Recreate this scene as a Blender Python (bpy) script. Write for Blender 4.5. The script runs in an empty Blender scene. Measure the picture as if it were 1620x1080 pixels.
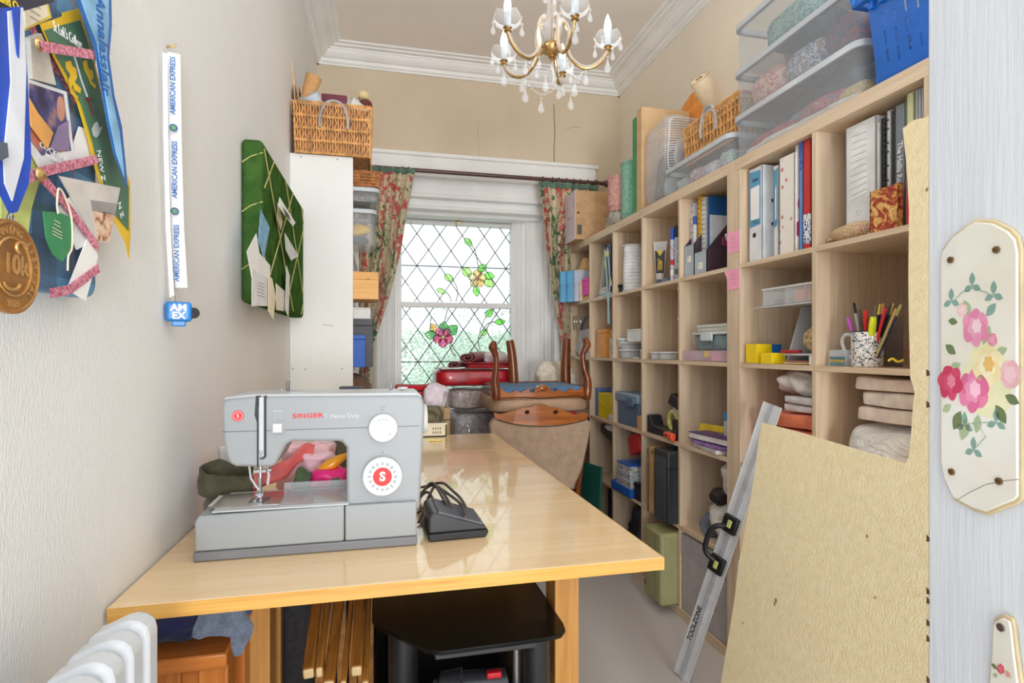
import bpy, bmesh, math, random
from mathutils import Vector, Matrix, Euler, noise as mnoise

# ------------------------------------------------------------------ camera, world, light, exposure
sc = bpy.context.scene
COL = sc.collection
F, CX, CY, TH, EYE = 900.0, 810.0, 552.0, math.radians(13.25), 1.14   # focal length and principal point in pixels of a 1620x1080 frame
cam_d = bpy.data.cameras.new('camera'); cam = bpy.data.objects.new('camera', cam_d); COL.objects.link(cam)
cam.location = (0, 0, EYE); cam.rotation_euler = (math.pi/2, 0, -TH)
cam_d.sensor_width = 36; cam_d.lens = 36*F/1620; cam_d.shift_y = (CY-540)/1620; cam_d.clip_start = .02
sc.camera = cam
wd = bpy.data.worlds.new('overcast_sky'); sc.world = wd; wd.use_nodes = True
wd.node_tree.nodes['Background'].inputs[0].default_value = (.90, .955, 1.0, 1)
wd.node_tree.nodes['Background'].inputs[1].default_value = 2.0
sc.view_settings.view_transform = 'Standard'; sc.view_settings.look = 'None'
sc.view_settings.gamma = 1; sc.view_settings.use_curve_mapping = False
sc.view_settings.exposure = 0.64
try:
    sc.cycles.max_bounces = 12; sc.cycles.diffuse_bounces = 8; sc.cycles.transparent_max_bounces = 24
    sc.cycles.caustics_reflective = False; sc.cycles.caustics_refractive = False; sc.cycles.sample_clamp_indirect = 6
except Exception: pass
def portal(loc, rot, sx, sy):
    l = bpy.data.lights.new('portal', 'AREA'); l.shape = 'RECTANGLE'; l.size = sx; l.size_y = sy
    o = bpy.data.objects.new('daylight_portal', l); o.location = loc; o.rotation_euler = rot; COL.objects.link(o)
    l.cycles.is_portal = True
portal((.536, 3.99, 1.43), (-math.pi/2, 0, 0), .84, 1.25)
portal((.6, -.4, 1.5), (math.pi/2, 0, 0), 2.1, 3.0)

# added fill light behind the camera, out of view, brightening room and ceiling
hl = bpy.data.lights.new('rear_fill_light', 'POINT'); hl.energy = 190; hl.color = (1, .98, .965); hl.shadow_soft_size = .4
ho = bpy.data.objects.new('rear_fill_light', hl); ho.location = (.45, -3.4, 1.0); COL.objects.link(ho)

# ------------------------------------------------------------------ pixel -> point on a known plane of the room
CT, ST = math.cos(TH), math.sin(TH)
def ray(px, py):
    a, c = (px-CX)/F, (CY-py)/F
    return Vector((a*CT+ST, CT-a*ST, c))
C0 = Vector((0, 0, EYE))
def hx(px, py, X): d = ray(px, py); return C0 + d*(X/d.x)
def hy(px, py, Y): d = ray(px, py); return C0 + d*(Y/d.y)
def hz(px, py, Z): d = ray(px, py); return C0 + d*((Z-EYE)/d.z)
def hp(px, py, p0, n): d = ray(px, py); return C0 + d*((Vector(p0)-C0).dot(n)/d.dot(n))
def wallx(Y): return -.428 + .0155*Y                       # the left wall leans a little in plan
WN = Vector((1, -.0155, 0)).normalized()
def hw(px, py, off=0): return hp(px, py, Vector((wallx(0)+off, 0, 0)), WN)

# ------------------------------------------------------------------ materials
def L(c): 
    c = c/255
    return c/12.92 if c <= .04045 else ((c+.055)/1.055)**2.4
def S(c): return (L(c[0]), L(c[1]), L(c[2]), 1)
_mc = {}
class NT:
    def __init__(s, name):
        s.m = bpy.data.materials.new(name); s.m.use_nodes = True; s.t = s.m.node_tree
        s.b = s.t.nodes['Principled BSDF']; s.out = s.t.nodes['Material Output']
    def n(s, typ, **kw):
        x = s.t.nodes.new(typ)
        for k, v in kw.items(): setattr(x, k, v)
        return x
    def l(s, a, b): s.t.links.new(a, b)
    def co(s, scale=(1, 1, 1), rot=(0, 0, 0), kind='Object', loc=(0, 0, 0)):
        tc = s.n('ShaderNodeTexCoord'); mp = s.n('ShaderNodeMapping')
        mp.inputs['Scale'].default_value = scale; mp.inputs['Rotation'].default_value = rot; mp.inputs['Location'].default_value = loc
        s.l(tc.outputs[kind], mp.inputs[0]); return mp.outputs[0]
    def noise(s, co, scale=5, detail=3, rough=.5, dist=0):
        x = s.n('ShaderNodeTexNoise'); s.l(co, x.inputs['Vector'])
        x.inputs['Scale'].default_value = scale; x.inputs['Detail'].default_value = detail
        x.inputs['Roughness'].default_value = rough; x.inputs['Distortion'].default_value = dist
        return x.outputs['Fac']
    def voro(s, co, scale=5, feature='F1', out='Distance', rnd=1):
        x = s.n('ShaderNodeTexVoronoi', feature=feature); s.l(co, x.inputs['Vector'])
        x.inputs['Scale'].default_value = scale; x.inputs['Randomness'].default_value = rnd
        return x.outputs[out]
    def wave(s, co, scale=5, dist=0, detail=2, dscale=1, axis='X', prof='SIN'):
        x = s.n('ShaderNodeTexWave', bands_direction=axis, wave_profile=prof); s.l(co, x.inputs['Vector'])
        x.inputs['Scale'].default_value = scale; x.inputs['Distortion'].default_value = dist
        x.inputs['Detail'].default_value = detail; x.inputs['Detail Scale'].default_value = dscale
        return x.outputs['Fac']
    def ramp(s, fac, stops, const=False):
        x = s.n('ShaderNodeValToRGB'); s.l(fac, x.inputs[0]); cr = x.color_ramp
        if const: cr.interpolation = 'CONSTANT'
        while len(cr.elements) < len(stops): cr.elements.new(.5)
        for e, (p, c) in zip(cr.elements, stops): e.position = p; e.color = S(c)
        return x.outputs[0]
    def mix(s, fac, a, b, mode='MIX'):
        x = s.n('ShaderNodeMix', data_type='RGBA', blend_type=mode)
        if isinstance(fac, (int, float)): x.inputs[0].default_value = fac
        else: s.l(fac, x.inputs[0])
        for i, v in ((6, a), (7, b)):
            if isinstance(v, tuple): x.inputs[i].default_value = S(v)
            else: s.l(v, x.inputs[i])
        return x.outputs[2]
    def math(s, op, a, b=0.0):
        x = s.n('ShaderNodeMath', operation=op)
        for i, v in ((0, a), (1, b)):
            if isinstance(v, (int, float)): x.inputs[i].default_value = v
            else: s.l(v, x.inputs[i])
        return x.outputs[0]
    def bump(s, h, strength=.3, dist=.01):
        x = s.n('ShaderNodeBump'); s.l(h, x.inputs['Height']); x.inputs['Strength'].default_value = strength; x.inputs['Distance'].default_value = dist
        s.l(x.outputs[0], s.b.inputs['Normal'])
    def col(s, c):
        if isinstance(c, tuple): s.b.inputs['Base Color'].default_value = S(c)
        else: s.l(c, s.b.inputs['Base Color'])
    def set(s, rough=.55, metal=0, alpha=1, trans=0, sheen=0, coat=0, spec=.5):
        i = s.b.inputs
        i['Roughness'].default_value = rough; i['Metallic'].default_value = metal; i['Alpha'].default_value = alpha
        i['Transmission Weight'].default_value = trans; i['Sheen Weight'].default_value = sheen; i['Coat Weight'].default_value = coat
        i['Specular IOR Level'].default_value = spec
        return s.m
def M(c, rough=.55, metal=0, alpha=1, var=.06, vs=14, bump=0, bs=120, sheen=0, coat=0, spec=.5):
    """plain material: one colour with a little procedural mottling, optional fine relief"""
    k = (c, rough, metal, alpha, var, vs, bump, bs, sheen, coat, spec)
    if k in _mc: return _mc[k]
    t = NT('mat_%d' % len(_mc)); co = t.co()
    d = tuple(max(0, int(v*(1-var*1.4))) for v in c); u = tuple(min(255, int(v*(1+var*.5))) for v in c)
    t.col(t.ramp(t.noise(co, vs, 4), [(.3, d), (.62, u)]))
    if bump: t.bump(t.noise(co, bs, 3), bump, .004)
    _mc[k] = t.set(rough, metal, alpha, 0, sheen, coat, spec); return _mc[k]
def fabric(c, bump=.5, var=.12, weave=500):
    k = ('fab', c, bump, var, weave)
    if k in _mc: return _mc[k]
    t = NT('cloth_%d' % len(_mc)); co = t.co()
    d = tuple(int(v*(1-var)) for v in c); u = tuple(min(255, int(v*(1+var*.4))) for v in c)
    t.col(t.ramp(t.noise(co, 22, 5, .6), [(.3, d), (.65, u)]))
    t.bump(t.noise(co, weave, 2), bump, .002)
    _mc[k] = t.set(.9, sheen=.15, spec=.2); return _mc[k]
def wood(a, b, c, axis='Z', scale=1, rough=.45, coat=0, name='wood'):
    """grain runs along axis; a, b, c from dark to light"""
    k = ('wood', a, b, c, axis, scale, rough, coat)
    if k in _mc: return _mc[k]
    t = NT(name); st = {'X': (1.3, 26, 26), 'Y': (26, 1.3, 26), 'Z': (26, 26, 1.3)}[axis]
    co = t.co(tuple(v*scale for v in st))
    g = t.noise(co, 1.6, 5, .6, .3)
    st2 = {'X': (5, 170, 170), 'Y': (170, 5, 170), 'Z': (170, 170, 5)}[axis]
    f = t.noise(t.co(tuple(v*scale for v in st2)), 1, 2)
    h = t.math('ADD', t.math('MULTIPLY', g, .75), t.math('MULTIPLY', f, .25))
    t.col(t.ramp(h, [(.34, a), (.5, b), (.66, c)]))
    t.bump(h, .12, .002)
    _mc[k] = t.set(rough, coat=coat, spec=.35); return _mc[k]
def clear(c=(225, 230, 235), alpha=.25, rough=.12):
    k = ('clear', c, alpha, rough)
    if k in _mc: return _mc[k]
    t = NT('clear_plastic_%d' % len(_mc)); t.col(c)
    _mc[k] = t.set(rough, alpha=alpha, spec=.6); return _mc[k]

# ------------------------------------------------------------------ mesh building
OFF = {}
class B:
    def __init__(s): s.v = []; s.f = []
    def add(s, vs, fs):
        n = len(s.v); s.v += [tuple(v) for v in vs]; s.f += [tuple(i+n for i in f) for f in fs]; return s
    def box(s, lo, hi, m=None):
        x0, y0, z0 = lo; x1, y1, z1 = hi
        vs = [Vector(p) for p in ((x0,y0,z0),(x1,y0,z0),(x1,y1,z0),(x0,y1,z0),(x0,y0,z1),(x1,y0,z1),(x1,y1,z1),(x0,y1,z1))]
        if m: vs = [m @ v for v in vs]
        return s.add(vs, [(0,3,2,1),(4,5,6,7),(0,1,5,4),(1,2,6,5),(2,3,7,6),(3,0,4,7)])
    def cbox(s, c, sz, m=None):
        c = Vector(c); h = Vector(sz)/2
        return s.box(c-h, c+h, m)
    def rbox(s, c, sz, rot=(0,0,0)):
        m = Matrix.Translation(Vector(c)) @ Euler(rot).to_matrix().to_4x4(); h = Vector(sz)/2
        return s.box(-h, h, m)
    def beam(s, p0, p1, w, h, up=(0,0,1)):
        p0, p1 = Vector(p0), Vector(p1); d = (p1-p0).normalized(); u = Vector(up)
        sd = d.cross(u)
        if sd.length < 1e-4: sd = d.cross(Vector((1,0,0)))
        sd.normalize(); u = sd.cross(d).normalized()
        q = [sd*w/2+u*h/2, -sd*w/2+u*h/2, -sd*w/2-u*h/2, sd*w/2-u*h/2]
        return s.add([p0+v for v in q]+[p1+v for v in q], [(0,1,2,3),(7,6,5,4),(0,4,5,1),(1,5,6,2),(2,6,7,3),(3,7,4,0)])
    def ring(s, pts_rings, cap=True, closed=False):
        n = len(pts_rings[0]); vs = [p for r in pts_rings for p in r]; fs = []
        k = len(pts_rings)
        for i in range(k if closed else k-1):
            for j in range(n):
                a, b = i*n+j, i*n+(j+1) % n; c, d = ((i+1) % k)*n+(j+1) % n, ((i+1) % k)*n+j
                fs.append((a, b, c, d))
        if cap and not closed: fs += [tuple(range(n))[::-1], tuple((k-1)*n+j for j in range(n))]
        return s.add(vs, fs)
    def tube(s, pts, r, n=8, closed=False, cap=True, flat=1.0):
        pts = [Vector(p) for p in pts]; k = len(pts); rings = []; prev = None
        for i, p in enumerate(pts):
            a = pts[i-1] if (i > 0 or closed) else p; b = pts[(i+1) % k] if (i < k-1 or closed) else p
            d = (b-a)
            d = d.normalized() if d.length > 1e-9 else Vector((0,0,1))
            if prev is None:
                u = d.cross(Vector((0,0,1)))
                if u.length < 1e-3: u = d.cross(Vector((1,0,0)))
            else: u = prev - d*prev.dot(d)
            u.normalize(); prev = u; w = d.cross(u)
            rr = r[i] if isinstance(r, (list, tuple)) else r
            rings.append([p+u*rr*math.cos(2*math.pi*j/n)+w*rr*flat*math.sin(2*math.pi*j/n) for j in range(n)])
        return s.ring(rings, cap, closed)
    def cyl(s, p0, p1, r, r2=None, n=20): return s.tube([p0, p1], [r, r if r2 is None else r2], n)
    def lathe(s, prof, o=(0,0,0), n=24, m=None, sx=1, sy=1, cap=True):
        o = Vector(o); rings = []
        for r, z in prof:
            rg = [Vector((r*sx*math.cos(2*math.pi*j/n), r*sy*math.sin(2*math.pi*j/n), z)) for j in range(n)]
            rings.append([o+((m @ v) if m else v) for v in rg])
        return s.ring(rings, cap)
    def sphere(s, c, r, n=12, sx=1, sy=1, sz=1):
        k = max(4, n//2)
        return s.lathe([(max(1e-4, r*math.sin(math.pi*i/k)), -r*sz*math.cos(math.pi*i/k)) for i in range(k+1)], c, n, None, sx, sy)
    def prism(s, poly, a, b, fr):
        """2-D outline extruded between depths a and b; fr maps (u, v, depth) to a point"""
        n = len(poly)
        vs = [fr(u, v, a) for u, v in poly]+[fr(u, v, b) for u, v in poly]
        fs = [tuple(range(n))[::-1], tuple(range(n, 2*n))]+[(i, (i+1) % n, n+(i+1) % n, n+i) for i in range(n)]
        return s.add(vs, fs)
    def grid(s, fn, nu, nv, thick=0):
        vs = [Vector(fn(i/nu, j/nv)) for i in range(nu+1) for j in range(nv+1)]
        fs = [(i*(nv+1)+j, (i+1)*(nv+1)+j, (i+1)*(nv+1)+j+1, i*(nv+1)+j+1) for i in range(nu) for j in range(nv)]
        return s.add(vs, fs)
    def rrect(s, w, h, r, k=4):
        out = []
        for cx, cy, a0 in ((w/2-r, h/2-r, 0), (-w/2+r, h/2-r, 90), (-w/2+r, -h/2+r, 180), (w/2-r, -h/2+r, 270)):
            for i in range(k+1):
                a = math.radians(a0+90*i/k); out.append((cx+r*math.cos(a), cy+r*math.sin(a)))
        return out
    def build(s, name, mat, parent=None, bevel=0, smooth=35, thick=0, seg=2, sub=0, kind=None):
        off = Vector(OFF.get(parent.name, (0,0,0))) if parent else Vector((0,0,0))
        me = bpy.data.meshes.new(name)
        me.from_pydata([tuple(Vector(v)-off) for v in s.v], [], s.f)
        bm = bmesh.new(); bm.from_mesh(me); bmesh.ops.recalc_face_normals(bm, faces=bm.faces); bm.to_mesh(me); bm.free()
        me.materials.append(mat)
        if smooth:
            for p in me.polygons: p.use_smooth = True
            me.set_sharp_from_angle(angle=math.radians(smooth))
        o = bpy.data.objects.new(name, me); COL.objects.link(o)
        if parent: o.parent = parent; OFF[o.name] = tuple(off)
        if thick:
            md = o.modifiers.new('thickness', 'SOLIDIFY'); md.thickness = thick; md.offset = 0
        if bevel:
            md = o.modifiers.new('soft_edge', 'BEVEL'); md.width = bevel; md.segments = seg; md.limit_method = 'ANGLE'; md.angle_limit = math.radians(40)
        if sub:
            md = o.modifiers.new('smooth', 'SUBSURF'); md.levels = sub; md.render_levels = sub
        if kind: o['kind'] = kind
        return o
def XYf(u, v, d): return Vector((u, v, d))
def XZf(u, v, d): return Vector((u, d, v))
def YZf(u, v, d): return Vector((d, u, v))
def tag(o, label, cat, group=None):
    o['label'] = label; o['category'] = cat
    if group: o['group'] = group
    return o
def thing(name, label, cat, loc=(0,0,0), rot=(0,0,0), group=None, world=False):
    e = bpy.data.objects.new(name, None); COL.objects.link(e); e.empty_display_size = .05
    e.location = loc; e.rotation_euler = rot if not isinstance(rot, (int, float)) else (0, 0, rot)
    OFF[e.name] = tuple(loc) if world else (0,0,0)
    return tag(e, label, cat, group)
def struct(o, label=None):
    o['kind'] = 'structure'
    if label: o['label'] = label
    return o
def text(body, size, mat, parent, loc, rot, align='CENTER', sx=1, ext=.0003, bold=0, name='lettering', space=1):
    c = bpy.data.curves.new(name, 'FONT'); c.body = body; c.size = size; c.align_x = align; c.align_y = 'CENTER'; c.extrude = ext
    c.resolution_u = 3; c.offset = bold; c.space_character = space
    c.materials.append(mat); tmp = bpy.data.objects.new('tmp', c)
    me = bpy.data.meshes.new_from_object(tmp); bpy.data.objects.remove(tmp); bpy.data.curves.remove(c)
    o = bpy.data.objects.new(name, me); COL.objects.link(o)
    off = Vector(OFF.get(parent.name, (0,0,0)))
    o.location = Vector(loc)-off; o.rotation_euler = rot; o.scale = (sx, 1, 1)
    o.parent = parent; OFF[o.name] = (0,0,0)
    return o
def copy_tree(o, parent=None):
    c = o.copy(); COL.objects.link(c); c.parent = parent; OFF[c.name] = OFF.get(o.name, (0,0,0))
    for ch in list(o.children): copy_tree(ch, c)
    return c
R = random.Random(7)
PI = math.pi
def pil(p, seed=0, f=6, a=.01):          # small organic displacement
    v = Vector(p)*f+Vector((seed*3.1, seed*1.7, seed*.9))
    return mnoise.noise_vector(v)*a
# ================================================================== THE ROOM
BW, RW, CEIL = 3.71, 1.645, 3.0
# -- materials of the shell
t = NT('wallpaper_paint'); co = t.co((1, 1, .28))
t.col(t.ramp(t.noise(t.co(), 1.3, 3), [(.3, (226, 226, 225)), (.7, (233, 233, 232))]))
t.bump(t.noise(co, 330, 4, .65), .55, .004); WALLP = t.set(.75, spec=.25)
t = NT('beige_wall_paint')
t.col(t.ramp(t.noise(t.co((1, 1, .6)), 2.2, 4), [(.3, (208, 192, 168)), (.7, (218, 203, 181))])); t.bump(t.noise(t.co(), 90, 3), .08, .004); TANW = t.set(.8, spec=.2)
CREAMW = M((238, 229, 212), .8, var=.02, vs=2, bump=.06, bs=60)
GLOSS = M((244, 244, 243), .4, var=.02, vs=4)
CEILM = M((246, 238, 231), .85, var=.015, vs=2)
t = NT('carpet'); co = t.co()
t.col(t.ramp(t.noise(co, 240, 3, .7), [(.32, (206, 198, 192)), (.66, (234, 227, 221))])); t.bump(t.noise(co, 420, 2, .7), .8, .008); CARPET = t.set(.95, sheen=.2, spec=.1)

struct(B().box((-.75, -.45, -.05), (1.9, 3.95, 0)).build('floor', CARPET, smooth=0), 'pale grey looped carpet on the floor')
struct(B().box((-.9, -.45, CEIL), (1.9, 3.95, CEIL+.05)).build('ceiling', CEILM, smooth=0), 'warm white plaster ceiling')
b = B(); b.prism([(wallx(-.45), -.45), (wallx(3.95), 3.95), (wallx(3.95)-.2, 3.95), (wallx(-.45)-.2, -.45)], 0, CEIL, XYf)
struct(b.build('wall_left', WALLP, smooth=0), 'off-white textured wallpaper wall on the left')
struct(B().box((RW, -.45, 0), (RW+.2, 3.95, CEIL)).build('wall_right', CREAMW, smooth=0), 'cream wall behind the shelving')
OX0, OX1, OZ0, OZ1 = -.02, 1.36, .72, 2.26
b = B().box((-.45, BW, 0), (OX0, BW+.3, CEIL)).box((OX1, BW, 0), (RW, BW+.3, CEIL)).box((OX0, BW, 0), (OX1, BW+.3, OZ0)).box((OX0, BW, OZ1), (OX1, BW+.3, CEIL))
wb = struct(b.build('wall_back', TANW, smooth=0), 'beige papered wall over the window')
# paper joint and cracks that run down the beige paper
DARK = M((92, 78, 62), .9)
def hairline(pts, r, m=DARK): B().tube([hy(x, y, BW-.0005) for x, y in pts], r, 4).build('crack', m, wb)
hairline([(876, 165), (877, 190), (878, 212), (876, 240), (877, 256)], .0022)
hairline([(757, 192), (756, 215), (758, 232), (757, 250)], .0009, M((170, 148, 120), .9))
hairline([(896, 205), (906, 200), (918, 202)], .0012, M((150, 128, 100), .9))
# -- cornice: moulded profile run along three walls
prof = [(0, -.095), (.012, -.095), (.012, -.086), (.022, -.080), (.026, -.070), (.026, -.062), (.038, -.060), (.050, -.050), (.060, -.036), (.066, -.024), (.072, -.024), (.074, -.018), (.098, -.016), (.102, -.009), (.122, -.008), (.126, -.001), (.135, 0), (0, 0)]
prof = [(u*1.18, v*1.0) for u, v in prof]
def cornice(name, fr, a, b_): struct(B().prism(prof, a, b_, fr).build(name, GLOSS, smooth=25), 'white moulded plaster cornice')
cornice('trim_1', lambda u, v, d: Vector((d, BW-u, CEIL+v)), -.45, RW)
cornice('trim_2', lambda u, v, d: Vector((wallx(d)+u, d, CEIL+v)), -.27, BW)
cornice('trim_3', lambda u, v, d: Vector((RW-u, d, CEIL+v)), -.27, BW)
struct(B().box((wallx(.9), .0, .0), (wallx(.9)+.016, 3.7, .14)).build('baseboard_left', GLOSS, bevel=.004), 'white painted skirting board')
struct(B().box((.0, BW-.016, .0), (1.3, BW, .14)).build('baseboard_back', GLOSS, bevel=.004), 'white painted skirting board under the window')

# ================================================================== WINDOW
GY = 3.95
win = bpy.data.objects.new('window_1', None); COL.objects.link(win); struct(win, 'white sash window of leaded glass with stained flowers')
WH = M((243, 243, 242), .38, var=.02, vs=5)
GX0, GX1 = .155, .917
GZ0, GZM, GZ1 = .87, 1.444, 2.0
# surround
b = B().box((OX0-.1, BW-.03, 2.25), (1.46, BW+.01, 2.385)).box((OX0-.12, BW-.045, 2.375), (1.475, BW+.01, 2.40)); b.build('head_board', WH, win, bevel=.004)
b = B()
for z0, z1, y in ((2.15, 2.27, BW+.025), (2.125, 2.155, BW+.012), (2.075, 2.13, BW+.06), (2.055, 2.08, BW+.035), (2.03, 2.06, BW+.11)):
    b.box((OX0, y, z0), (OX1, GY+.05, z1))
b.build('soffit_moulding', WH, win, bevel=.006)
def splay(p0, p1, n0):
    """panelled shutter box between two plan points"""
    p0, p1 = Vector(p0), Vector(p1); d = (p1-p0); ln = d.length; d.normalize(); nn = Vector((d.y, -d.x)) * n0
    bb = B()
    def pb(a, c, z0, z1, t0, t1):
        q = [p0+d*a*ln+nn*t0, p0+d*c*ln+nn*t0, p0+d*c*ln+nn*t1, p0+d*a*ln+nn*t1]
        bb.prism([(v.x, v.y) for v in q], z0, z1, XYf)
    pb(0, 1, .75, 2.06, -.03, 0)
    for a, c, tt in ((0, .10, .012), (.12, .15, .008), (.20, .24, .016), (.255, .30, .010), (.42, .46, .014), (.48, .53, .02), (.545, .58, .012), (.9, 1, .016)): pb(a, c, .75, 2.06, 0, tt)
    pb(.3, .42, .75, .85, 0, .012); pb(.58, .9, .75, .85, 0, .012); pb(.58, .9, 1.95, 2.06, 0, .012); pb(.58, .9, 1.35, 1.42, 0, .012)
    return bb
splay((GX1+.02, GY-.01), (OX1, BW), 1).build('shutter_box', WH, win, bevel=.002)
splay((GX0-.05, GY-.01), (OX0, BW), -1).build('shutter_box', WH, win, bevel=.002)
B().box((OX0, BW-.05, .70), (OX1, GY+.04, .75)).build('window_sill', WH, win, bevel=.008)
fw = .045
b = B().box((GX0-fw-.03, GY-.02, .75), (GX0-.022, GY+.06, 2.06)).box((GX1+.005, GY-.02, .75), (GX1+.06, GY+.06, 2.06)).box((GX0-fw-.03, GY-.02, 2.03), (GX1+.06, GY+.06, 2.08))
b.build('window_frame', WH, win, bevel=.003)
def sash(z0, z1, y, bot, top):
    b = B().box((GX0-.03, y-.015, z0-bot), (GX0, y+.02, z1+top)).box((GX1, y-.015, z0-bot), (GX1+.03, y+.02, z1+top)).box((GX0, y-.015, z0-bot), (GX1, y+.02, z0)).box((GX0, y-.015, z1), (GX1, y+.02, z1+top))
    return b.build('sash', WH, win, bevel=.003)
s_up = sash(GZM+.018, GZ1, GY+.012, .03, .04); s_lo = sash(GZ0, GZM-.018, GY-.012, .125, .035)
b = B().rbox((.545, GY-.01, 2.017), (.034, .02, .02)).rbox((.545, GY-.022, 2.01), (.012, .01, .028)); b.build('sash_stop', M((206, 190, 140), .3, .7), s_up, bevel=.002)

# leaded lights: clear diamond panes, lead cames, coloured flower pieces
def glassmat(name, tint, ripple, alpha):
    tint = tuple(min(255, c+12) for c in tint); t = NT(name)
    tr = t.n('ShaderNodeBsdfTransparent'); gl = t.n('ShaderNodeBsdfGlossy'); gl.inputs['Roughness'].default_value = .15
    co = t.co((1, 1, 1.6)); v = t.voro(co, 42, 'SMOOTH_F1')
    if ripple: t.l(t.ramp(v, [(.0, tuple(int(c*(1-ripple)) for c in tint)), (.45, tint), (.9, tuple(int(c*(1-ripple*.5)) for c in tint))]), tr.inputs[0])
    else: tr.inputs[0].default_value = S(tint)
    tl = t.n('ShaderNodeBsdfTranslucent'); tl.inputs[0].default_value = S(tint)
    bp = t.n('ShaderNodeBump'); t.l(v, bp.inputs['Height']); bp.inputs['Strength'].default_value = .5; bp.inputs['Distance'].default_value = .004
    t.l(bp.outputs[0], gl.inputs['Normal']); t.l(bp.outputs[0], tl.inputs['Normal'])
    m1 = t.n('ShaderNodeMixShader'); m1.inputs[0].default_value = alpha; t.l(tr.outputs[0], m1.inputs[1]); t.l(tl.outputs[0], m1.inputs[2])
    m2 = t.n('ShaderNodeMixShader'); m2.inputs[0].default_value = .06; t.l(m1.outputs[0], m2.inputs[1]); t.l(gl.outputs[0], m2.inputs[2])
    t.l(m2.outputs[0], t.out.inputs[0]); return t.m
CLEARG = glassmat('rippled_glass', (212, 216, 214), .28, .2); CLEARU = glassmat('smooth_glass', (216, 218, 218), .06, .2)
LEAD = M((70, 74, 86), .6, .2)
def clip_poly(poly, x0, z0, x1, z1):
    def cut(ps, ins, itx):
        o = []
        for i, p in enumerate(ps):
            q = ps[i-1]
            if ins(p):
                if not ins(q): o.append(itx(q, p))
                o.append(p)
            elif ins(q): o.append(itx(q, p))
        return o
    def ix(x): return lambda a, c: (x, a[1]+(c[1]-a[1])*(x-a[0])/(c[0]-a[0]))
    def iz(z): return lambda a, c: (a[0]+(c[0]-a[0])*(z-a[1])/(c[1]-a[1]), z)
    for ins, it in ((lambda p: p[0] >= x0, ix(x0)), (lambda p: p[0] <= x1, ix(x1)), (lambda p: p[1] >= z0, iz(z0)), (lambda p: p[1] <= z1, iz(z1))):
        if not poly: return poly
        poly = cut(poly, ins, it)
    return poly
DW, DH = .157, .222             # diamond pitch
def leaded(par, y, z0, z1, xo, zo):
    came = B(); i0 = int((GX0-xo)/DW)-2
    for i in range(i0, i0+10):
        for j in range(-2, 6):
            for k in (0, .5):
                cx, cz = xo+(i+k)*DW, zo+(j+k)*DH
                p = clip_poly([(cx, cz-DH/2), (cx+DW/2, cz), (cx, cz+DH/2), (cx-DW/2, cz)], GX0, z0, GX1, z1)
                if len(p) < 3: continue
                ar = abs(sum(p[q-1][0]*p[q][1]-p[q][0]*p[q-1][1] for q in range(len(p))))/2
                if ar < 4e-5: continue
                B().prism(p, y-.0015, y+.0015, XZf).build('pane', CLEARU if z0 > 1.3 else CLEARG, par, smooth=0)
                for e in ((0, 1), (1, 2)):
                    q = [(cx, cz-DH/2), (cx+DW/2, cz), (cx, cz+DH/2)]
                    a, c = q[e[0]], q[e[1]]
                    if a[0] > c[0]: a, c = c, a
                    m_ = (c[1]-a[1])/(c[0]-a[0]); xa, xb = max(a[0], GX0), min(c[0], GX1)
                    f = lambda x: a[1]+m_*(x-a[0])
                    # clip in z
                    xs = [xa, xb]
                    if xa >= xb: continue
                    for zz in (z0, z1):
                        xc = a[0]+(zz-a[1])/m_
                        if xa < xc < xb: xs.append(xc)
                    xs.sort()
                    for u, w in zip(xs, xs[1:]):
                        if z0 <= f((u+w)/2) <= z1: came.beam((u, y, f(u)), (w, y, f(w)), .005, .006, (0, 1, 0))
    return came
ux, uz = hy(696, 418, GY).x, hy(696, 421, GY).z
lx = hy(697, 573, GY).x; lz = hy(697, 572, GY).z
cu = leaded(s_up, GY+.012, GZM+.018, GZ1, ux-DW/2, uz-.0)
cu.beam((GX0, GY+.012, uz), (GX1, GY+.012, uz), .006, .006); cu.build('lead_came', LEAD, s_up, smooth=0)
cl = leaded(s_lo, GY-.012, GZ0, GZM-.018, lx-DW/2, lz-.0)
cl.beam((GX0, GY-.012, lz), (GX1, GY-.012, lz), .006, .006); cl.build('lead_came', LEAD, s_lo, smooth=0)
def gc(c, rp=.25): return glassmat('stained_glass', tuple(int(v+(255-v)*.18) for v in c), rp, .25)
def vine(par, y, pts, r=.0028):
    q = [hy(x, z, y) for x, z in pts]; sm = []
    for i in range(len(q)-1):
        p0, p1, p2, p3 = q[max(0, i-1)], q[i], q[i+1], q[min(len(q)-1, i+2)]
        for k in range(5):
            s = k/5; sm.append(.5*((2*p1)+(p2-p0)*s+(2*p0-5*p1+4*p2-p3)*s*s+(3*p1-p0-3*p2+p3)*s**3))
    sm.append(q[-1]); B().tube(sm, r, 5).build('lead_vine', LEAD, par)
def leaf(par, y, a, c, w, m, n=7):
    a, c = hy(*a, y), hy(*c, y); d = c-a; nn = Vector((-d.z, 0, d.x)).normalized(); ln = d.length
    up = [a+d*(i/n)+nn*w*ln*math.sin(PI*(i/n)**.85) for i in range(n+1)]; dn = [a+d*(i/n)-nn*w*ln*math.sin(PI*(i/n)**.85) for i in range(n, -1, -1)]
    pts = [(v.x, v.z) for v in up+dn[1:-1]]
    o = B().prism(pts, y-.004, y-.001, XZf).build('leaf', m, par, smooth=0)
    B().tube([Vector((u, y-.003, v)) for u, v in pts], .002, 4, closed=True).build('leaf_came', LEAD, o)
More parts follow.
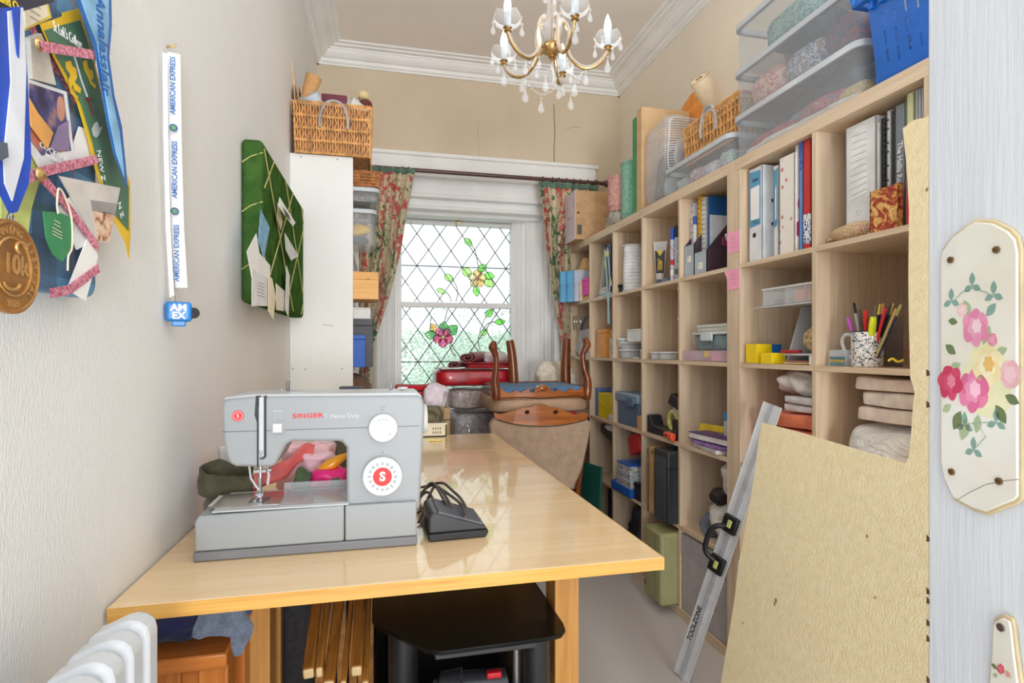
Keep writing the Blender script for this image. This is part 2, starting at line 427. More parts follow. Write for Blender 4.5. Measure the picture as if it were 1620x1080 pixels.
def flower(par, y, c, r, m, mc, rot=0):
    c = hy(*c, y)
    for k in range(5):
        a = rot+k*2*PI/5; cc = (c.x+r*.58*math.cos(a), c.z+r*.58*math.sin(a)); pts = []
        for i in range(14):
            b_ = 2*PI*i/14; pts.append((cc[0]+r*.46*math.cos(b_), cc[1]+r*.46*math.sin(b_)))
        o = B().prism(pts, y-.005, y-.001, XZf).build('petal', m[k % len(m)], par, smooth=0)
        B().tube([Vector((u, y-.004, v)) for u, v in pts], .002, 4, closed=True).build('petal_came', LEAD, o)
    pts = [(c.x+r*.2*math.cos(2*PI*i/10), c.z+r*.2*math.sin(2*PI*i/10)) for i in range(10)]
    B().prism(pts, y-.008, y-.001, XZf).build('flower_centre', mc, par, smooth=0)
yu, yl = GY+.008, GY-.016
G1, G2, G3 = gc((170, 240, 130)), gc((70, 190, 80)), gc((200, 240, 150))
vine(s_up, yu, [(741, 378), (752, 398), (757, 425)]); leaf(s_up, yu, (735, 377), (747, 389), .3, G1)
vine(s_up, yu, [(715, 440), (722, 453), (724, 465), (721, 477)]); leaf(s_up, yu, (703, 434), (718, 445), .3, G3)
vine(s_up, yu, [(706, 461), (712, 470), (714, 477)]); leaf(s_up, yu, (691, 457), (706, 464), .25, G3)
leaf(s_up, yu, (745, 437), (731, 423), .35, G3); leaf(s_up, yu, (756, 430), (770, 418), .32, G1); leaf(s_up, yu, (766, 434), (783, 439), .35, G1)
leaf(s_up, yu, (766, 443), (782, 453), .35, G3); leaf(s_up, yu, (752, 452), (755, 469), .32, G1)
flower(s_up, yu, (755, 441), .062, [gc((255, 226, 170)), gc((255, 210, 150)), gc((255, 238, 200))], gc((250, 110, 70)), .3)
vine(s_lo, yl, [(708, 488), (705, 502), (701, 514)]); vine(s_lo, yl, [(683, 500), (681, 510), (682, 520)]); vine(s_lo, yl, [(711, 546), (716, 558), (721, 564)])
leaf(s_lo, yl, (690, 525), (681, 512), .4, gc((240, 200, 60))); leaf(s_lo, yl, (701, 524), (703, 508), .45, G2); leaf(s_lo, yl, (708, 528), (724, 515), .4, G2); leaf(s_lo, yl, (690, 530), (672, 528), .4, G2)
flower(s_lo, yl, (701, 533), .068, [gc((245, 70, 150)), gc((250, 110, 175))], gc((250, 230, 100)), .9)
vine(s_lo, yl, [(777, 490), (765, 508), (758, 530), (757, 545), (762, 560)]); vine(s_lo, yl, [(760, 526), (772, 512), (784, 509)])
leaf(s_lo, yl, (768, 501), (780, 489), .32, G1); leaf(s_lo, yl, (782, 510), (800, 508), .25, G1); leaf(s_lo, yl, (760, 530), (772, 521), .3, G3)
# garden outside: a clipped hedge some way off
t = NT('hedge_green'); t.col(t.ramp(t.noise(t.co(), 3.5, 5, .7), [(.3, (150, 182, 150)), (.7, (200, 222, 200))])); HEDGE = t.set(.9)
def hedge(u, v): 
    p = Vector((-6+12*u, 8.0+1.4*math.sin(PI*.5*v), -.3+ 1.75*v)); return p+pil(p, 2, 1.6, .22)
hd = B().grid(hedge, 40, 12).build('garden_hedge', HEDGE, thick=.3, sub=1); tag(hd, 'soft green garden hedge seen through the leaded glass', 'hedge')
lawn = B().box((-8, 4.05, -.35), (8, 12, -.3)).build('garden_lawn', M((140, 165, 120), .9)); struct(lawn, 'green lawn outside the window')
from mathutils.geometry import tessellate_polygon
def prism_holes(outer, holes, a, b, fr):
    bb = B(); loops = [outer]+holes; flat = [p for l in loops for p in l]; n = len(flat)
    tris = tessellate_polygon([[Vector((u, v, 0)) for u, v in l] for l in loops])
    vs = [fr(u, v, a) for u, v in flat]+[fr(u, v, b) for u, v in flat]
    fs = [tuple(t_) for t_ in tris]+[tuple(i+n for i in t_) for t_ in tris]; k = 0
    for l in loops:
        m_ = len(l)
        fs += [(k+i, k+(i+1) % m_, n+k+(i+1) % m_, n+k+i) for i in range(m_)]; k += m_
    return bb.add(vs, fs)
def smoothp(q, k=5):
    q = [Vector(p) for p in q]; sm = []
    for i in range(len(q)-1):
        p0, p1, p2, p3 = q[max(0, i-1)], q[i], q[i+1], q[min(len(q)-1, i+2)]
        for j in range(k):
            s = j/k; sm.append(.5*((2*p1)+(p2-p0)*s+(2*p0-5*p1+4*p2-p3)*s*s+(3*p1-p0-3*p2+p3)*s**3))
    sm.append(q[-1]); return sm

# ================================================================== CUBE SHELVING ALONG THE RIGHT WALL
OAKV = wood((196, 172, 144), (211, 188, 160), (223, 202, 176), 'Z', name='oak_upright')
OAKH = wood((200, 176, 148), (215, 192, 164), (226, 206, 180), 'Y', name='oak_board')
OAKD = wood((190, 165, 137), (203, 179, 150), (214, 192, 165), 'Z', name='oak_inner')
SX, SB = 1.248, 1.638
SEAM = 1.816
ROWZ = [1.442, 1.091, .740, .389, .040]         # top of the board under each row, top row first
def shelf_unit(y0, cols, cw, label):
    yw = .038*2+cols*cw+(cols-1)*.016
    e = thing('cube_shelf_unit', label, 'shelf unit', (SX, y0, 0), world=True)
    B().box((SX, y0, 1.779), (SB, y0+yw, 1.82)).build('top_board', OAKH, e, bevel=.0015)
    B().box((SX, y0, 0), (SB, y0+yw, .04)).build('base_board', OAKH, e, bevel=.0015)
    for yy in (y0, y0+yw-.038): B().box((SX, yy, .04), (SB, yy+.038, 1.779)).build('side_panel', OAKV, e, bevel=.0015)
    cells = []
    for c in range(cols):
        ya = y0+.038+c*(cw+.016); cells.append((ya, ya+cw))
        if c < cols-1:
            B().box((SX+.002, ya+cw, .04), (SX+.10, ya+cw+.016, 1.779)).build('divider', OAKV, e, bevel=.0008)
            B().box((SX+.10, ya+cw+.0005, .04), (SB, ya+cw+.0155, 1.779)).build('divider', OAKD, e)
        for z in ROWZ[:-1]: B().box((SX+.001, ya, z-.016), (SB, ya+cw, z)).build('shelf', OAKH, e, bevel=.0008)
    return cells
FAR = shelf_unit(SEAM, 5, .3364, 'five by five oak-effect cube shelf unit next to the window')
NEAR = shelf_unit(SEAM-.038*2-.34*2-.016-.002, 2, .34, 'narrow two-column oak-effect cube shelf unit nearest the door')
# NEAR[1] is the column beside the seam, NEAR[0] the one next to the door

# ================================================================== TABLE
BEECH = wood((233, 199, 152), (239, 207, 161), (244, 215, 171), 'X', .8, .2, .6, name='beech_veneer')
BEECHE = wood((196, 140, 62), (214, 160, 80), (224, 174, 96), 'X', 1.4, .35, name='beech_edge')
LEGW = wood((176, 122, 58), (196, 142, 76), (208, 156, 92), 'Z', 1, .4, name='beech_leg')
TZ = .74; TX0, TX1 = -.412, .535
tb = thing('folding_table', 'long beech folding table with two hinged leaves under the sewing machine', 'table', (.06, 1.8, 0), world=True)
for nm, y0, y1 in (('table_leaf', .998, 1.4255), ('table_top', 1.4265, 2.22), ('table_leaf', 2.221, 2.66)):
    o = B().prism([(wallx(y0)+.005, y0), (TX1, y0), (TX1, y1), (wallx(y1)+.005, y1)], TZ-.024, TZ, XYf).build(nm, BEECH, tb, bevel=.0015)
    if y0 < 1: B().box((TX0+.005, y0-.0012, TZ-.0235), (TX1, y0, TZ-.0008)).build('front_edging', BEECHE, o)
    B().box((TX1, y0, TZ-.0235), (TX1+.0012, y1, TZ-.0008)).build('side_edging', BEECHE, o)
for x, y in ((.396, 1.2), (-.256, 1.36), (.42, 2.55), (-.33, 2.55), (.42, 1.75), (-.33, 1.75)):
    B().box((x-.027, y-.035, 0), (x+.027, y+.035, TZ-.024)).build('leg', LEGW, tb, bevel=.002)
for y in (1.46, 2.19): B().box((-.30, y-.012, TZ-.11), (.40, y+.012, TZ-.024)).build('apron', LEGW, tb)
for x in (-.285, .315): B().box((x-.022, 1.04, TZ-.032), (x+.022, 1.075, TZ-.024)).build('cleat', BEECHE, tb)

TZ = .7406                                          # things on the table stand a hair above it
# ================================================================== SEWING MACHINE
GREYP = M((150, 154, 157), .42, var=.015, vs=3); GREYL = M((192, 195, 198), .38, var=.015, vs=3); BASEG = M((116, 118, 123), .5, var=.02)
WHP = M((204, 205, 206), .45, var=.015); STEEL = M((205, 206, 208), .22, 1.0, var=.03); BLK = M((24, 25, 28), .45); REDI = M((222, 42, 42), .5, var=0); DKG = M((92, 94, 98), .5)
sm = thing('sewing_machine', 'grey and white sewing machine with two dials on the beech table', 'sewing machine', (-.13, 1.25, TZ), world=True)
MF, MB = 1.172, 1.33
MA = 1.188                                          # front of arm and column
def mp(px, py, Y=MA): v = hy(px, py, Y); return (v.x, v.z)
xs0, xs1 = hy(305, 880, MF).x, hy(660, 850, MF).x
B().box((xs0, MF, TZ), (xs1, MB+.01, TZ+.018)).build('base', BASEG, sm, bevel=.003)
xm = hy(545, 830, MF).x
def bed(x0, x1, slope):
    bb = B(); z0, z1 = TZ+.0185, .830
    q = [(x0, z0), (x1, z0), (x1, z1), (x0+slope, z1)] if slope < .01 else [(x0, z0), (x1, z0), (x1, z1), (x0+.006, z1-.004), (x0, z1-.016)]
    bb.prism(q, MF+.002, MB, XZf); return bb
bd = bed(xs0+.002, xm-.0008, .02).build('extension_table', GREYP, sm, bevel=.004, seg=3)
B().box((xm+.0008, MF+.003, TZ+.0185), (xs1-.001, MB, .829)).build('free_arm', GREYP, sm, bevel=.003, seg=3)
B().box((xs0+.03, MF+.006, .829), (xm+.008, MB-.004, .8325)).build('bed_plate', GREYL, sm, bevel=.0015)
# needle plate and clear bobbin cover
x0, _ = mp(330, 780, 1.23); x1, _ = mp(446, 780, 1.23)
npl = B().box((x0+.01, MF+.03, .8322), (x1, MB-.02, .8338)).build('needle_plate', STEEL, sm, bevel=.0006)
for i in range(7): B().box((x1-.062+i*.0055, 1.225, .8336), (x1-.0595+i*.0055, 1.262, .8345)).build('feed_dog', DKG, npl)
B().box((x0+.002, MF+.045, .8330), (x0+.05, MB-.03, .8336)).build('seam_guide', WHP, npl)
B().box((x1+.004, MF+.012, .8326), (xm+.055, MB-.012, .8342)).build('bobbin_cover', clear((226, 230, 232), .35, .08), sm)
B().box((x1+.004, MF+.020, .8300), (xm+.050, MB-.02, .8324)).build('bobbin_well', M((176, 176, 174), .25, .8, var=.25, vs=60), sm)
B().box((x1-.01, MB-.006, .832), (xm+.075, MB-.004, .848)).build('slide_window', clear((226, 230, 232), .3, .08), sm)
# arm, head and column as one shell
out = [(350, 640), (356, 631), (400, 627), (662, 625), (669, 630), (672, 645), (664, 806), (548, 806), (548, 708), (540, 698), (462, 698), (453, 703), (437, 733), (430, 739), (372, 738), (363, 733), (357, 720), (352, 690)]
arm = B().prism([mp(*p) for p in out], MA, MB-.005, XZf).build('arm_and_column', GREYP, sm, bevel=.006, seg=3)
xa, za = mp(352, 683); xb, zb = mp(664, 679)
B().box((xa, MA-.0006, za-.0006), (xb, MA+.003, za+.0006)).build('shell_joint', DKG, arm)
tp = [mp(*p) for p in ((353, 629), (400, 624), (660, 621), (668, 626), (668, 632), (353, 636))]
B().prism(tp, MA+.006, MB-.01, XZf).build('top_cover', GREYL, sm, bevel=.004)
# thread slots and take-up cover
def fbox(par, px0, py0, px1, py1, d0, d1, nm, m, bevel=0):
    a, c = mp(px0, py1), mp(px1, py0); return B().box((a[0], MA-d1, a[1]), (c[0], MA-d0, c[1])).build(nm, m, par, bevel=bevel)
B().prism([mp(*p) for p in ((405, 626), (412, 626), (412, 628), (409, 645), (409, 738), (406.5, 738), (406.5, 668), (403, 656))], MA-.001, MA+.01, XZf).build('thread_slot', BLK, arm)
B().prism([mp(*p) for p in ((418, 626), (421.5, 626), (421.5, 722), (417, 726), (411, 726), (411, 724), (416, 723.5), (418, 720))], MA-.0012, MA+.01, XZf).build('thread_slot', BLK, arm)
fbox(arm, 410, 628, 417.5, 722, 0, .0018, 'take_up_cover', GREYL, .0008)
B().tube([Vector((p[0], MA-.0022, p[1])) for p in (mp(411.5, 712), mp(411.5, 718), mp(413, 720.5), mp(415, 718), mp(415, 712))], .0005, 4).build('thread_mark', DKG, arm)
fbox(arm, 428, 665.5, 451, 688, 0, .0012, 'reverse_bezel', M((152, 155, 158), .45)); rl = fbox(arm, 432, 669, 447, 684, .001, .007, 'reverse_lever', WHP, .0012)
B().tube([Vector((p[0], MA-.0005, p[1])) for p in (mp(436, 663), mp(436, 655), mp(441, 653), mp(443, 655), mp(443, 662))], .0006, 4).build('reverse_arrow', WHP, arm)
def disc(par, c, r, y, d, m, nm, n=40, bevel=0):
    v = mp(*c); k = r/900*1.2
    return B().cyl((v[0], MA-y, v[1]), (v[0], MA-y-d, v[1]), k, n=n).build(nm, m, par, bevel=bevel)
rotF = (PI/2, 0, 0)
def mtext(s_, size, m, par, c, y, **k):
    v = mp(*c); return text(s_, size, m, par, (v[0], MA-y, v[1]), rotF, **k)
d0 = disc(arm, (376.5, 657.5), 7.8, .0, .0012, REDI, 'badge'); disc(d0, (376.5, 657.5), 6.3, .0012, .0003, WHP, 'badge_ring'); disc(d0, (376.5, 657.5), 5.6, .0015, .0003, REDI, 'badge_ring')
mtext('S', .0115, WHP, d0, (376.5, 657.5), .0022, bold=.0001)
mtext('SINGER', .0125, REDI, arm, (487, 657.5), .0006, sx=1.3, bold=.0003, space=1.08)
mtext('Heavy Duty', .0118, WHP, arm, (545.5, 657.5), .0006, sx=1.0)
fbox(arm, 515.3, 653, 516, 662, 0, .0005, 'badge_bar', WHP)
mtext('Reverse', .005, M((225, 228, 230), .5), arm, (440, 650), .0006)
du = disc(arm, (606, 676), 21.5, 0, .012, WHP, 'stitch_length_dial', bevel=.002)
for a, s_ in ((120, '4'), (95, '3'), (72, '2'), (45, '1'), (-40, '0')):
    v = (606+14*math.cos(math.radians(a)), 676-14*math.sin(math.radians(a))); mtext(s_, .0052, DKG, du, v, .0124)
disc(arm, (605, 648), 1, 0, .0005, DKG, 'index_dot', 10); disc(arm, (605, 715.5), 1, 0, .0005, DKG, 'index_dot', 10); mtext('~~~', .006, DKG, arm, (606, 643), .0006)
dl = disc(arm, (605, 751.5), 29.5, 0, .014, WHP, 'pattern_dial', bevel=.002); dr = disc(dl, (605, 751.5), 13.8, .014, .001, REDI, 'dial_centre'); mtext('S', .025, WHP, dr, (605, 751.5), .0155, bold=.0012)
BLU = M((105, 118, 140), .5)
for k in range(16):
    a = 2*PI*k/16; v = mp(605+20.5*math.sin(a), 751.5-20.5*math.cos(a)); bb = B()
    for j in (-1, 0, 1):
        bb.rbox((v[0]+j*.002*math.cos(a)*(k % 3 > 0), MA-.0143, v[1]-j*.002*math.sin(a)*(k % 3 > 0)), (.0006, .0006, .005 if (j or k % 2) else .008), (0, a+(.3*j), 0))
    bb.build('stitch_mark', BLU, dl)
# hand wheel on the right end
v0 = mp(664, 655); zc_ = mp(672, 668)[1]; xw = mp(663, 668)[0]
hwp = [(.0, 0), (.026, 0), (.030, .004), (.032, .010), (.032, .018), (.029, .022), (.0, .023)]
B().lathe(hwp, (xw-.001, 1.255, zc_), 36, Matrix.Rotation(PI/2, 4, 'Y')).build('hand_wheel', WHP, sm, smooth=40)
# top: tension dials, spool pins, winder
def topz(px): return mp(px, 623)[1]
for px in (465, 512, 604):
    x, z = mp(px, 624); B().lathe([(.0, -.012), (.016, -.012), (.016, .0), (.012, .003), (0, .003)], (x, 1.225, z), 24, Matrix.Rotation(PI/2, 4, 'Y') if False else None).build('tension_dial', GREYL, sm)
x, z = mp(455.5, 623, 1.28); B().cyl((x, 1.28, z-.01), (x, 1.28, z+.028), .0035).build('spool_pin', M((120, 115, 118), .4, .6), sm)
x, z = mp(618.5, 623, 1.28); B().cyl((x, 1.28, z-.01), (x, 1.28, z+.022), .0028).build('spool_pin', M((150, 150, 154), .3, .9), sm)
x, z = mp(637, 620, 1.26); B().lathe([(.004, -.01), (.004, .006), (.011, .007), (.011, .011), (.0, .012)], (x, 1.26, z), 18).build('bobbin_stop', WHP, sm)
x, z = mp(443, 622, 1.25); B().tube([(x-.006, 1.25, z-.004), (x-.006, 1.25, z+.008), (x+.002, 1.25, z+.010), (x+.006, 1.25, z+.004), (x+.003, 1.25, z-.002)], .0012, 6).build('thread_guide', STEEL, sm)
# needle bar, presser foot
nx, nz = mp(412, 740, 1.245)
nb = B().cyl((nx, 1.245, nz-.02), (nx, 1.245, nz+.03), .0032, n=12).box((nx-.012, 1.238, nz-.008), (nx+.012, 1.252, nz-.003)).cyl((nx, 1.245, nz-.052), (nx, 1.245, nz-.02), .001, n=8)
nb.build('needle_bar', STEEL, sm)
B().cyl((nx-.004, 1.262, .842), (nx-.004, 1.262, nz+.03), .0038, n=12).box((nx-.009, 1.24, .842), (nx+.006, 1.266, .847)).box((nx-.010, 1.225, .8345), (nx-.004, 1.262, .837)).box((nx+.000, 1.225, .8345), (nx+.006, 1.262, .837)).box((nx-.006, 1.248, .837), (nx+.002, 1.262, .843)).build('presser_foot', STEEL, sm, bevel=.0006)
B().tube([(nx-.022, 1.25, nz+.004), (nx-.018, 1.245, nz-.02), (nx-.008, 1.243, nz-.036), (nx-.002, 1.242, nz-.044)], .0022, 8).tube([(nx+.012, 1.25, nz+.002), (nx+.016, 1.245, nz-.016), (nx+.014, 1.243, nz-.034)], .0026, 8).build('needle_threader', WHP, sm)
B().rbox((nx+.017, 1.246, nz-.005), (.009, .006, .006)).build('needle_clamp', STEEL, sm, bevel=.001)

# ================================================================== FOOT PEDAL AND CABLE
PB = M((56, 58, 62), .38, var=.05)
p1, p2, p3 = hz(679, 858, TZ), hz(771, 849, TZ), hz(664, 806, TZ)
fp = thing('foot_pedal', 'black ridged sewing machine foot pedal on the beech table', 'foot pedal', tuple(p1), world=True)
ex = (p2-p1); ey = Vector((-.3, 1, 0)).normalized()*.155; ey = (hz(660, 800, TZ)-p1); ey = Vector((ey.x, ey.y, 0)); eyn = ey.normalized()*.13; exn = ex
def pf(u, v, w): return p1+exn*u+eyn*v+Vector((0, 0, w))
B().prism([(0.02, .0), (.98, .0), (1.03, .012), (1.0, .016), (0, .016), (-.01, .006)], 0, 1, lambda u, w, v: pf(u, v, w)).build('pedal_base', BLK, fp, bevel=.003)
ped = B().prism([(.0, .016), (1.0, .016), (.95, .024), (.15, .058), (.05, .058), (.0, .05)], 0.02, .98, lambda u, w, v: pf(u, v, w)).build('pedal_top', PB, fp, bevel=.004)
rb = B()
for i in range(22):
    v = .06+i*.04; rb.beam(pf(.16, v, .059), pf(.93, v, .0267), .0024, .004)
rb.build('ridges', M((96, 98, 104), .35), ped, kind='stuff')
cb = thing('pedal_cable', 'dark coiled cable lying behind the foot pedal', 'cable', tuple(hz(690, 800, TZ)), world=True)
CABM = M((70, 66, 64), .55)
def cable(pts, nm='cable', r=.0035): B().tube(smoothp([hz(x, y, z) for x, y, z in pts], 7), r, 7).build(nm, CABM, cb)
cable([(660, 772, .752), (690, 768, .80), (708, 790, .80), (722, 818, .775), (736, 806, .775), (730, 790, .79), (715, 775, .80), (700, 764, .805), (680, 768, .79), (660, 786, .76)])
cable([(660, 800, .75), (670, 776, .78), (685, 764, .80), (702, 790, .80), (713, 812, .78), (705, 826, .76), (690, 800, .78), (676, 778, .78), (660, 792, .75)])
cable([(660, 812, .745), (672, 800, .76), (681, 780, .79), (690, 770, .80), (716, 786, .80), (731, 800, .79), (737, 818, .79)])
cable([(662, 826, .745), (674, 808, .76), (690, 812, .77), (700, 824, .775), (694, 806, .775), (672, 812, .76), (664, 800, .75)])
cable([(668, 830, .76), (676, 818, .768), (684, 806, .772)], 'cable_plug', .006)
# ================================================================== DOOR (open, seen edge-on from the hinge side)
def cam2room(xc, zc): return Vector((xc*CT+zc*ST, zc*CT-xc*ST, 0))
DP = cam2room(.438, .600); DD = (cam2room(.438+.08*.7, -.1)-DP); DD.z = 0; DD.normalize(); DN = Vector((-DD.y, DD.x, 0))
if (DN.x > 0): DN = -DN
def dpt(px, py, off=0): v = hp(px, py, DP+DN*off, DN); w = v-DP; return (w.dot(DD), v.z)
def dfr(u, v, d): return Vector((DP.x, DP.y, 0))+DD*u+DN*d+Vector((0, 0, v))
t = NT('door_paint'); t.col(t.ramp(t.noise(t.co((1, 1, .1)), 30, 4), [(.3, (216, 219, 224)), (.7, (226, 229, 233))])); t.bump(t.noise(t.co((1, 1, .06)), 120, 4, .6), .25, .004); DOORP = t.set(.35)
door = bpy.data.objects.new('door_1', None); COL.objects.link(door); struct(door, 'white painted panel door standing open at the right')
B().prism([(0, .012), (.78, .012), (.78, 2.03), (0, 2.03)], -.042, 0, dfr).build('door_leaf', DOORP, door, bevel=.003)
chip = B()
for py in (590, 640, 852, 935, 950, 985, 1010, 1075):
    u, v = dpt(1468, py); chip.prism([(-.0005, v-.0035), (.0035, v-.002), (.003, v+.002), (-.0005, v+.004)], .0002, .0006, dfr)
chip.build('paint_chips', M((96, 62, 40), .8), door)
t = NT('ivory_china'); t.col(t.ramp(t.noise(t.co(), 7, 3), [(.35, (226, 218, 200)), (.62, (240, 236, 226))])); CHINA = t.set(.12, coat=.6)
GILT = M((214, 192, 148), .25, var=.12, coat=.4)
fp_ = thing('finger_plate', 'ivory china finger plate painted with pink roses on the white door', 'finger plate', tuple(dfr(.04, 1.1, 0)), world=True)
pl = [(1487.5, 410), (1490, 394), (1508, 370), (1534, 352), (1545, 346), (1574, 348), (1600, 361), (1612, 374), (1616, 395), (1617, 790), (1610, 797), (1585, 806), (1563, 815), (1541, 809), (1508, 791), (1494, 762), (1488, 733)]
P2 = [dpt(*p, .004) for p in pl]
cxp = sum(p[0] for p in P2)/len(P2); czp = sum(p[1] for p in P2)/len(P2)
B().prism(P2, .0005, .004, dfr).build('gilt_rim', GILT, fp_, bevel=.0015)
B().prism([(cxp+(u-cxp)*.95, czp+(v-czp)*.978) for u, v in P2], .0035, .0062, dfr).build('china_plate', CHINA, fp_, bevel=.0015)
for px, py in ((1505.5, 411), (1578, 395), (1507, 746), (1582, 761)):
    u, v = dpt(px, py, .006); m_ = dfr(u, v, .006)
    s_ = B().cyl(m_, m_+DN*.0022, .0032, n=14).build('screw', M((138, 112, 70), .35, .7), fp_)
    B().beam(m_+DN*.0023+DD*.0026-Vector((0, 0, .001)), m_+DN*.0023-DD*.0026+Vector((0, 0, .001)), .0007, .0006).build('screw_slot', M((60, 45, 30), .6), s_)
def blob(par, px, py, r, m, off, nm, n=36, wob=.11, k=5, asp=1):
    u, v = dpt(px, py, off); r = r/1620; pts = []
    for i in range(n):
        a = 2*PI*i/n; rr = r*(1+wob*math.cos(k*a+px)); pts.append((u+rr*math.cos(a)*.72*asp, v+rr*math.sin(a)))
    return B().prism(pts, off-.0001, off+.00012, dfr).build(nm, m, par, smooth=0)
def rose(par, px, py, r, cols, off=.0064):
    r *= .9; o = blob(par, px, py, r*.72, M(cols[0], .25), off, 'painted_rose')
    for k in range(6):                                   # outer petals, alternately deep and pale
        a = k*PI/3+px; c_ = tuple(int(u*(.55 if k % 2 else .25)+w*(.45 if k % 2 else .75)) for u, w in zip(cols[0], cols[1] if len(cols) > 1 else cols[0]))
        blob(o, px+r*.55*math.cos(a)*.8, py+r*.55*math.sin(a), r*.5, M(c_, .25), off+.00005*(k+1), 'painted_petals', n=20, wob=.08, k=3)
    for j, c in enumerate(cols[1:]): blob(o, px+(j % 2)*r*.12-r*.05, py-r*.08*j, r*(.55-.17*j), M(c, .25), off+.0005+.0003*j, 'painted_petals', wob=.13, k=5+j)
LG, DGn, PG = M((176, 190, 150), .3), M((112, 128, 86), .3), M((138, 172, 158), .3)
def dleaf(par, px, py, a, ln, m, off=.0063):
    u, v = dpt(px, py, off); ln = ln/1620; a = math.radians(a); d = Vector((math.cos(a)*.75, math.sin(a))); nn = Vector((-d.y*.75, d.x)); pts = []
    for i in range(7): s = i/6; pts.append((u+d.x*ln*s+nn.x*ln*.32*math.sin(PI*s), v+d.y*ln*s+nn.y*ln*.32*math.sin(PI*s)))
    for i in range(5, 0, -1): s = i/6; pts.append((u+d.x*ln*s-nn.x*ln*.32*math.sin(PI*s), v+d.y*ln*s-nn.y*ln*.32*math.sin(PI*s)))
    B().prism(pts, off-.0001, off+.00012, dfr).build('painted_leaf', m, par, smooth=0)
blob(fp_, 1560, 600, 62, M((238, 234, 190), .2), .0062, 'painted_wash', wob=.1, k=3, asp=.9)
for px, py, a, ln, m in ((1512, 560, 150, 30, DGn), (1520, 575, 200, 30, LG), (1555, 545, 60, 32, LG), (1548, 540, 100, 26, DGn), (1575, 560, 20, 26, LG), (1590, 625, -20, 30, DGn), (1575, 640, -50, 34, DGn), (1548, 655, -100, 30, LG), (1520, 650, 240, 36, DGn), (1505, 640, 210, 26, LG), (1535, 500, 120, 30, LG), (1515, 510, 170, 24, DGn), (1560, 500, 40, 28, PG), (1530, 660, 250, 40, LG)): dleaf(fp_, px, py, a, ln, m)
rose(fp_, 1543, 518, 31, [(226, 120, 160), (242, 170, 194), (250, 214, 220)]); rose(fp_, 1503, 605, 30, [(196, 44, 84), (222, 82, 116), (238, 140, 160)])
rose(fp_, 1562, 578, 34, [(238, 216, 150), (250, 238, 200), (236, 190, 110)]); rose(fp_, 1540, 618, 36, [(214, 84, 130), (238, 150, 184), (248, 196, 212)]); rose(fp_, 1598, 592, 24, [(238, 170, 180), (248, 206, 208)]); rose(fp_, 1522, 490, 12, [(238, 190, 190), (246, 214, 210)]); rose(fp_, 1570, 537, 11, [(226, 120, 150), (240, 170, 190)])
for cx_, cy_ in ((1538, 452), (1505, 476), (1572, 466), (1526, 672), (1576, 668), (1540, 712)):
    for a in (90, 200, -20): dleaf(fp_, cx_, cy_, a, 21, PG)
def sprig(pts): B().tube([dfr(*dpt(x, y, .0064), .0064) for x, y in pts], .0004, 4).build('painted_stem', PG, fp_)
sprig([(1505, 480), (1522, 462), (1538, 456), (1560, 462), (1574, 470)]); sprig([(1526, 672), (1545, 668), (1560, 690), (1540, 712)]); sprig([(1545, 668), (1576, 668)])
B().tube([dfr(*dpt(x, y, .0063), .0063) for x, y in ((1512, 792), (1535, 778), (1560, 766), (1590, 760), (1612, 758))], .0003, 4).build('hairline_crack', M((150, 130, 110), .6), fp_)
es = thing('key_escutcheon', 'small ivory china keyhole cover with a rose on the door', 'escutcheon', tuple(dfr(.09, .84, 0)), world=True)
E2 = [dpt(*p, .004) for p in ((1570, 985), (1573, 977), (1588, 971), (1602, 978), (1605, 994), (1609, 1030), (1617, 1085), (1612, 1120), (1590, 1132), (1572, 1120), (1563, 1085), (1568, 1030))]
B().prism(E2, .0005, .004, dfr).build('gilt_rim', GILT, es, bevel=.0012)
cu_, cv_ = sum(p[0] for p in E2)/12, sum(p[1] for p in E2)/12
B().prism([(cu_+(u-cu_)*.84, cv_+(v-cv_)*.93) for u, v in E2], .0035, .0058, dfr).build('china_plate', CHINA, es, bevel=.0012)
u, v = dpt(1584, 992, .006); m_ = dfr(u, v, .0055); B().cyl(m_, m_+DN*.002, .0035, n=14).build('screw', M((150, 146, 140), .3, .9), es)
rose(es, 1583, 1058, 8, [(200, 60, 80), (230, 120, 130)], .0062); dleaf(es, 1578, 1058, 170, 14, DGn, .006); dleaf(es, 1590, 1060, -20, 14, LG, .006); dleaf(es, 1578, 1066, 220, 12, LG, .006); rose(es, 1594, 1066, 5, [(230, 150, 150)], .0062)

# ================================================================== FOAM SHEET LEANING ON THE SHELVES
t = NT('underlay_foam'); co = t.co()
t.col(t.ramp(t.noise(co, 60, 4, .6), [(.3, (230, 212, 168)), (.7, (241, 225, 187))])); t.bump(t.noise(t.co((1, 1, .8)), 240, 2, .5), .35, .004); FOAM = t.set(.9, spec=.15)
FN = Vector((1.50, 0, -.40)).normalized(); FP = Vector((.82, 0, 0))             # leans from the carpet to the shelf fronts
FN = Vector((math.cos(math.atan(.405/1.75)), 0, -math.sin(math.atan(.405/1.75))))
fu = Vector((0, 1, 0)); fv = Vector((-FN.z, 0, FN.x))
def fpt(px, py): v = hp(px, py, FP, FN)-FP; return (v.dot(fu), v.dot(fv))
def ffr(u, v, d): return FP+fu*u+fv*v+FN*d
outl = [fpt(*p) for p in ((1205, 668), (1260, 682), (1330, 703), (1400, 724), (1432, 733), (1438, 722), (1441, 690), (1444, 645), (1447, 620), (1440, 597), (1438, 520), (1437, 440), (1438, 330), (1434, 260), (1428, 203), (1445, 190), (1462, 186))]
ue = .58; lft = [fpt(*p) for p in ((1200, 700), (1192, 760), (1180, 830), (1174, 868), (1168, 890), (1163, 940), (1152, 1010), (1141, 1075))]
u_bot = lft[-1][0]+.02
poly = outl+[(ue, outl[-1][1]+.03), (ue, .005), (u_bot, .005)]+lft[::-1]
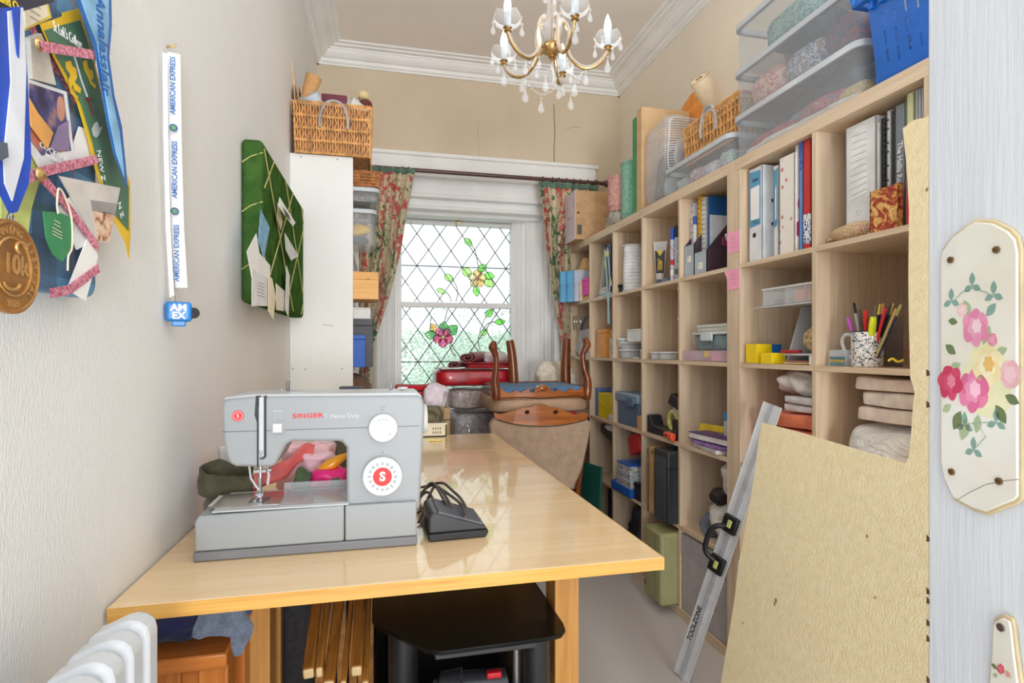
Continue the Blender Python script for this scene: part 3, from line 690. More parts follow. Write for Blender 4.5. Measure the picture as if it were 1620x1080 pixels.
fo = prism_holes(poly, [], 0, .012, ffr).build('foam_sheet', FOAM, smooth=20); tag(fo, 'large beige foam underlay sheet leaning against the near shelves', 'foam sheet')
spk = B()
for px, py, r in ((1228, 950, .004), (1226, 955, .003), (1372, 848, .0025), (1176, 985, .002), (1385, 945, .002), (1467, 300, .003)):
    u, v = fpt(px, py); c = ffr(u, v, -.0008); spk.sphere(c, r, 6, .3, 1, 1.6)
spk.build('surface_nick', M((150, 122, 80), .9), fo)

# ================================================================== SAFETY RULE
ALU = M((216, 219, 222), .38, .25, var=.04); ALUD = M((188, 191, 196), .4, .25)
rb0, rb1 = hz(1078, 1072, .003), hx(1223, 640, 1.236)
ru = thing('aluminium_ruler', 'long aluminium safety ruler with black handle leaning on the shelves', 'ruler', tuple(rb0), world=True)
rd = (rb1-rb0).normalized(); rl_ = (rb1-rb0).length; rs = rd.cross(Vector((-1, -.35, .2))).normalized(); rn = rs.cross(rd).normalized()
if rn.dot(C0-rb0) < 0: rn = -rn
def rpt(u, s, n): return rb0+rd*u+rs*s+rn*n
def rbx(u0, u1, s0, s1, n0, n1): 
    bb = B(); return bb.add([rpt(u, s, n) for u, s, n in ((u0, s0, n0), (u1, s0, n0), (u1, s1, n0), (u0, s1, n0), (u0, s0, n1), (u1, s0, n1), (u1, s1, n1), (u0, s1, n1))], [(0,3,2,1),(4,5,6,7),(0,1,5,4),(1,2,6,5),(2,3,7,6),(3,0,4,7)])
W2 = .034
rbx(0, rl_, -W2, W2, 0, .003).build('rule_blade', ALU, ru, bevel=.0008)
rbx(0, rl_, -.006, .010, .003, .007).build('centre_rib', ALUD, ru, bevel=.001); rbx(0, rl_, -W2, -W2+.006, .003, .005).build('edge_lip', ALU, ru, bevel=.0006)
tk = B()
for i in range(0, 99):
    s1 = .012 if i % 5 else .018; a = rbx(.005+i*.01, .0058+i*.01, W2-s1*.6, W2-.0005, .0031, .0034); tk.add(a.v, a.f)
tk.build('scale_marks', M((60, 62, 66), .6), ru)
# handle
def rule_u(py):
    lo_, hi_ = 0, rl_
    for _ in range(40):
        m_ = (lo_+hi_)/2; q_ = rb0+rd*m_; zc_q = q_.y*CT+q_.x*ST
        if CY-(q_.z-EYE)*F/zc_q > py: lo_ = m_
        else: hi_ = m_
    return lo_
hu0, hu1 = rule_u(893), rule_u(829)
for ha, hb_ in ((hu0-.028, hu0+.03), (hu1-.03, hu1+.028)): rbx(ha, hb_, -.03, .026, .003, .02).build('handle_mount', BLK, ru, bevel=.005)
side = -1 if (rs.x > 0) else 1
hpnt = [rpt(hu0+.012, side*.012, .02), rpt(hu0+.022, side*.03, .036), rpt(hu0+.045, side*.042, .044), rpt(hu1-.045, side*.042, .044), rpt(hu1-.022, side*.03, .036), rpt(hu1-.012, side*.012, .02)]
B().tube(smoothp(hpnt, 4), .009, 10).build('handle', BLK, ru)
VIAL = M((196, 204, 120), .15, var=.02, coat=.5)
for hu in (hu0, hu1): rbx(hu-.012, hu+.014, -.008, .008, .018, .0225).build('spirit_level', VIAL, ru, bevel=.002)
# lettering
Mx = Matrix((rd, (rn.cross(rd)), rn)).transposed(); 
text('TOOLZONE', .024, BLK, ru, rpt(.20, -.016, .0035), Mx.to_euler(), bold=.0004)

# ================================================================== RADIATOR
ENAM = M((208, 211, 215), .3, var=.02, vs=8, coat=.3)
rad = thing('column_radiator', 'white cast iron column radiator under the left end of the table', 'radiator', (-.31, .5, 0), world=True)
def rsec(y):
    pr = []; xa, xb, zt, zb = -.334, -.266, .817, .12
    pts = [(xa, zb), (xa, zt-.030), (xa+.003, zt-.019), (xa+.009, zt-.013), (xa+.018, zt-.010), (xa+.036, zt-.002), (xa+.047, zt), (xa+.057, zt-.003), (xb-.003, zt-.010), (xb, zt-.022), (xb, zb), (xb-.02, zb-.015), (xa+.02, zb-.015)]
    return B().prism(pts, y-.0205, y+.0205, lambda u, v, d: Vector((u, d, v)))
s0 = rsec(.775).build('section', ENAM, rad, bevel=.010, seg=3)
for i in range(1, 13):
    c = s0.copy(); COL.objects.link(c); c.parent = rad; c.location.y -= .0465*i
B().cyl((-.3, .22, .74), (-.3, .78, .74), .022).cyl((-.3, .22, .16), (-.3, .78, .16), .022).build('connecting_tube', ENAM, rad)
for y in (.24, .76): B().box((-.315, y-.015, 0), (-.285, y+.015, .12)).build('foot', ENAM, rad)
B().cyl((-.3, .80, .16), (-.3, .87, .16), .012).cyl((-.3, .86, 0), (-.3, .86, .18), .008).build('supply_pipe', ENAM, rad)

# ================================================================== WHITE BOOKCASE BEHIND THE TABLE
MELW = M((233, 234, 232), .4, var=.015, vs=3)
BX0, BX1, BY0, BY1, BH = wallx(2.71)+.0008, -.112, 2.71, 3.51, 2.02
bc = thing('white_bookcase', 'tall white bookcase standing end-on against the left wall', 'bookcase', (-.25, 3.1, 0), world=True)
B().box((BX0, BY0, 0), (BX1, BY0+.018, BH)).build('side_panel', MELW, bc, bevel=.001); B().box((BX0+.014, BY1-.018, 0), (BX1, BY1, BH)).build('side_panel', MELW, bc, bevel=.001)
B().box((BX0+.014, BY0+.018, 0), (BX0+.018, BY1-.018, BH-.01)).build('back_panel', MELW, bc)
BZ = [.08, .42, .74, 1.055, 1.37, 1.62, 1.83, 2.0]
for z in BZ: B().box((BX0+.018, BY0+.018, z-.018), (BX1-.004, BY1-.018, z)).build('shelf' if z < 2 else 'top_board', MELW, bc, bevel=.001)
for px, py in ((476, 248), (534, 252), (463, 583), (483, 584), (541, 583)):
    v = hy(px, py, BY0); B().cyl((v.x, BY0+.001, v.z), (v.x, BY0-.002, v.z), .004, n=12).build('screw_cap', M((170, 168, 162), .5), bc)
v = hy(518, 514, BY0); B().rbox((v.x, BY0-.0003, v.z), (.05, .001, .003), (0, .1, 0)).build('scuff', M((190, 176, 150), .8), bc)

# ================================================================== CURTAIN POLE AND CURTAINS
RODM = M((86, 58, 50), .35, var=.08, coat=.3)
RY, RZ = 3.60, 2.258
cp = thing('curtain_pole', 'dark brown curtain pole with rings over the window', 'curtain pole', (.6, RY, RZ), world=True)
B().cyl((-.09, RY, RZ), (1.48, RY, RZ), .013, n=16).build('pole', RODM, cp)
fin = [(.0, 0), (.013, .0), (.018, .006), (.013, .012), (.020, .02), (.026, .032), (.02, .045), (.012, .05), (.018, .058), (.012, .066), (.0, .07)]
B().lathe(fin, (1.475, RY, RZ), 18, Matrix.Rotation(PI/2, 4, 'Y')).build('finial', RODM, cp)
B().box((1.42, RY, RZ-.02), (1.44, BW, RZ+.02)).build('bracket', RODM, cp)
for px in (637, 647, 572, 585, 859, 874, 884, 896, 908, 918, 930, 944):
    x = hy(px, 275, RY).x; pts = [(x+.002*math.sin(a), RY+.021*math.sin(a), RZ-.006+.022*math.cos(a)) for a in [2*PI*i/14 for i in range(14)]]
    rg = B().tube(pts, .0042, 6, closed=True).build('ring', RODM, cp)
t = NT('floral_curtain'); co = t.co((1, 1, .8))
ns = t.noise(t.co(), 9, 3, .6, 1.2); v1 = t.voro(t.co(loc=(.3, .1, .2)), 15, out='Color')
sep = t.n('ShaderNodeSeparateColor'); t.l(v1, sep.inputs[0])
big = t.noise(t.co((1, 1, .55), loc=(2, 0, 3)), 7.5, 4, .6, .8)
base = t.ramp(big, [(.0, (92, 118, 80)), (.45, (66, 104, 66)), (.49, (206, 190, 158)), (.56, (214, 200, 170)), (.60, (190, 78, 78)), (.75, (200, 88, 84))])
fine = t.noise(t.co(loc=(5, 1, 0)), 38, 4, .65, 1.4)
spots = t.ramp(fine, [(.0, (60, 96, 62)), (.36, (78, 118, 76)), (.42, (210, 196, 166)), (.58, (214, 200, 172)), (.63, (198, 76, 84)), (1, (176, 54, 66))], True)
mk = t.math('GREATER_THAN', t.noise(t.co(loc=(1, 7, 2)), 26, 3), .52)
cm = t.math('GREATER_THAN', t.math('ADD', t.wave(t.co(), 3.1, 1.2, 2, 3, 'X'), t.math('MULTIPLY', t.noise(t.co(), 12, 2), .5)), 1.12)
base = t.mix(t.math('MULTIPLY', cm, .85), base, (198, 84, 80)); t.col(t.mix(mk, base, spots)); t.bump(t.noise(t.co(), 400, 2), .3, .002); FLOR = t.set(.9, sheen=.2, spec=.15)
TEAL = fabric((104, 134, 118))
def curtain(label, edges, folds, seed, y0=RY-.005):
    """edges: list of (z, x_left, x_right, depth)"""
    zs = [e_[0] for e_ in edges]; NV = 46; NU = folds*8
    def ev(v):
        z = zs[0]+(zs[-1]-zs[0])*v
        for a, c in zip(edges, edges[1:]):
            if c[0] <= z <= a[0]:
                s = (a[0]-z)/(a[0]-c[0]); s = s*s*(3-2*s)*.5+s*.5; return [a[i]+(c[i]-a[i])*s for i in range(4)]
        return list(edges[-1])
    def fn(u, v, dz=0):
        z, xl, xr, dp = ev(v); w = u*folds*2*PI+.7*math.sin(3*v+seed)
        return Vector((xl+(xr-xl)*(u+.018*math.sin(w*.5+seed)), y0-.02+dp*(math.sin(w)+.35*math.sin(1.7*w+seed+2*v)), z))
    e = thing('curtain', label, 'curtain', (edges[0][1], y0, 0), group='floral window curtains', world=True)
    B().grid(fn, NU, NV).build('curtain_panel', FLOR, e, thick=.003, smooth=60)
    B().grid(lambda u, v: fn(u, v*.028)+Vector((0, -.004, .003)), NU, 3).build('heading_band', TEAL, e, thick=.004, smooth=60)
    return e
def cx(px, y=RY): return hy(px, 300, y).x
def zz(py, px=620, y=RY): return hy(px, py, y).z
curtain('floral curtain on the left of the window, drawn back behind the bookcase', [(zz(268), -.13, cx(655), .016), (zz(330), -.13, cx(643), .022), (zz(400), -.14, cx(632), .024), (zz(470), -.15, cx(615), .022), (zz(540), -.16, cx(592), .018), (zz(600), -.17, cx(583), .016), (.75, -.18, cx(580), .014)], 6, 1.0)
curtain('floral curtain on the right of the window, tucked behind the shelf unit', [(zz(290, 870), cx(851), cx(945), .018), (zz(330, 870), cx(857), 1.40, .022), (zz(368, 870), cx(861), 1.28, .024), (zz(386, 870), cx(863), 1.236, .024), (zz(460, 880), cx(873), 1.236, .02), (zz(520, 890), cx(884), 1.238, .018), (zz(565, 890), cx(890), 1.24, .014), (.62, cx(891), 1.24, .014)], 6, 4.0, RY-.0)
# sheer voile hanging in the right of the recess
def voile(u, v): return Vector((1.16+.16*u, 3.70-.02+.012*math.sin(u*26), 1.75-1.0*v))
B_ = B().grid(voile, 40, 8).build('net_curtain', M((244, 244, 244), .9, alpha=.75, var=.01), thick=.001, smooth=60); tag(B_, 'sheer white net curtain at the right of the window', 'net curtain')

# ================================================================== CHANDELIER
BRASS = M((196, 160, 104), .25, .85, var=.08); GLS = clear((232, 236, 240), .15, .05); CRY = clear((236, 240, 244), .24, .02); CAND = M((180, 190, 200), .5, var=.03)
ch = thing('chandelier', 'glass and brass five-arm chandelier with crystal drops', 'chandelier', (.626, 2.0, 2.23), world=True)
c0 = Vector((.626, 2.0, 2.235)); c0.x = hy(873, 82, 2.0).x
def tr(prof, dz, nm, m, n=24): return B().lathe([(r, z+dz) for r, z in prof], c0, n).build(nm, m, ch, smooth=50)
tr([(.0, -.040), (.005, -.036), (.004, -.028), (.014, -.026), (.012, -.020), (.026, -.012), (.036, .0), (.038, .012), (.030, .024), (.018, .030), (.0, .031)], 0, 'brass_hub', BRASS)
tr([(.018, .030), (.028, .034), (.018, .042), (.034, .058), (.040, .078), (.038, .098), (.026, .118), (.019, .145), (.018, .175), (.028, .190), (.020, .20), (.014, .21)], 0, 'glass_baluster', GLS)
tr([(.014, .21), (.024, .222), (.034, .24), (.03, .262), (.016, .28), (.014, .34), (.026, .36), (.012, .38)], 0, 'glass_baluster', GLS)
B().cyl(c0+Vector((0, 0, .03)), (c0.x, c0.y, CEIL-.05), .004, n=8).build('stem', BRASS, ch)
B().lathe([(.0, -.06), (.02, -.055), (.045, -.03), (.055, 0)], (c0.x, c0.y, CEIL), 24).build('ceiling_rose', BRASS, ch)
def drop(par, p, h, nm='crystal_drop'):
    p = Vector(p)
    o = B().lathe([(.0005, 0), (.0022*h/.04, -.06*h/.9), (h*.10, -h*.28), (h*.22, -h*.52), (h*.26, -h*.70), (h*.21, -h*.88), (h*.09, -h*.98), (.0005, -h)], p, 8, None, 1, .6).build(nm, CRY, par, smooth=20)
    B().sphere(p+Vector((0, 0, .006)), .0055, 8).build('crystal_bead', CRY, o, smooth=0)
    B().cyl(p+Vector((0, 0, .006)), p+Vector((0, 0, .018)), .0008, n=5).build('wire', BRASS, o)
tips = []
for k, aa in enumerate((0, 74, 150, 218, 288)):
    a = math.radians(aa); d = Vector((math.cos(a)*CT+math.sin(a)*ST, math.sin(a)*CT-math.cos(a)*ST, 0)); r_ = .205
    def q(r, z): return c0+d*r+Vector((0, 0, z))
    pts = smoothp([q(.038, .105), q(.05, .098), q(.062, .07), q(.062, .035), q(.058, .0), q(.075, -.035), q(.11, -.062), (q(.15, -.06)), q(.185, -.035), q(r_, .0)], 4)
    am = B().tube(pts, .0065, 8).build('arm', BRASS, ch); B().tube([p_+Vector((0, 0, .004)) for p_ in pts], .0075, 8).build('glass_sleeve', clear((236, 232, 224), .35, .05), am)
    B().tube([q(.03, .004), q(.058, .0)], .005, 8).build('arm_root', BRASS, am); B().sphere(q(.038, .112), .010, 10).build('glass_finial', CRY, am)
    B().lathe([(.0, -.004), (.014, .0), (.010, .01), (.016, .014), (.0, .016)], q(r_, 0), 14).build('brass_cup', BRASS, am)
    bo = B(); n = 20; rings = []
    for rr, z in ((.012, .016), (.030, .018), (.043, .028), (.048, .044), (.050, .050)):
        rings.append([q(r_, z+(.006*math.cos(5*2*PI*j/n) if rr > .045 else 0))+Vector((rr*(1+.05*math.cos(5*2*PI*j/n))*math.cos(2*PI*j/n), rr*(1+.05*math.cos(5*2*PI*j/n))*math.sin(2*PI*j/n), 0)) for j in range(n)])
    bo.ring(rings, cap=False).build('glass_dish', GLS, am, thick=.0015, smooth=50)
    B().tube([rings[-1][j] for j in range(n)], .0014, 5, closed=True).build('dish_rim', CRY, am)
    B().cyl(q(r_, .016), q(r_, .066), .0125, n=16).build('candle_sleeve', CAND, am)
    B().lathe([(.009, .066), (.013, .078), (.0125, .095), (.008, .115), (.003, .13), (.0005, .134)], q(r_, 0), 14).build('candle_bulb', clear((240, 238, 230), .45, .05), am)
    pl_ = bpy.data.lights.new('candle_fill', 'POINT'); pl_.energy = .8; pl_.color = (1, .975, .94); pl_.shadow_soft_size = .012; po = bpy.data.objects.new('candle_fill', pl_); COL.objects.link(po); po.parent = ch; po.location = q(r_, .10)-Vector(OFF[ch.name])  # added fill light inside each unlit bulb, to lift the dark ceiling
    B().tube([q(r_, .068), q(r_+.002, .09), q(r_-.002, .1), q(r_, .07)], .001, 4).build('filament', BRASS, am)
    for j in range(4):
        b_ = a+PI/4+j*PI/2; drop(am, q(r_, .018)+Vector((.05*math.cos(b_), .05*math.sin(b_), .004)), .036)
    drop(am, q(r_, -.03), .052); drop(am, q(.125, -.082), .044); tips.append(q(.118, -.066))
    drop(am, q(.062, -.05), .036)
for k in range(5):
    a_, b_ = tips[k], tips[(k+1) % 5]; g = B()
    for i in range(1, 13):
        s = i/13; p_ = a_.lerp(b_, s)+Vector((0, 0, -.055*4*s*(1-s))); g.sphere(p_, .0045, 6)
    g.build('bead_garland', CRY, ch, kind=None, smooth=0); drop(ch, a_.lerp(b_, .5)+Vector((0, 0, -.078)), .05)
for j in range(6):
    b_ = j*PI/3; drop(ch, c0+Vector((.034*math.cos(b_), .034*math.sin(b_), .222)), .034)
# ------------------------------------------------------------------ soft shapes
def sup(lo, hi, e=.35, seed=0, amp=0, f=6, nu=18, nv=28, flat=True, crease=0):
    """rounded cushion-like block between two corners, lightly rumpled"""
    lo, hi = Vector(lo), Vector(hi); c = (lo+hi)/2; h = (hi-lo)/2; bb = B(); k_in = amp*.5+crease*.5; h = Vector((h.x-min(.2*h.x, k_in), h.y-min(.2*h.y, k_in), h.z-min(.06*h.z, k_in)))
    def pw(x, p): return math.copysign(abs(x)**p, x)
    rings = []
    for i in range(nu+1):
        ph = -PI/2+PI*i/nu; ring = []
        for j in range(nv):
            th = 2*PI*j/nv
            p = Vector((h.x*pw(math.cos(ph), e)*pw(math.cos(th), e), h.y*pw(math.cos(ph), e)*pw(math.sin(th), e), h.z*pw(math.sin(ph), e)))
            q = c+p
            if amp: q = q+pil(q, seed, f, amp)+pil(q, seed+5, f*2.3, amp*.45)
            if crease: q = q+p.normalized()*crease*((1-3*abs(mnoise.noise(q*f*1.1+Vector((seed, 0, seed)))))+.55*(1-3*abs(mnoise.noise(q*f*2.4+Vector((0, seed, 3))))))
            if flat: q = Vector([min(max(q[i_], lo[i_]), hi[i_]) for i_ in range(3)])
            ring.append(q)
        rings.append(ring)
    return bb.ring(rings, True)
def fold_stack(name, label, cat, lo, hi, n, cols, seed=0, group=None, amp=.006):
    """n folded layers of cloth, each with its rounded fold towards the room"""
    e = thing(name, label, cat, ((lo[0]+hi[0])/2, (lo[1]+hi[1])/2, lo[2]), group=group, world=True); h = (hi[2]-lo[2])/n; r = random.Random(seed)
    for i in range(n):
        j = [r.uniform(0, .014), r.uniform(0, .01), 0, r.uniform(-.02, 0)]
        sup((lo[0]+j[0], lo[1]+j[1], lo[2]+i*h), (hi[0]+j[2], hi[1]+j[3], lo[2]+(i+1)*h), .2, seed+i, amp*1.5, 5, 16, 44).build('fold', fabric(cols[i % len(cols)]), e, smooth=70)
    return e
def heap(name, label, cat, lo, hi, col, seed=0, amp=.02, f=9, group=None, mat=None, e=.7):
    o = sup(lo, hi, e, seed, amp*.8, f, 44, 64, crease=amp*.95).build(name, mat or fabric(col), smooth=75); return tag(o, label, cat, group)
def ysm(pts, off): return [(v.y, v.z) for v in (hw(px, py, off) for px, py in pts)]
def wfr(u, v, d): return Vector((wallx(u)+d, u, v))
def wcard(name, label, cat, pts, off, m, th=.0012, group=None, parent=None, curl=0):
    o = B().prism(ysm(pts, off), off, off+th, wfr).build(name, m, parent, smooth=0)
    return tag(o, label, cat, group) if label else o
WROT = (PI/2, 0, PI/2)
def wtext(s_, size, m, par, px, py, off, roll=0, sx=1, **k):
    v = hw(px, py, off); o = text(s_, size, m, par, v, WROT, sx=sx, **k)
    o.rotation_euler = (Matrix.Rotation(PI/2, 3, 'Z') @ Matrix.Rotation(PI/2, 3, 'X') @ Matrix.Rotation(roll, 3, 'Z')).to_euler(); return o
PAPER = M((240, 240, 238), .7, var=.02); CARDW = M((228, 229, 232), .6, var=.04, vs=30); CREAMC = M((234, 222, 196), .7, var=.04)

# ================================================================== TARTAN MEMO BOARD AND WHAT IS TUCKED INTO IT
t = NT('tartan'); sx_ = t.n('ShaderNodeSeparateXYZ'); tcn = t.n('ShaderNodeTexCoord'); t.l(tcn.outputs['Object'], sx_.inputs[0])
def band(o_, fr, lo_, hi_): 
    m_ = t.math('FRACT', t.math('MULTIPLY', sx_.outputs[o_], fr)); return t.math('MULTIPLY', t.math('GREATER_THAN', m_, lo_), t.math('LESS_THAN', m_, hi_))
c = t.mix(t.math('MULTIPLY', band('Y', 7, .1, .45), .75), (76, 136, 176), (40, 76, 112)); c = t.mix(t.math('MULTIPLY', band('Z', 7, .2, .5), .7), c, (34, 76, 106)); c = t.mix(t.math('MULTIPLY', band('Z', 7, .7, .78), .6), c, (40, 84, 70))
c = t.mix(band('Y', 7, .70, .725), c, (178, 84, 96)); c = t.mix(t.math('MULTIPLY', band('Z', 7, .93, .95), .8), c, (178, 84, 96)); t.col(c); t.bump(t.noise(t.co(), 500, 2), .5, .002); TART = t.set(.95, sheen=.2)
mb = thing('memo_board', 'blue tartan memo board with pink ribbons on the left wall', 'memo board', (wallx(.6), .6, 1.2), world=True)
BOF = .032
yr = hw(155, 400, BOF).y; zb_ = hw(150, 472, BOF).z
B().prism([(.30, zb_), (yr-.012, zb_), (yr, zb_+.012), (yr, 1.72), (yr-.012, 1.732), (.30, 1.732)], .001, BOF, wfr).build('padded_panel', TART, mb, bevel=.009, seg=3)
t = NT('pink_braid'); t.col(t.ramp(t.noise(t.co(), 260, 2), [(.4, (158, 40, 74)), (.6, (214, 130, 150))])); BRAID = t.set(.8, sheen=.3)
def braid(pts, off=.049, w=8): 
    q = [hw(px, py, off) for px, py in pts]
    for a, c in zip(q, q[1:]): B().beam(a, c, .011, .0016, WN).build('ribbon', BRAID, mb)
braid([(35, 10), (66, 75), (97, 118), (120, 160)], .0335); braid([(66, 73), (155, 88)], .055); braid([(45, 281), (64, 272), (153, 252)], .047); braid([(66, 280), (110, 330), (155, 392)], .047); braid([(80, 464), (110, 458), (156, 424)], .047)
for px, py in ((62, 70), (63, 276)):
    v = hw(px, py, .05); B().lathe([(.0, .006), (.004, .005), (.007, .002), (.008, 0)], v, 16, Matrix.Rotation(PI/2, 4, 'Y')).build('brass_stud', BRASS, mb)
# cards and keepsakes
NAVY = M((38, 40, 60), .5); YEL = M((234, 204, 60), .5)
k_ = wcard('dark_card', 'dark navy card with yellow lettering at the top of the memo board', 'card', [(-20, -10), (80, -14), (84, 3), (40, 16), (0, 26), (-20, 28)], .062, NAVY); wtext('and On', .012, YEL, k_, 18, 6, .064, .24, bold=.0003)
k_ = wcard('cream_card', 'cream card with yellow border above the green pennant', 'card', [(34, 6), (72, -4), (80, 28), (38, 48)], .040, YEL)
wcard('card_face', None, None, [(36, 8), (69, -1), (76, 25), (39, 44)], .0414, CREAMC, parent=k_)
for py in (8, 20, 30): wtext('~~~~~~', .006, M((150, 150, 160), .6), k_, 56, py, .0431, .2)
PENG = M((76, 116, 92), .6, var=.1); GOLDF = M((226, 186, 40), .55, var=.06)
pn = thing('college_pennant', 'long green college pennant with yellow edging and heraldic lions', 'pennant', tuple(hw(110, 100, .04)), world=True)
wcard('pennant_border', None, None, [(62, 38), (98, 26), (98, 20), (124, 14), (138, 60), (160, 140), (178, 210), (205, 290), (206, 370), (203, 410), (198, 385), (180, 350), (150, 268), (140, 225), (122, 165), (100, 120), (84, 90)], .041, GOLDF, .0008, parent=pn)
wcard('pennant_cloth', None, None, [(70, 48), (104, 38), (126, 32), (138, 66), (158, 142), (176, 212), (203, 296), (203, 365), (182, 340), (156, 268), (146, 225), (128, 165), (106, 120), (88, 88)], .0422, PENG, .0006, parent=pn)
wtext("St Luk's College", .017, PAPER, pn, 108, 57, .0434, .18, sx=.62)
wtext('NEW Z', .016, PAPER, pn, 160, 262, .0434, -1.2, sx=.8); wtext('N Z', .014, PAPER, pn, 191, 332, .0434, -1.05)
for k0, pts in enumerate((((103, 98), (112, 96), (114, 104), (120, 108), (122, 122), (118, 130), (128, 140), (127, 148), (118, 143), (115, 134), (111, 140), (124, 154), (121, 156), (112, 148), (108, 128), (111, 118), (104, 108)), ((131, 98), (137, 94), (140, 108), (147, 112), (148, 122), (144, 128), (152, 136), (150, 140), (143, 133), (140, 124), (133, 110)))):
    q = ysm(pts, .0434); prism_holes(q, [], .0434, .0437, wfr).build('lion_motif', GOLDF, pn, smooth=0)
B().tube([hw(x, y, .0440) for x, y in ((118, 90), (128, 125), (138, 153))], .0012, 5).build('sword_blade', M((190, 196, 200), .4), pn); B().tube([hw(x, y, .0440) for x, y in ((138, 153), (143, 168), (148, 182))], .001, 5).tube([hw(x, y, .0441) for x, y in ((136, 158), (146, 155))], .001, 5).build('sword_hilt', M((120, 40, 44), .5), pn)
wcard('wing_motif', None, None, [(149, 195), (154, 192), (157, 202), (162, 200), (157, 212), (152, 218), (147, 214), (145, 204)], .0434, M((186, 196, 190), .5), .0003, parent=pn)
SKY = M((136, 186, 224), .6, var=.12, vs=30); SBL = M((40, 104, 180), .55)
rb_ = thing('sash_ribbon', 'pale blue lettered sash ribbon hanging at the edge of the memo board', 'ribbon', tuple(hw(160, 120, .06)), world=True)
wcard('sash_border', None, None, [(118, -10), (175, -10), (176, 40), (172, 90), (180, 150), (192, 200), (198, 260), (201, 297), (192, 275), (180, 245), (168, 190), (156, 120), (148, 70), (132, 30)], .058, SBL, .0008, parent=rb_)
wcard('sash_cloth', None, None, [(124, -10), (171, -10), (172, 40), (168, 90), (176, 150), (188, 205), (195, 262), (196, 280), (184, 245), (172, 188), (161, 120), (153, 70), (137, 28)], .0592, SKY, .0006, parent=rb_)
wtext('Annalasslair', .036, SBL, rb_, 163, 73, .0604, -1.42, sx=.72, bold=.0004)
pc = wcard('cocktail_card', 'glossy event card reading cocktails in the city', 'card', [(42, 124), (104, 145), (118, 262), (62, 268), (42, 230)], .0385, CARDW)
t = NT('photo_print'); t.col(t.ramp(t.noise(t.co(), 34, 3), [(.35, (30, 34, 78)), (.5, (74, 72, 128)), (.62, (160, 120, 120)), (.7, (190, 110, 90))])); PRINT = t.set(.3)
wcard('print', None, None, [(46, 131), (100, 149), (112, 238), (66, 246), (46, 220)], .0398, PRINT, .0004, parent=pc)
v = hw(96, 172, .0403); B().prism([(v.y+.008*math.cos(i*PI/7), v.z+.015*math.sin(i*PI/7)) for i in range(14)], .0402, .0405, wfr).build('print', M((206, 150, 126), .5), pc, smooth=0)
wcard('print', None, None, [(78, 236), (92, 200), (108, 190), (110, 238)], .0402, M((150, 130, 170), .5), .0003, parent=pc)
wtext('COCKTAILS', .0092, PAPER, pc, 88, 243, .0408, .0, sx=1.35); wtext('in the CITY', .0088, PAPER, pc, 92, 255, .0408, .0, sx=1.3)
wcard('orange_leaflet', 'orange and white leaflet tucked behind the medal ribbon', 'leaflet', [(42, 150), (58, 178), (83, 210), (74, 235), (48, 200)], .0418, M((238, 172, 92), .6, var=.1))
wcard('linen_pouch', 'small beige linen pouch under the top pink ribbon', 'pouch', [(38, 60), (56, 52), (66, 75), (80, 134), (42, 124)], .0365, fabric((206, 198, 186)), .006)
wcard('lime_leaflet', 'yellow-green leaflet hanging below the orange one', 'leaflet', [(0, 180), (45, 175), (82, 212), (64, 275), (48, 330), (42, 378), (0, 370)], .0352, M((212, 220, 130), .6, var=.15, vs=20))
k_ = wcard('price_ticket', 'narrow white ticket beside the event card', 'ticket', [(116, 225), (124, 200), (140, 206), (151, 252), (115, 260)], .0372, PAPER)
k_ = wcard('beach_photo', 'faded snapshot of people on a beach tucked under the ribbon', 'photograph', [(92, 278), (189, 297), (172, 383), (150, 383)], .044, M((214, 208, 202), .4, var=.06, vs=20)); t = NT('snapshot'); t.col(t.ramp(t.noise(t.co(), 90, 3), [(.4, (226, 200, 176)), (.56, (206, 150, 110)), (.64, (120, 80, 60))])); SNAP = t.set(.4)
wcard('print', None, None, [(148, 332), (181, 338), (173, 381), (152, 381)], .0453, SNAP, .0003, parent=k_); wcard('print', None, None, [(143, 316), (185, 322), (182, 340), (146, 334)], .0453, M((160, 154, 152), .4), .0003, parent=k_)
wcard('folded_letter', 'folded white letter behind the green shield tag', 'letter', [(88, 330), (134, 290), (142, 330), (152, 378), (120, 395), (100, 345)], .0425, CARDW)
k_ = wcard('handwritten_note', 'pointed white handwritten note at the bottom of the memo board', 'note', [(107, 453), (138, 373), (154, 405), (134, 476), (112, 462)], .0445, PAPER)
sg = thing('shield_tag', 'green shield-shaped swing tag on white string', 'tag', tuple(hw(90, 370, .05)), world=True)
wcard('tag_card', None, None, [(67, 334), (92, 336), (112, 344), (115, 362), (110, 392), (97, 414), (82, 402), (72, 378)], .0495, M((56, 138, 88), .5), .0015, parent=sg)
for py, w in ((350, '-----'), (356, '-----'), (363, '--------'), (368, '--------'), (373, '--------')): wtext(w, .008, CREAMC, sg, 91, py, .0513, -.1)
B().tube(smoothp([hw(x, y, .052) for x, y in ((92, 338), (90, 322), (93, 298), (103, 312), (113, 345), (114, 390), (108, 405), (107, 428))], 4), .0012, 5).build('string', CREAMC, sg)
md = thing('running_medal', 'bronze ten kilometre race medal on a blue and white ribbon', 'medal', tuple(hw(20, 200, .07)), world=True)
RBL = M((26, 76, 190), .5, var=.06); RWH = M((226, 230, 238), .55, var=.05)
MO = .075
wcard('medal_ribbon', None, None, [(-20, 15), (34, 10), (42, 120), (48, 250), (44, 290), (26, 335), (14, 338), (0, 310), (-20, 280)], MO, RBL, .001, parent=md)
wcard('medal_ribbon', None, None, [(11, 18), (35, 12), (40, 110), (36, 250), (18, 318), (6, 290), (4, 250), (16, 130)], MO+.0014, RWH, .001, parent=md)
wcard('medal_ribbon', None, None, [(18, 14), (31, 12), (29, 92), (26, 85)], MO+.0028, RBL, .0008, parent=md)
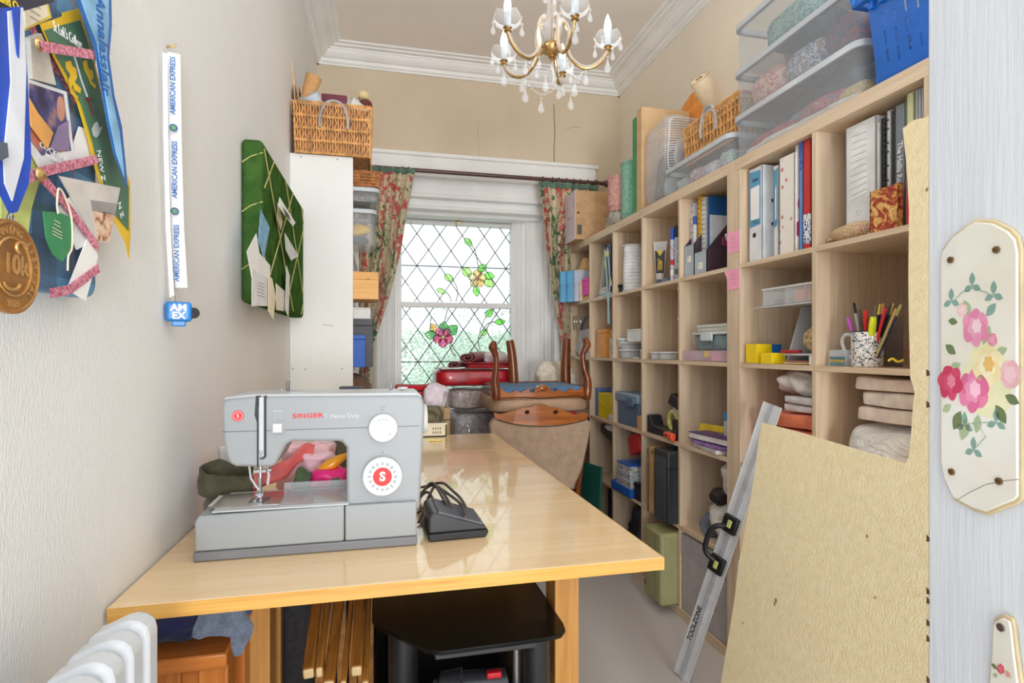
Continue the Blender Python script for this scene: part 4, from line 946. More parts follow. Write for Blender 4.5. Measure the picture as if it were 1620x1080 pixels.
B().tube(smoothp([hw(x, y, MO+.002) for x, y in ((16, 338), (12, 345), (17, 352), (22, 345), (17, 338), (17, 352), (15, 366), (19, 372))], 4), .0012, 6).build('clip', STEEL, md)
BRZ = M((176, 122, 62), .38, .55, var=.12, vs=30); BRZL = M((208, 158, 96), .38, .5, var=.08)
mc = hw(15, 422, MO); mr = .045
m0 = B().lathe([(.0, -.002), (mr, -.002), (mr, .003), (mr*.93, .0042), (mr*.90, .003), (0, .003)], mc, 40, Matrix.Rotation(PI/2, 4, 'Y')).build('medal_disc', BRZ, md, smooth=30)
B().tube([mc+Vector((.0035, mr*.62*math.cos(i*PI/12), mr*.62*math.sin(i*PI/12))) for i in range(24)], .0012, 5, closed=True).build('inner_ring', BRZL, m0)
text('10k', .026, BRZL, m0, mc+Vector((.0036, .004, .002)), WROT, bold=.0008)
B().tube([mc+Vector((.0036, .012+.008*math.cos(i*PI/8), .020+.006*math.sin(i*PI/8))) for i in range(12)], .0015, 5).tube([mc+Vector((.0036, -.004+.012*math.cos(PI+i*PI/8), -.016+.006*math.sin(PI+i*PI/8))) for i in range(9)], .0018, 5).build('swirl', BRZL, m0)
def arc_text(s_, a0, da, r, size):
    for i, chh in enumerate(s_):
        a = math.radians(a0-da*i); p = mc+Vector((.0034, r*math.cos(a), r*math.sin(a))); o = text(chh, size, BRZL, m0, p, WROT, bold=.0003)
        o.rotation_euler = (Matrix.Rotation(PI/2, 3, 'Z') @ Matrix.Rotation(PI/2, 3, 'X') @ Matrix.Rotation(a-PI/2, 3, 'Z')).to_euler()
arc_text('RUNNING FESTIVAL', 150, 13, mr*.77, .0095)
text('2021', .0095, BRZL, m0, mc+Vector((.0034, .0, -mr*.78)), WROT, bold=.0002)
wcard('dark_clip', None, None, [(-20, 220), (8, 226), (10, 248), (-20, 262)], MO+.004, M((90, 98, 112), .5), .002, parent=md)

# ================================================================== LANYARD
ly = thing('lanyard', 'white lettered lanyard with a blue tape measure hung on the wall', 'lanyard', tuple(hw(272, 300, 0)), world=True)
v = hw(264, 74, .0); B().tube([v, v+Vector((.012, 0, .002)), v+Vector((.016, 0, .008))], .002, 6).build('hook', BRASS, ly)
STRAP = M((236, 237, 239), .45, var=.02)
LYN = (C0-hw(272, 300, 0)); LYN.z = 0; LYN.normalize(); LYA = math.atan2(LYN.y, LYN.x)
for pts, off in ((((261, 84), (262, 200), (266, 360), (272, 470)), .012), (((272, 84), (274, 220), (278, 360), (284, 455)), .016)):
    q = [hw(x+ (3 if off > .013 else 0), y, off) for x, y in pts]
    for a, c in zip(q, q[1:]): B().beam(a, c, .008 if off < .013 else .022, .0008, LYN).build('strap', STRAP, ly)
LBL = M((40, 104, 176), .5)
for px, py in ((273.5, 135), (276.5, 268), (279.5, 400)): wtext('AMERICAN EXPRESS', .0128, LBL, ly, px, py, .0186, PI/2, bold=.0003, sx=.98).rotation_euler = (Matrix.Rotation(LYA+PI/2, 3, 'Z') @ Matrix.Rotation(PI/2, 3, 'X') @ Matrix.Rotation(PI/2, 3, 'Z')).to_euler()
for px, py in ((274.5, 202), (276.5, 334)):
    v = hw(px, py, .0186); o = B().cyl(v-LYN*.001, v+LYN*.0006, .0075, n=18).build('crest', M((58, 92, 140), .5), ly); B().cyl(v+LYN*.0006, v+LYN*.001, .0045, n=12).build('crest_centre', M((96, 150, 90), .5), o)
TB = M((28, 128, 206), .3, coat=.4)
v = hw(279, 493, .02); bl = B().rbox(v+Vector((.004, 0, 0)), (.022, .046, .040), (0, 0, LYA)).build('tape_measure', TB, ly, bevel=.007, seg=4)
B().rbox(v+Vector((.004, .001, -.023)), (.014, .024, .012), (0, 0, LYA)).build('tape_end', TB, bl, bevel=.002); B().cyl(v+Vector((.004, 0, 0))+Matrix.Rotation(LYA, 3, 'Z') @ Vector((-.008, .023, -.002)), v+Vector((.004, 0, 0))+Matrix.Rotation(LYA, 3, 'Z') @ Vector((.006, .026, -.002)), .011, n=16).build('tape_button', BLK, bl)
for s_, dz in (('AM', .006), ('EX', -.007)):
    o = text(s_, .019, PAPER, bl, v+Vector((.004, 0, dz*1.2))+LYN*.0115, (PI/2, 0, LYA+PI/2), bold=.0006)
B().rbox(v+Vector((-.004, -.002, .024)), (.004, .010, .014)).build('strap_clip', M((190, 188, 178), .4, .5), ly)

# ================================================================== GREEN PIN BOARD
t = NT('green_velvet'); t.col(t.ramp(t.noise(t.co(), 16, 4), [(.3, (50, 82, 38)), (.7, (76, 108, 54))])); t.bump(t.noise(t.co(), 300, 2), .3, .002); VELV = t.set(.95, spec=.0)
gb = thing('pin_board', 'green velvet pin board with criss-cross cord on the left wall', 'pin board', (wallx(2.2), 2.2, 1.28), world=True)
gy0, gy1 = hw(380, 300, 0).y, 2.690; GO = .062
gz1, gz0 = hw(384, 207, .02).z, hw(384, 476, .02).z
B().prism([(gy0, gz0), (gy1, gz0), (gy1, gz1), (gy0, gz1)], .002, GO, wfr).build('padded_panel', VELV, gb, bevel=.014, seg=4)
CORD = M((196, 188, 120), .7)
def cord(a, c): 
    q = [wfr(a[0], a[1], GO+.002), wfr(c[0], c[1], GO+.002)]; B().tube(q, .002, 5).build('cord', CORD, gb)
gw, gh = gy1-gy0, gz1-gz0
for k in (-.45, 0, .45, .9):
    for sgn in (1, -1):
        pts = []
        f0, f1 = (k, k+.65)
        def yy(s): return gy0+gw*(f0+(f1-f0)*(s if sgn > 0 else 1-s))
        ss = [i/40 for i in range(41) if gy0+.012 <= yy(i/40) <= gy1-.012]
        if len(ss) > 2: cord((yy(ss[0]), gz0+.012+(gh-.024)*ss[0]), (yy(ss[-1]), gz0+.012+(gh-.024)*ss[-1]))
for zf in (.2, .55, .85): B().tube([wfr(gy0-.001, gz0+gh*zf, .004), wfr(gy0-.002, gz0+gh*zf+.02, .03), wfr(gy0+.004, gz0+gh*zf+.035, GO)], .0016, 5).build('cord', CORD, gb)
G_ = 'cards on the green pin board'
wcard('postcard', 'light blue postcard tucked under the cords', 'postcard', [(412, 331), (426, 360), (417, 410), (408, 380)], GO+.006, M((110, 168, 206), .5, var=.15, vs=40), group=G_)
wcard('envelope', 'white envelope pinned low on the green board', 'envelope', [(390, 398), (405, 369), (410, 400), (427, 420), (426, 470), (398, 440)], GO+.008, PAPER, group=G_)
k_ = wcard('invitation_card', 'white printed invitation on the green board', 'card', [(398, 425), (424, 440), (425, 484), (398, 484)], GO+.010, CARDW, group=G_)
for i in range(5): B().beam(hw(407, 446+5*i, GO+.0122), hw(419, 450+5*i, GO+.0122), .0012, .0003, WN).build('print_line', M((120, 124, 130), .6), k_)
wcard('kraft_envelope', 'cream envelope standing out at the bottom of the green board', 'envelope', [(424, 436), (430, 440), (436, 470), (432, 505), (424, 492)], GO+.014, CREAMC, group=G_)
wcard('greeting_card', 'cream greeting card at the board’s lower corner', 'card', [(436, 448), (452, 462), (449, 492), (437, 490)], GO+.010, M((226, 222, 206), .6), group=G_)
k_ = wcard('sketch_card', 'white card with a black drawing near the bookcase', 'card', [(442, 312), (467, 352), (463, 358), (440, 326)], GO+.03, PAPER, group=G_); wcard('drawing', None, None, [(447, 327), (457, 340), (460, 350), (452, 342)], GO+.0315, M((50, 50, 50), .6), .0003, parent=k_)
wcard('tan_card', 'small tan card behind the black drawing', 'card', [(439, 320), (447, 350), (444, 364), (438, 345)], GO+.012, M((206, 188, 150), .6), group=G_)
wcard('folded_leaflet', 'grey folded leaflet sticking out beside the bookcase', 'leaflet', [(450, 368), (472, 405), (460, 412), (452, 395)], GO+.026, M((206, 210, 208), .5), group=G_)
wcard('narrow_envelope', 'narrow white envelope at the far edge of the green board', 'envelope', [(453, 420), (458, 436), (456, 502), (451, 490)], GO+.016, M((224, 226, 226), .6), group=G_)
# ================================================================== CHAIRS STACKED BEHIND THE TABLE
WAL = wood((88, 42, 18), (122, 62, 28), (150, 84, 40), 'Z', .9, .28, .4, name='walnut_upright'); WALH = wood((128, 66, 20), (166, 92, 32), (192, 116, 50), 'X', .8, .25, .5, name='walnut_rail')
TANF = fabric((176, 150, 126), .4, .08, 700); TANL = M((182, 148, 118), .5, var=.05, vs=20, bump=.15, bs=200)
NAIL = M((96, 70, 44), .35, .8)
YA = 2.73
ca = thing('dining_chair', 'tan upholstered dining chair standing with its back to the table', 'chair', (.78, 2.9, 0), group='carved walnut dining chairs', world=True)
def a2(px, py, Y=YA): v = hy(px, py, Y); return (v.x, v.z)
crest = [(781.6, 652.5), (790, 655), (798, 654), (811, 650), (826, 645), (834, 644.5), (841, 643), (848, 639.5), (855, 638.5), (862, 639.5), (868, 643), (881, 645), (898, 651), (905, 654.5), (911, 656), (918, 653), (926, 653), (929, 657), (927, 662), (903, 668.5), (880, 671.5), (855, 672.5), (830, 671.5), (808, 668.5), (783, 661.5)]
def hole(px, py, rx, ry, n=14, Y=YA): return [a2(px+rx*math.cos(2*PI*i/n), py+ry*math.sin(2*PI*i/n), Y) for i in range(n)]
prism_holes([a2(*p) for p in crest], [hole(833, 651.5, 4, 3.6), hole(878, 651.5, 4, 3.6)], YA-.012, YA+.022, XZf).build('crest_rail', WALH, ca, bevel=.003, smooth=30)
z45 = .44
bl_ = [a2(783, 661), a2(808, 668), a2(855, 672), a2(903, 668), a2(927, 662), a2(935, 668), a2(930, 700), a2(921, 740), (a2(908, 790)[0], z45), (a2(800, 790)[0], z45), a2(786, 760), a2(778, 700), a2(775, 672)]
prism_holes(bl_, [], YA-.008, YA+.05, XZf).build('back_pad', TANF, ca, bevel=.012, smooth=40)
def nails(par, pts, Y, r=.0032, step=.0075):
    bb = B(); q = smoothp([Vector((a2(*p, Y)[0], Y, a2(*p, Y)[1])) for p in pts], 8)
    d = 0; last = q[0]
    for p in q:
        while (p-last).length >= step:
            last = last+(p-last).normalized()*step; bb.sphere(last, r, 6)
    o = bb.build('nail_trim', NAIL, par, smooth=60, kind='stuff'); return o
nails(ca, [(784, 663), (808, 670), (830, 673.5), (855, 674.5), (880, 673.5), (903, 670), (927, 664)], YA-.011)
sup((.585, YA+.03, .40), (1.03, YA+.46, .52), .35, 3, .004).build('seat', TANF, ca, smooth=70)
B().box((.60, YA+.04, .34), (1.015, YA+.47, .41)).build('seat_rail', WALH, ca, bevel=.006)
for x, y in ((.62, YA+.03), (.99, YA+.03), (.62, YA+.45), (.99, YA+.45)):
    B().tube([(x, y, .36), (x, y, .2), (x, y-.01 if y < 3 else y+.01, 0)], [.024, .019, .015], 8).build('leg', WAL, ca)
for sx2 in (-1, 1): B().tube([(.805+sx2*.185, YA+.02, .36), (.805+sx2*.205, YA+.01, .6), (.805+sx2*.2, YA+.02, .80)], .014, 8).build('back_post', WAL, ca)
# the second chair, upside down on top
YB = 2.80
cbn = thing('dining_chair', 'upturned walnut dining chair with carved legs in the air, stacked on the other', 'chair', (.80, 3.0, .86), group='carved walnut dining chairs', world=True)
v0, v1 = hy(777, 657, YB), hy(937, 628, YB)
sup((v0.x, YB-.02, v0.z), (v1.x, YB+.47, v1.z+.012), .38, 8, .003, 5, 20, 40).build('seat', TANL, cbn, smooth=70)
ap = [(789, 612), (791, 613), (797, 618), (803, 621), (810, 620), (815, 616.5), (822, 620.5), (830, 617), (837, 613), (846, 615.5), (849, 612), (853, 609.5), (860, 608.5), (866, 611), (869, 615.5), (875, 612.5), (883, 616.5), (893, 619.5), (898, 617), (902, 612.5), (907, 617), (912, 618), (920, 612), (922, 612), (922, 627.5), (890, 628.5), (858, 629.5), (820, 630.5), (792, 631.5), (789, 631)]
def b2(px, py): return a2(px, py, YB)
prism_holes([b2(*p) for p in ap], [hole(840.5, 617.5, 4.6, 2.8, 12, YB), hole(875, 616.2, 4.6, 2.8, 12, YB)], YB-.012, YB+.018, XZf).build('apron', WALH, cbn, bevel=.003, smooth=30)
o = B(); cs = b2(858, 614); o.sphere((cs[0], YB-.012, cs[1]), .016, 12, 1.6, .5, 1); 
for k in (-2, -1, 1, 2): o.sphere((cs[0]+k*.009, YB-.013, cs[1]-.004*abs(k)), .008, 8, 1, .6, 1)
o.build('shell_carving', WALH, cbn)
nails(cbn, [(779, 634), (792, 630), (800, 629.5), (830, 628.5), (858, 630), (890, 627), (918, 626), (926, 630), (935, 631)], YB-.018)
zz_ = b2(858, 611)[1]
B().box((v0.x+.04, YB+.012, zz_-.03), (v1.x-.04, YB+.42, zz_-.004)).build('base_cloth', fabric((92, 130, 168)), cbn)
for x in (v0.x+.03, v1.x-.045): B().box((x, YB+.01, zz_-.05), (x+.018, YB+.42, zz_-.002)).build('side_rail', WAL, cbn)
B().box((v0.x+.05, YB+.41, zz_-.05), (v1.x-.05, YB+.43, zz_+.002)).build('back_rail', WAL, cbn)
def leg2(pts, Y, cbn, flat=.8):
    q = smoothp([Vector((a2(p[0], p[1], Y)[0], Y, a2(p[0], p[1], Y)[1])) for p in pts], 5); k = F/(Y*CT+.8*ST)
    rr = [p[2]*.62/k for p in pts]; rs_ = []
    for i in range(len(pts)-1): rs_ += [rr[i]+(rr[i+1]-rr[i])*j/5 for j in range(5)]
    B().tube(q, rs_+[rr[-1]], 10, flat=flat).build('leg', WAL, cbn, smooth=50)
leg2([(782, 539.5, 7), (781, 543, 10), (779.5, 549, 14), (782, 556, 11), (784.5, 566, 8.5), (784.5, 585, 10), (782.5, 600, 12), (783.5, 613, 15), (784.5, 624, 15), (784, 632, 13)], YB, cbn)
leg2([(925, 534, 7), (926.5, 538, 10), (928, 545, 14), (925, 552, 11.5), (921.5, 562, 9), (923.5, 582, 10.5), (928.5, 598, 12), (929, 612, 14.5), (928, 624, 15), (929, 631, 12)], YB, cbn)
leg2([(806, 538, 10), (809, 555, 11), (811.5, 580, 12), (813, 610, 13)], YB+.40, cbn, 1); leg2([(896.5, 536, 10.5), (895.5, 555, 12), (894.5, 580, 13), (895, 610, 13.5)], YB+.40, cbn, 1)
# dark green board and a grey mesh file behind the chair
q = hy(948, 760, 2.86)
gbd = B().rbox((1.085, 2.95, .262), (.012, .34, .52), (0, .06, .25)).build('green_board', M((20, 84, 70), .55), bevel=.003); tag(gbd, 'dark green board leaning between the chairs and the shelves', 'board')

# ================================================================== PILE UNDER THE WINDOW
YP = 3.30
def pt(px, py, Y=YP): return hy(px, py, Y)
REDL = M((196, 22, 36), .28, var=.1, vs=10, coat=.3); 
t = NT('cling_wrap'); co = t.co(); t.col(t.ramp(t.noise(co, 9, 5, .7, 1), [(.3, (118, 112, 114)), (.5, (176, 170, 172)), (.7, (214, 210, 212))])); t.bump(t.noise(co, 34, 4, .6, 1.5), .9, .012); WRAP = t.set(.14, coat=.6)
t = NT('cling_wrap_tan'); co = t.co(); t.col(t.ramp(t.noise(co, 9, 5, .7, 1), [(.3, (150, 130, 130)), (.5, (190, 174, 170)), (.7, (224, 218, 218))])); t.bump(t.noise(co, 34, 4, .6, 1.5), .9, .012); WRAPT = t.set(.14, coat=.6)
a, c = pt(716, 652), pt(806, 652)
tag(sup((a.x, YP, 0), (c.x+.05, YP+.36, a.z), .22, 21, .012, 8, 24, 40).build('wrapped_bundle', WRAP, smooth=70), 'grey plastic-wrapped bundle at the bottom of the pile under the window', 'bundle', 'plastic-wrapped bundles')
a, c = pt(709, 651), pt(806, 612)
tag(sup((a.x, YP, a.z+.004), (c.x+.05, YP+.36, c.z-.003), .25, 22, .01, 8, 24, 40).build('wrapped_bundle', WRAPT, smooth=70), 'pinkish plastic-wrapped bundle directly under the red cushion', 'bundle', 'plastic-wrapped bundles')
a, c = pt(690, 612), pt(812, 583.5)
rc = thing('red_cushion', 'glossy red vinyl box cushion on the pile below the window', 'cushion', (a.x+.2, YP+.15, a.z), world=True)
sup((a.x, YP-.02, a.z), (c.x+.03, YP+.34, c.z), .28, 2, .002, 5, 20, 44).build('cushion_body', REDL, rc, smooth=70)
B().tube([(a.x+.02, YP-.02, c.z-.006), (c.x+.02, YP-.02, c.z-.006)], .003, 6).tube([(a.x+.02, YP-.02, a.z+.008), (c.x+.02, YP-.02, a.z+.008)], .003, 6).build('piping', M((120, 16, 28), .4), rc)
# rolled and folded hides on the cushion
def spiral(c, r0, turns, sq, n=60):
    pts = []
    for i in range(n): s = i/(n-1); aa = 2*PI*turns*s; r = r0*(.22+.78*s); pts.append((c[0]+r*math.cos(aa)*1.25, c[1]+r*math.sin(aa)*sq))
    return pts
def roll(name, label, ctr, r0, turns, sq, length, dirv, col, inner, seed):
    dirv = Vector(dirv).normalized(); up = Vector((0, 0, 1)); sd = dirv.cross(up).normalized(); ctr = Vector(ctr); pts = spiral((0, 0), r0, turns, sq)
    bb = B(); bb.grid(lambda u, v: ctr+sd*pts[min(59, int(round(u*59)))][0]+up*pts[min(59, int(round(u*59)))][1]+dirv*length*v+pil(ctr+sd*pts[min(59, int(round(u*59)))][0]+dirv*v*.2, seed, 12, .006), 59, 8)
    return tag(bb.build(name, M(col, .45, var=.1, vs=18), thick=.006, smooth=60), label, 'fabric', 'folded hides on the red cushion')
v = pt(745, 568.5); roll('leather_roll', 'rolled dusty pink leather on the red cushion, loops showing', (v.x-.02, YP+.02, v.z+.012), .045, 2.2, .72, .30, (.5, 1, 0), (158, 96, 96), None, 3)
v = pt(728, 577); roll('leather_roll', 'smaller dusky leather roll under the big one', (v.x-.035, YP+.005, v.z+.002), .03, 1.7, .7, .28, (.4, 1, 0), (140, 84, 86), None, 4)
a, c = pt(735, 583), pt(806, 573); fold_stack('red_leather_fold', 'folded bright red leather lying on the red cushion', 'fabric', (a.x, YP-.02, a.z+.001), (c.x+.02, YP+.28, c.z), 3, [(190, 40, 52), (206, 60, 70), (176, 34, 46)], 5, amp=.004)
a, c = pt(772, 575), pt(806, 556); heap('white_lining', 'crumpled white lining beside the leather roll', 'fabric', (a.x, YP+.06, a.z), (c.x+.02, YP+.28, c.z), (232, 224, 226), 6, .012)
a = pt(694, 584); tag(B().rbox((a.x+.07, YP+.08, a.z+.006), (.14, .16, .006), (0, -.05, .2)).build('pattern_paper', PAPER, smooth=0), 'white paper sheet under the leather roll', 'paper')
# cardboard box behind the machine with cloths on top
KRAFT = M((196, 160, 118), .8, var=.06, vs=20); KRAFTL = M((208, 174, 132), .8, var=.05)
YC = 2.78
a, c = hy(640, 690, YC), hy(712, 645, YC)
kb = thing('cardboard_box', 'open cardboard box behind the table holding cloths', 'box', (a.x+.1, YC+.15, 0), world=True)
B().box((a.x-.12, YC, 0), (c.x, YC+.30, c.z)).build('carton', KRAFT, kb, bevel=.002); B().box((a.x-.12, YC-.002, c.z-.06), (c.x, YC, c.z-.055)).build('flap_line', DARK, kb)
zt = c.z
a, c = hy(640, 640, YC), hy(712, 606, YC)
fold_stack('red_cloth', 'red folded cloth with white edge left of the wrapped bundles', 'fabric', (a.x-.05, YC+.08, zt+.001), (c.x-.03, YC+.28, hy(690, 612, YC).z), 4, [(178, 30, 44), (232, 222, 226), (196, 60, 72), (206, 40, 54)], 7)
a, c = hy(674, 636, YC), hy(712, 604, YC); heap('white_cloth', 'white cotton cloth with pink edge spilling over the cardboard box', 'fabric', (a.x-.01, YC-.02, zt+.002), (c.x-.005, YC+.08, hy(690, 606, YC).z), (238, 226, 236), 12, .016)
t = NT('camouflage'); t.col(t.ramp(t.noise(t.co(), 14, 3, .55, .6), [(.0, (84, 80, 62)), (.42, (112, 106, 84)), (.5, (146, 130, 102)), (.6, (78, 84, 62)), (1, (96, 92, 70))], True)); CAMO = t.set(.9)
# cream basket on the far end of the table, olive cloth draped over it
bs_ = hz(660, 691, TZ); be_ = hz(706, 690, TZ)
CRM = M((236, 230, 206), .45, var=.02)
cbk = thing('plastic_basket', 'cream slotted plastic basket on the far end of the table', 'basket', (bs_.x+.05, 2.55, TZ), world=True)
x0, x1, y0, y1, z0, z1 = bs_.x-.06, be_.x, bs_.y-.01, bs_.y+.07, TZ, TZ+.062
for lo, hi in (((x0, y0, z0), (x1, y0+.004, z1)), ((x0, y1-.004, z0), (x1, y1, z1)), ((x0, y0, z0), (x0+.004, y1, z1)), ((x1-.004, y0, z0), (x1, y1, z1))): B().box(lo, hi).build('wall_panel', CRM, cbk)
B().box((x0, y0, z0), (x1, y1, z0+.004)).build('bottom', CRM, cbk); B().box((x0-.004, y0-.004, z1-.008), (x1+.004, y0+.003, z1)).box((x1-.003, y0, z1-.008), (x1+.004, y1, z1)).build('rim', CRM, cbk)
sl = B()
for r_ in range(2):
    for k in range(4): sl.box((x1-.062+k*.011, y0-.0008, z0+.014+r_*.018), (x1-.057+k*.011, y0+.001, z0+.024+r_*.018))
sl.build('slots', M((120, 110, 90), .8), cbk, kind='stuff')
heap('camouflage_cloth', 'olive camouflage cloth crumpled into the cream basket', 'fabric', (x0+.008, y0+.008, TZ+.01), (x1-.008, y1-.008, TZ+.135), None, 9, .02, 8, mat=CAMO)
yp = hz(690, 697, TZ); tag(B().rbox((yp.x-.04, yp.y+.008, TZ+.004), (.13, .05, .008), (0, 0, .05)).build('yellow_packet', M((240, 222, 130), .25, var=.08, vs=60, coat=.5), bevel=.002), 'flat yellow packet in clear wrap on the table beside the machine', 'packet')
wp = hz(678, 699, TZ); tag(B().rbox((wp.x-.06, wp.y-.01, TZ+.002), (.12, .03, .004), (0, 0, .04)).build('paper_slip', PAPER), 'white paper slip in front of the yellow packet', 'paper')
# cushion and bright cloth behind the upturned chair
a, c = hy(850, 612, 3.38), hy(893, 584, 3.38); heap('cream_cushion', 'cream cushion behind the upturned chair', 'cushion', (a.x, 3.34, .78), (c.x+.08, 3.52, c.z+.05), (236, 226, 208), 31, .012)
tag(sup((a.x-.10, 3.30, 0), (c.x+.09, 3.55, .79), .25, 33, .01).build('cloth_sack', fabric((206, 60, 76)), smooth=70), 'stuffed red cloth sack below the cream cushion', 'sack')

# ================================================================== FABRIC HEAP BEHIND THE SEWING MACHINE
def hp2(px, py, Y): return hy(px, py, Y)
def strip(name, label, pts, w, m, group='offcuts behind the machine', th=.003, dirv=(0, 1, 0), cat='fabric'):
    """a ribbon of cloth running through points, w wide along dirv"""
    q = smoothp(pts, 6); d = Vector(dirv).normalized()
    return tag(B().grid(lambda u, v: q[min(len(q)-1, int(round(u*(len(q)-1))))]+d*w*(v-.5)+pil(q[min(len(q)-1, int(round(u*(len(q)-1))))]+d*v*.1, 3, 25, .003), len(q)-1, 4).build(name, m, thick=th, smooth=60), label, cat, group)
PINKS = M((240, 190, 200), .3, var=.06, coat=.3); CORAL = M((222, 106, 104), .4, var=.08); LILAC = M((236, 200, 214), .55, var=.06); ORNG = M((240, 160, 30), .3, var=.08, coat=.3); HOTP = M((232, 36, 124), .45, var=.06); DGRN = fabric((88, 110, 76)); OLIV = fabric((84, 80, 62), .9, .3, 240)
Yh = 1.52
a, c = hp2(445, 775, Yh), hp2(552, 700, Yh)
heap('pink_satin', 'pale pink satin heaped behind the sewing machine', 'fabric', (a.x-.02, Yh, TZ+.001), (c.x-.03, Yh+.14, hp2(490, 699, Yh+.05).z), None, 4, .012, 8, 'offcuts behind the machine', PINKS, .4)
strip('coral_strap', 'coral leather strap curling out of the fabric heap', [hp2(395, 768, 1.36), hp2(425, 752, 1.38), hp2(452, 742, 1.40), hp2(466, 728, 1.42), hp2(480, 716, 1.44), hp2(494, 719, 1.45)], .045, CORAL, dirv=(.25, .3, 1))
heap('lilac_cloth', 'pale lilac cloth rolled under the orange one', 'fabric', tuple(hp2(468, 762, 1.42)), (hp2(535, 720, 1.42).x, 1.50, hp2(520, 716, 1.42).z), None, 14, .012, 10, 'offcuts behind the machine', LILAC, .6)
o = B().tube(smoothp([hp2(498, 750, 1.40), hp2(515, 740, 1.40), hp2(535, 727, 1.40), hp2(556, 716, 1.40)], 5), [.008+.012*math.sin(PI*min(1, i/13)) for i in range(16)], 10, flat=.7).build('orange_cloth', ORNG, smooth=60); tag(o, 'shiny orange cloth twisted on top of the heap', 'fabric', 'offcuts behind the machine')
heap('hot_pink_cloth', 'hot pink ribbon cloth at the front of the heap', 'fabric', (hp2(480, 775, 1.36).x, 1.355, TZ), (hp2(552, 750, 1.36).x, 1.42, hp2(520, 742, 1.36).z-.004), None, 24, .012, 14, 'offcuts behind the machine', HOTP, .6)
heap('green_offcut', 'frayed dark green tweed offcut behind the throat plate', 'fabric', (hp2(452, 778, 1.35).x, 1.342, TZ), (hp2(490, 740, 1.35).x, 1.40, hp2(478, 738, 1.35).z), None, 34, .014, 12, 'offcuts behind the machine', DGRN, .7)
heap('olive_offcut', 'olive tweed scrap at the right of the heap', 'fabric', (hp2(515, 776, 1.35).x, 1.345, TZ), (hp2(556, 752, 1.35).x, 1.40, hp2(530, 757, 1.35).z), None, 44, .01, 14, 'offcuts behind the machine', DGRN, .7)
heap('tweed_roll', 'dark olive tweed bundle at the back of the heap', 'fabric', (hp2(520, 760, 1.62).x, 1.60, TZ), (hp2(572, 705, 1.62).x, 1.78, hp2(560, 690, 1.62).z), None, 54, .014, 8, 'offcuts behind the machine', OLIV, .6)
# strap loops on the wall side
strip('tweed_strap', 'folded olive tweed strap looping out left of the machine', [hp2(400, 770, 1.36), hp2(360, 772, 1.36), hp2(325, 768, 1.36), hp2(316, 758, 1.38), hp2(325, 750, 1.40), hp2(345, 742, 1.42), hp2(352, 745, 1.44), hp2(365, 750, 1.46), hp2(400, 752, 1.46)], .05, OLIV, 'straps beside the machine', .006, (0, .3, 1))
strip('red_ribbon', 'glossy red and pink ribbon loop against the wall', [hp2(336, 758, 1.44), hp2(332, 745, 1.44), hp2(337, 735, 1.44), hp2(346, 736, 1.44), hp2(345, 750, 1.44), hp2(352, 757, 1.44)], .05, M((206, 44, 60), .25, var=.15, vs=40, coat=.4), 'straps beside the machine')
strip('crimson_ribbon', 'crimson ribbon glimpsed under the machine head', [hp2(362, 748, 1.5), hp2(372, 740, 1.5), hp2(380, 742, 1.5), hp2(378, 752, 1.5)], .05, M((176, 20, 40), .4), 'straps beside the machine')
heap('grey_cloth_bundle', 'grey and white cloth bundle tucked between machine and wall', 'fabric', (hp2(318, 800, 1.4).x+.012, 1.36, TZ+.001), (hp2(345, 775, 1.4).x+.02, 1.46, hp2(330, 778, 1.4).z), (120, 112, 104), 64, .008, 12)
sc_ = hp2(352, 700, 1.5); 
o = thing('wall_socket', 'white plug and olive flex on the wall behind the machine', 'plug', tuple(hw(349, 718, 0)), world=True); v = hw(349, 718, 0)
B().rbox(v+Vector((.012, 0, 0)), (.024, .035, .045)).build('plug_body', WHP, o, bevel=.004); B().tube(smoothp([v+Vector((.02, .01, -.02)), v+Vector((.03, .02, -.05)), v+Vector((.03, .04, -.10))], 4), .005, 6).build('flex', M((110, 104, 84), .6), o)
# small dark box on a shelf end behind the machine top
v = hy(555, 624, 2.05)
tag(B().rbox((v.x, 2.05, TZ+.135), (.075, .05, .27)).build('dark_carton', M((62, 68, 82), .4), bevel=.003), 'slim dark carton standing behind the machine', 'carton')

# ================================================================== UNDER THE TABLE
PINE = wood((150, 84, 30), (184, 108, 42), (204, 130, 60), 'X', .8, .4, .2, name='pine_plank'); PINEV = wood((150, 84, 30), (180, 104, 40), (200, 126, 58), 'Z', .8, .4, .2, name='pine_post'); PLY = wood((120, 74, 24), (150, 98, 38), (168, 114, 52), 'Y', .9, .4, .2, name='bent_ply')
SZ = .60
st = thing('wooden_stool', 'small orange pine stool beside the radiator', 'stool', (-.33, 1.2, 0), world=True)
sx1 = -.262
B().box((-.405, 1.10, SZ-.028), (sx1, 1.318, SZ)).build('seat', PINE, st, bevel=.004)
for x, y in ((-.395, 1.13), (sx1-.055, 1.13), (-.395, 1.27), (sx1-.055, 1.27)): B().box((x, y, 0), (x+.05, y+.04, SZ-.028)).build('leg', PINEV, st, bevel=.003)
B().box((-.39, 1.14, SZ-.09), (sx1-.01, 1.16, SZ-.028)).build('apron', PINE, st)
heap('blue_bundle', 'dark blue and purple clothes bundle on the stool', 'clothing', (-.395, 1.11, SZ+.001), (-.292, 1.29, SZ+.095), (42, 46, 84), 71, .014, 10)
heap('blue_scarf', 'bright blue cloth pushed under the table top', 'clothing', (-.286, 1.20, SZ+.001), (-.25, 1.30, SZ+.095), (44, 84, 160), 72, .01, 10)
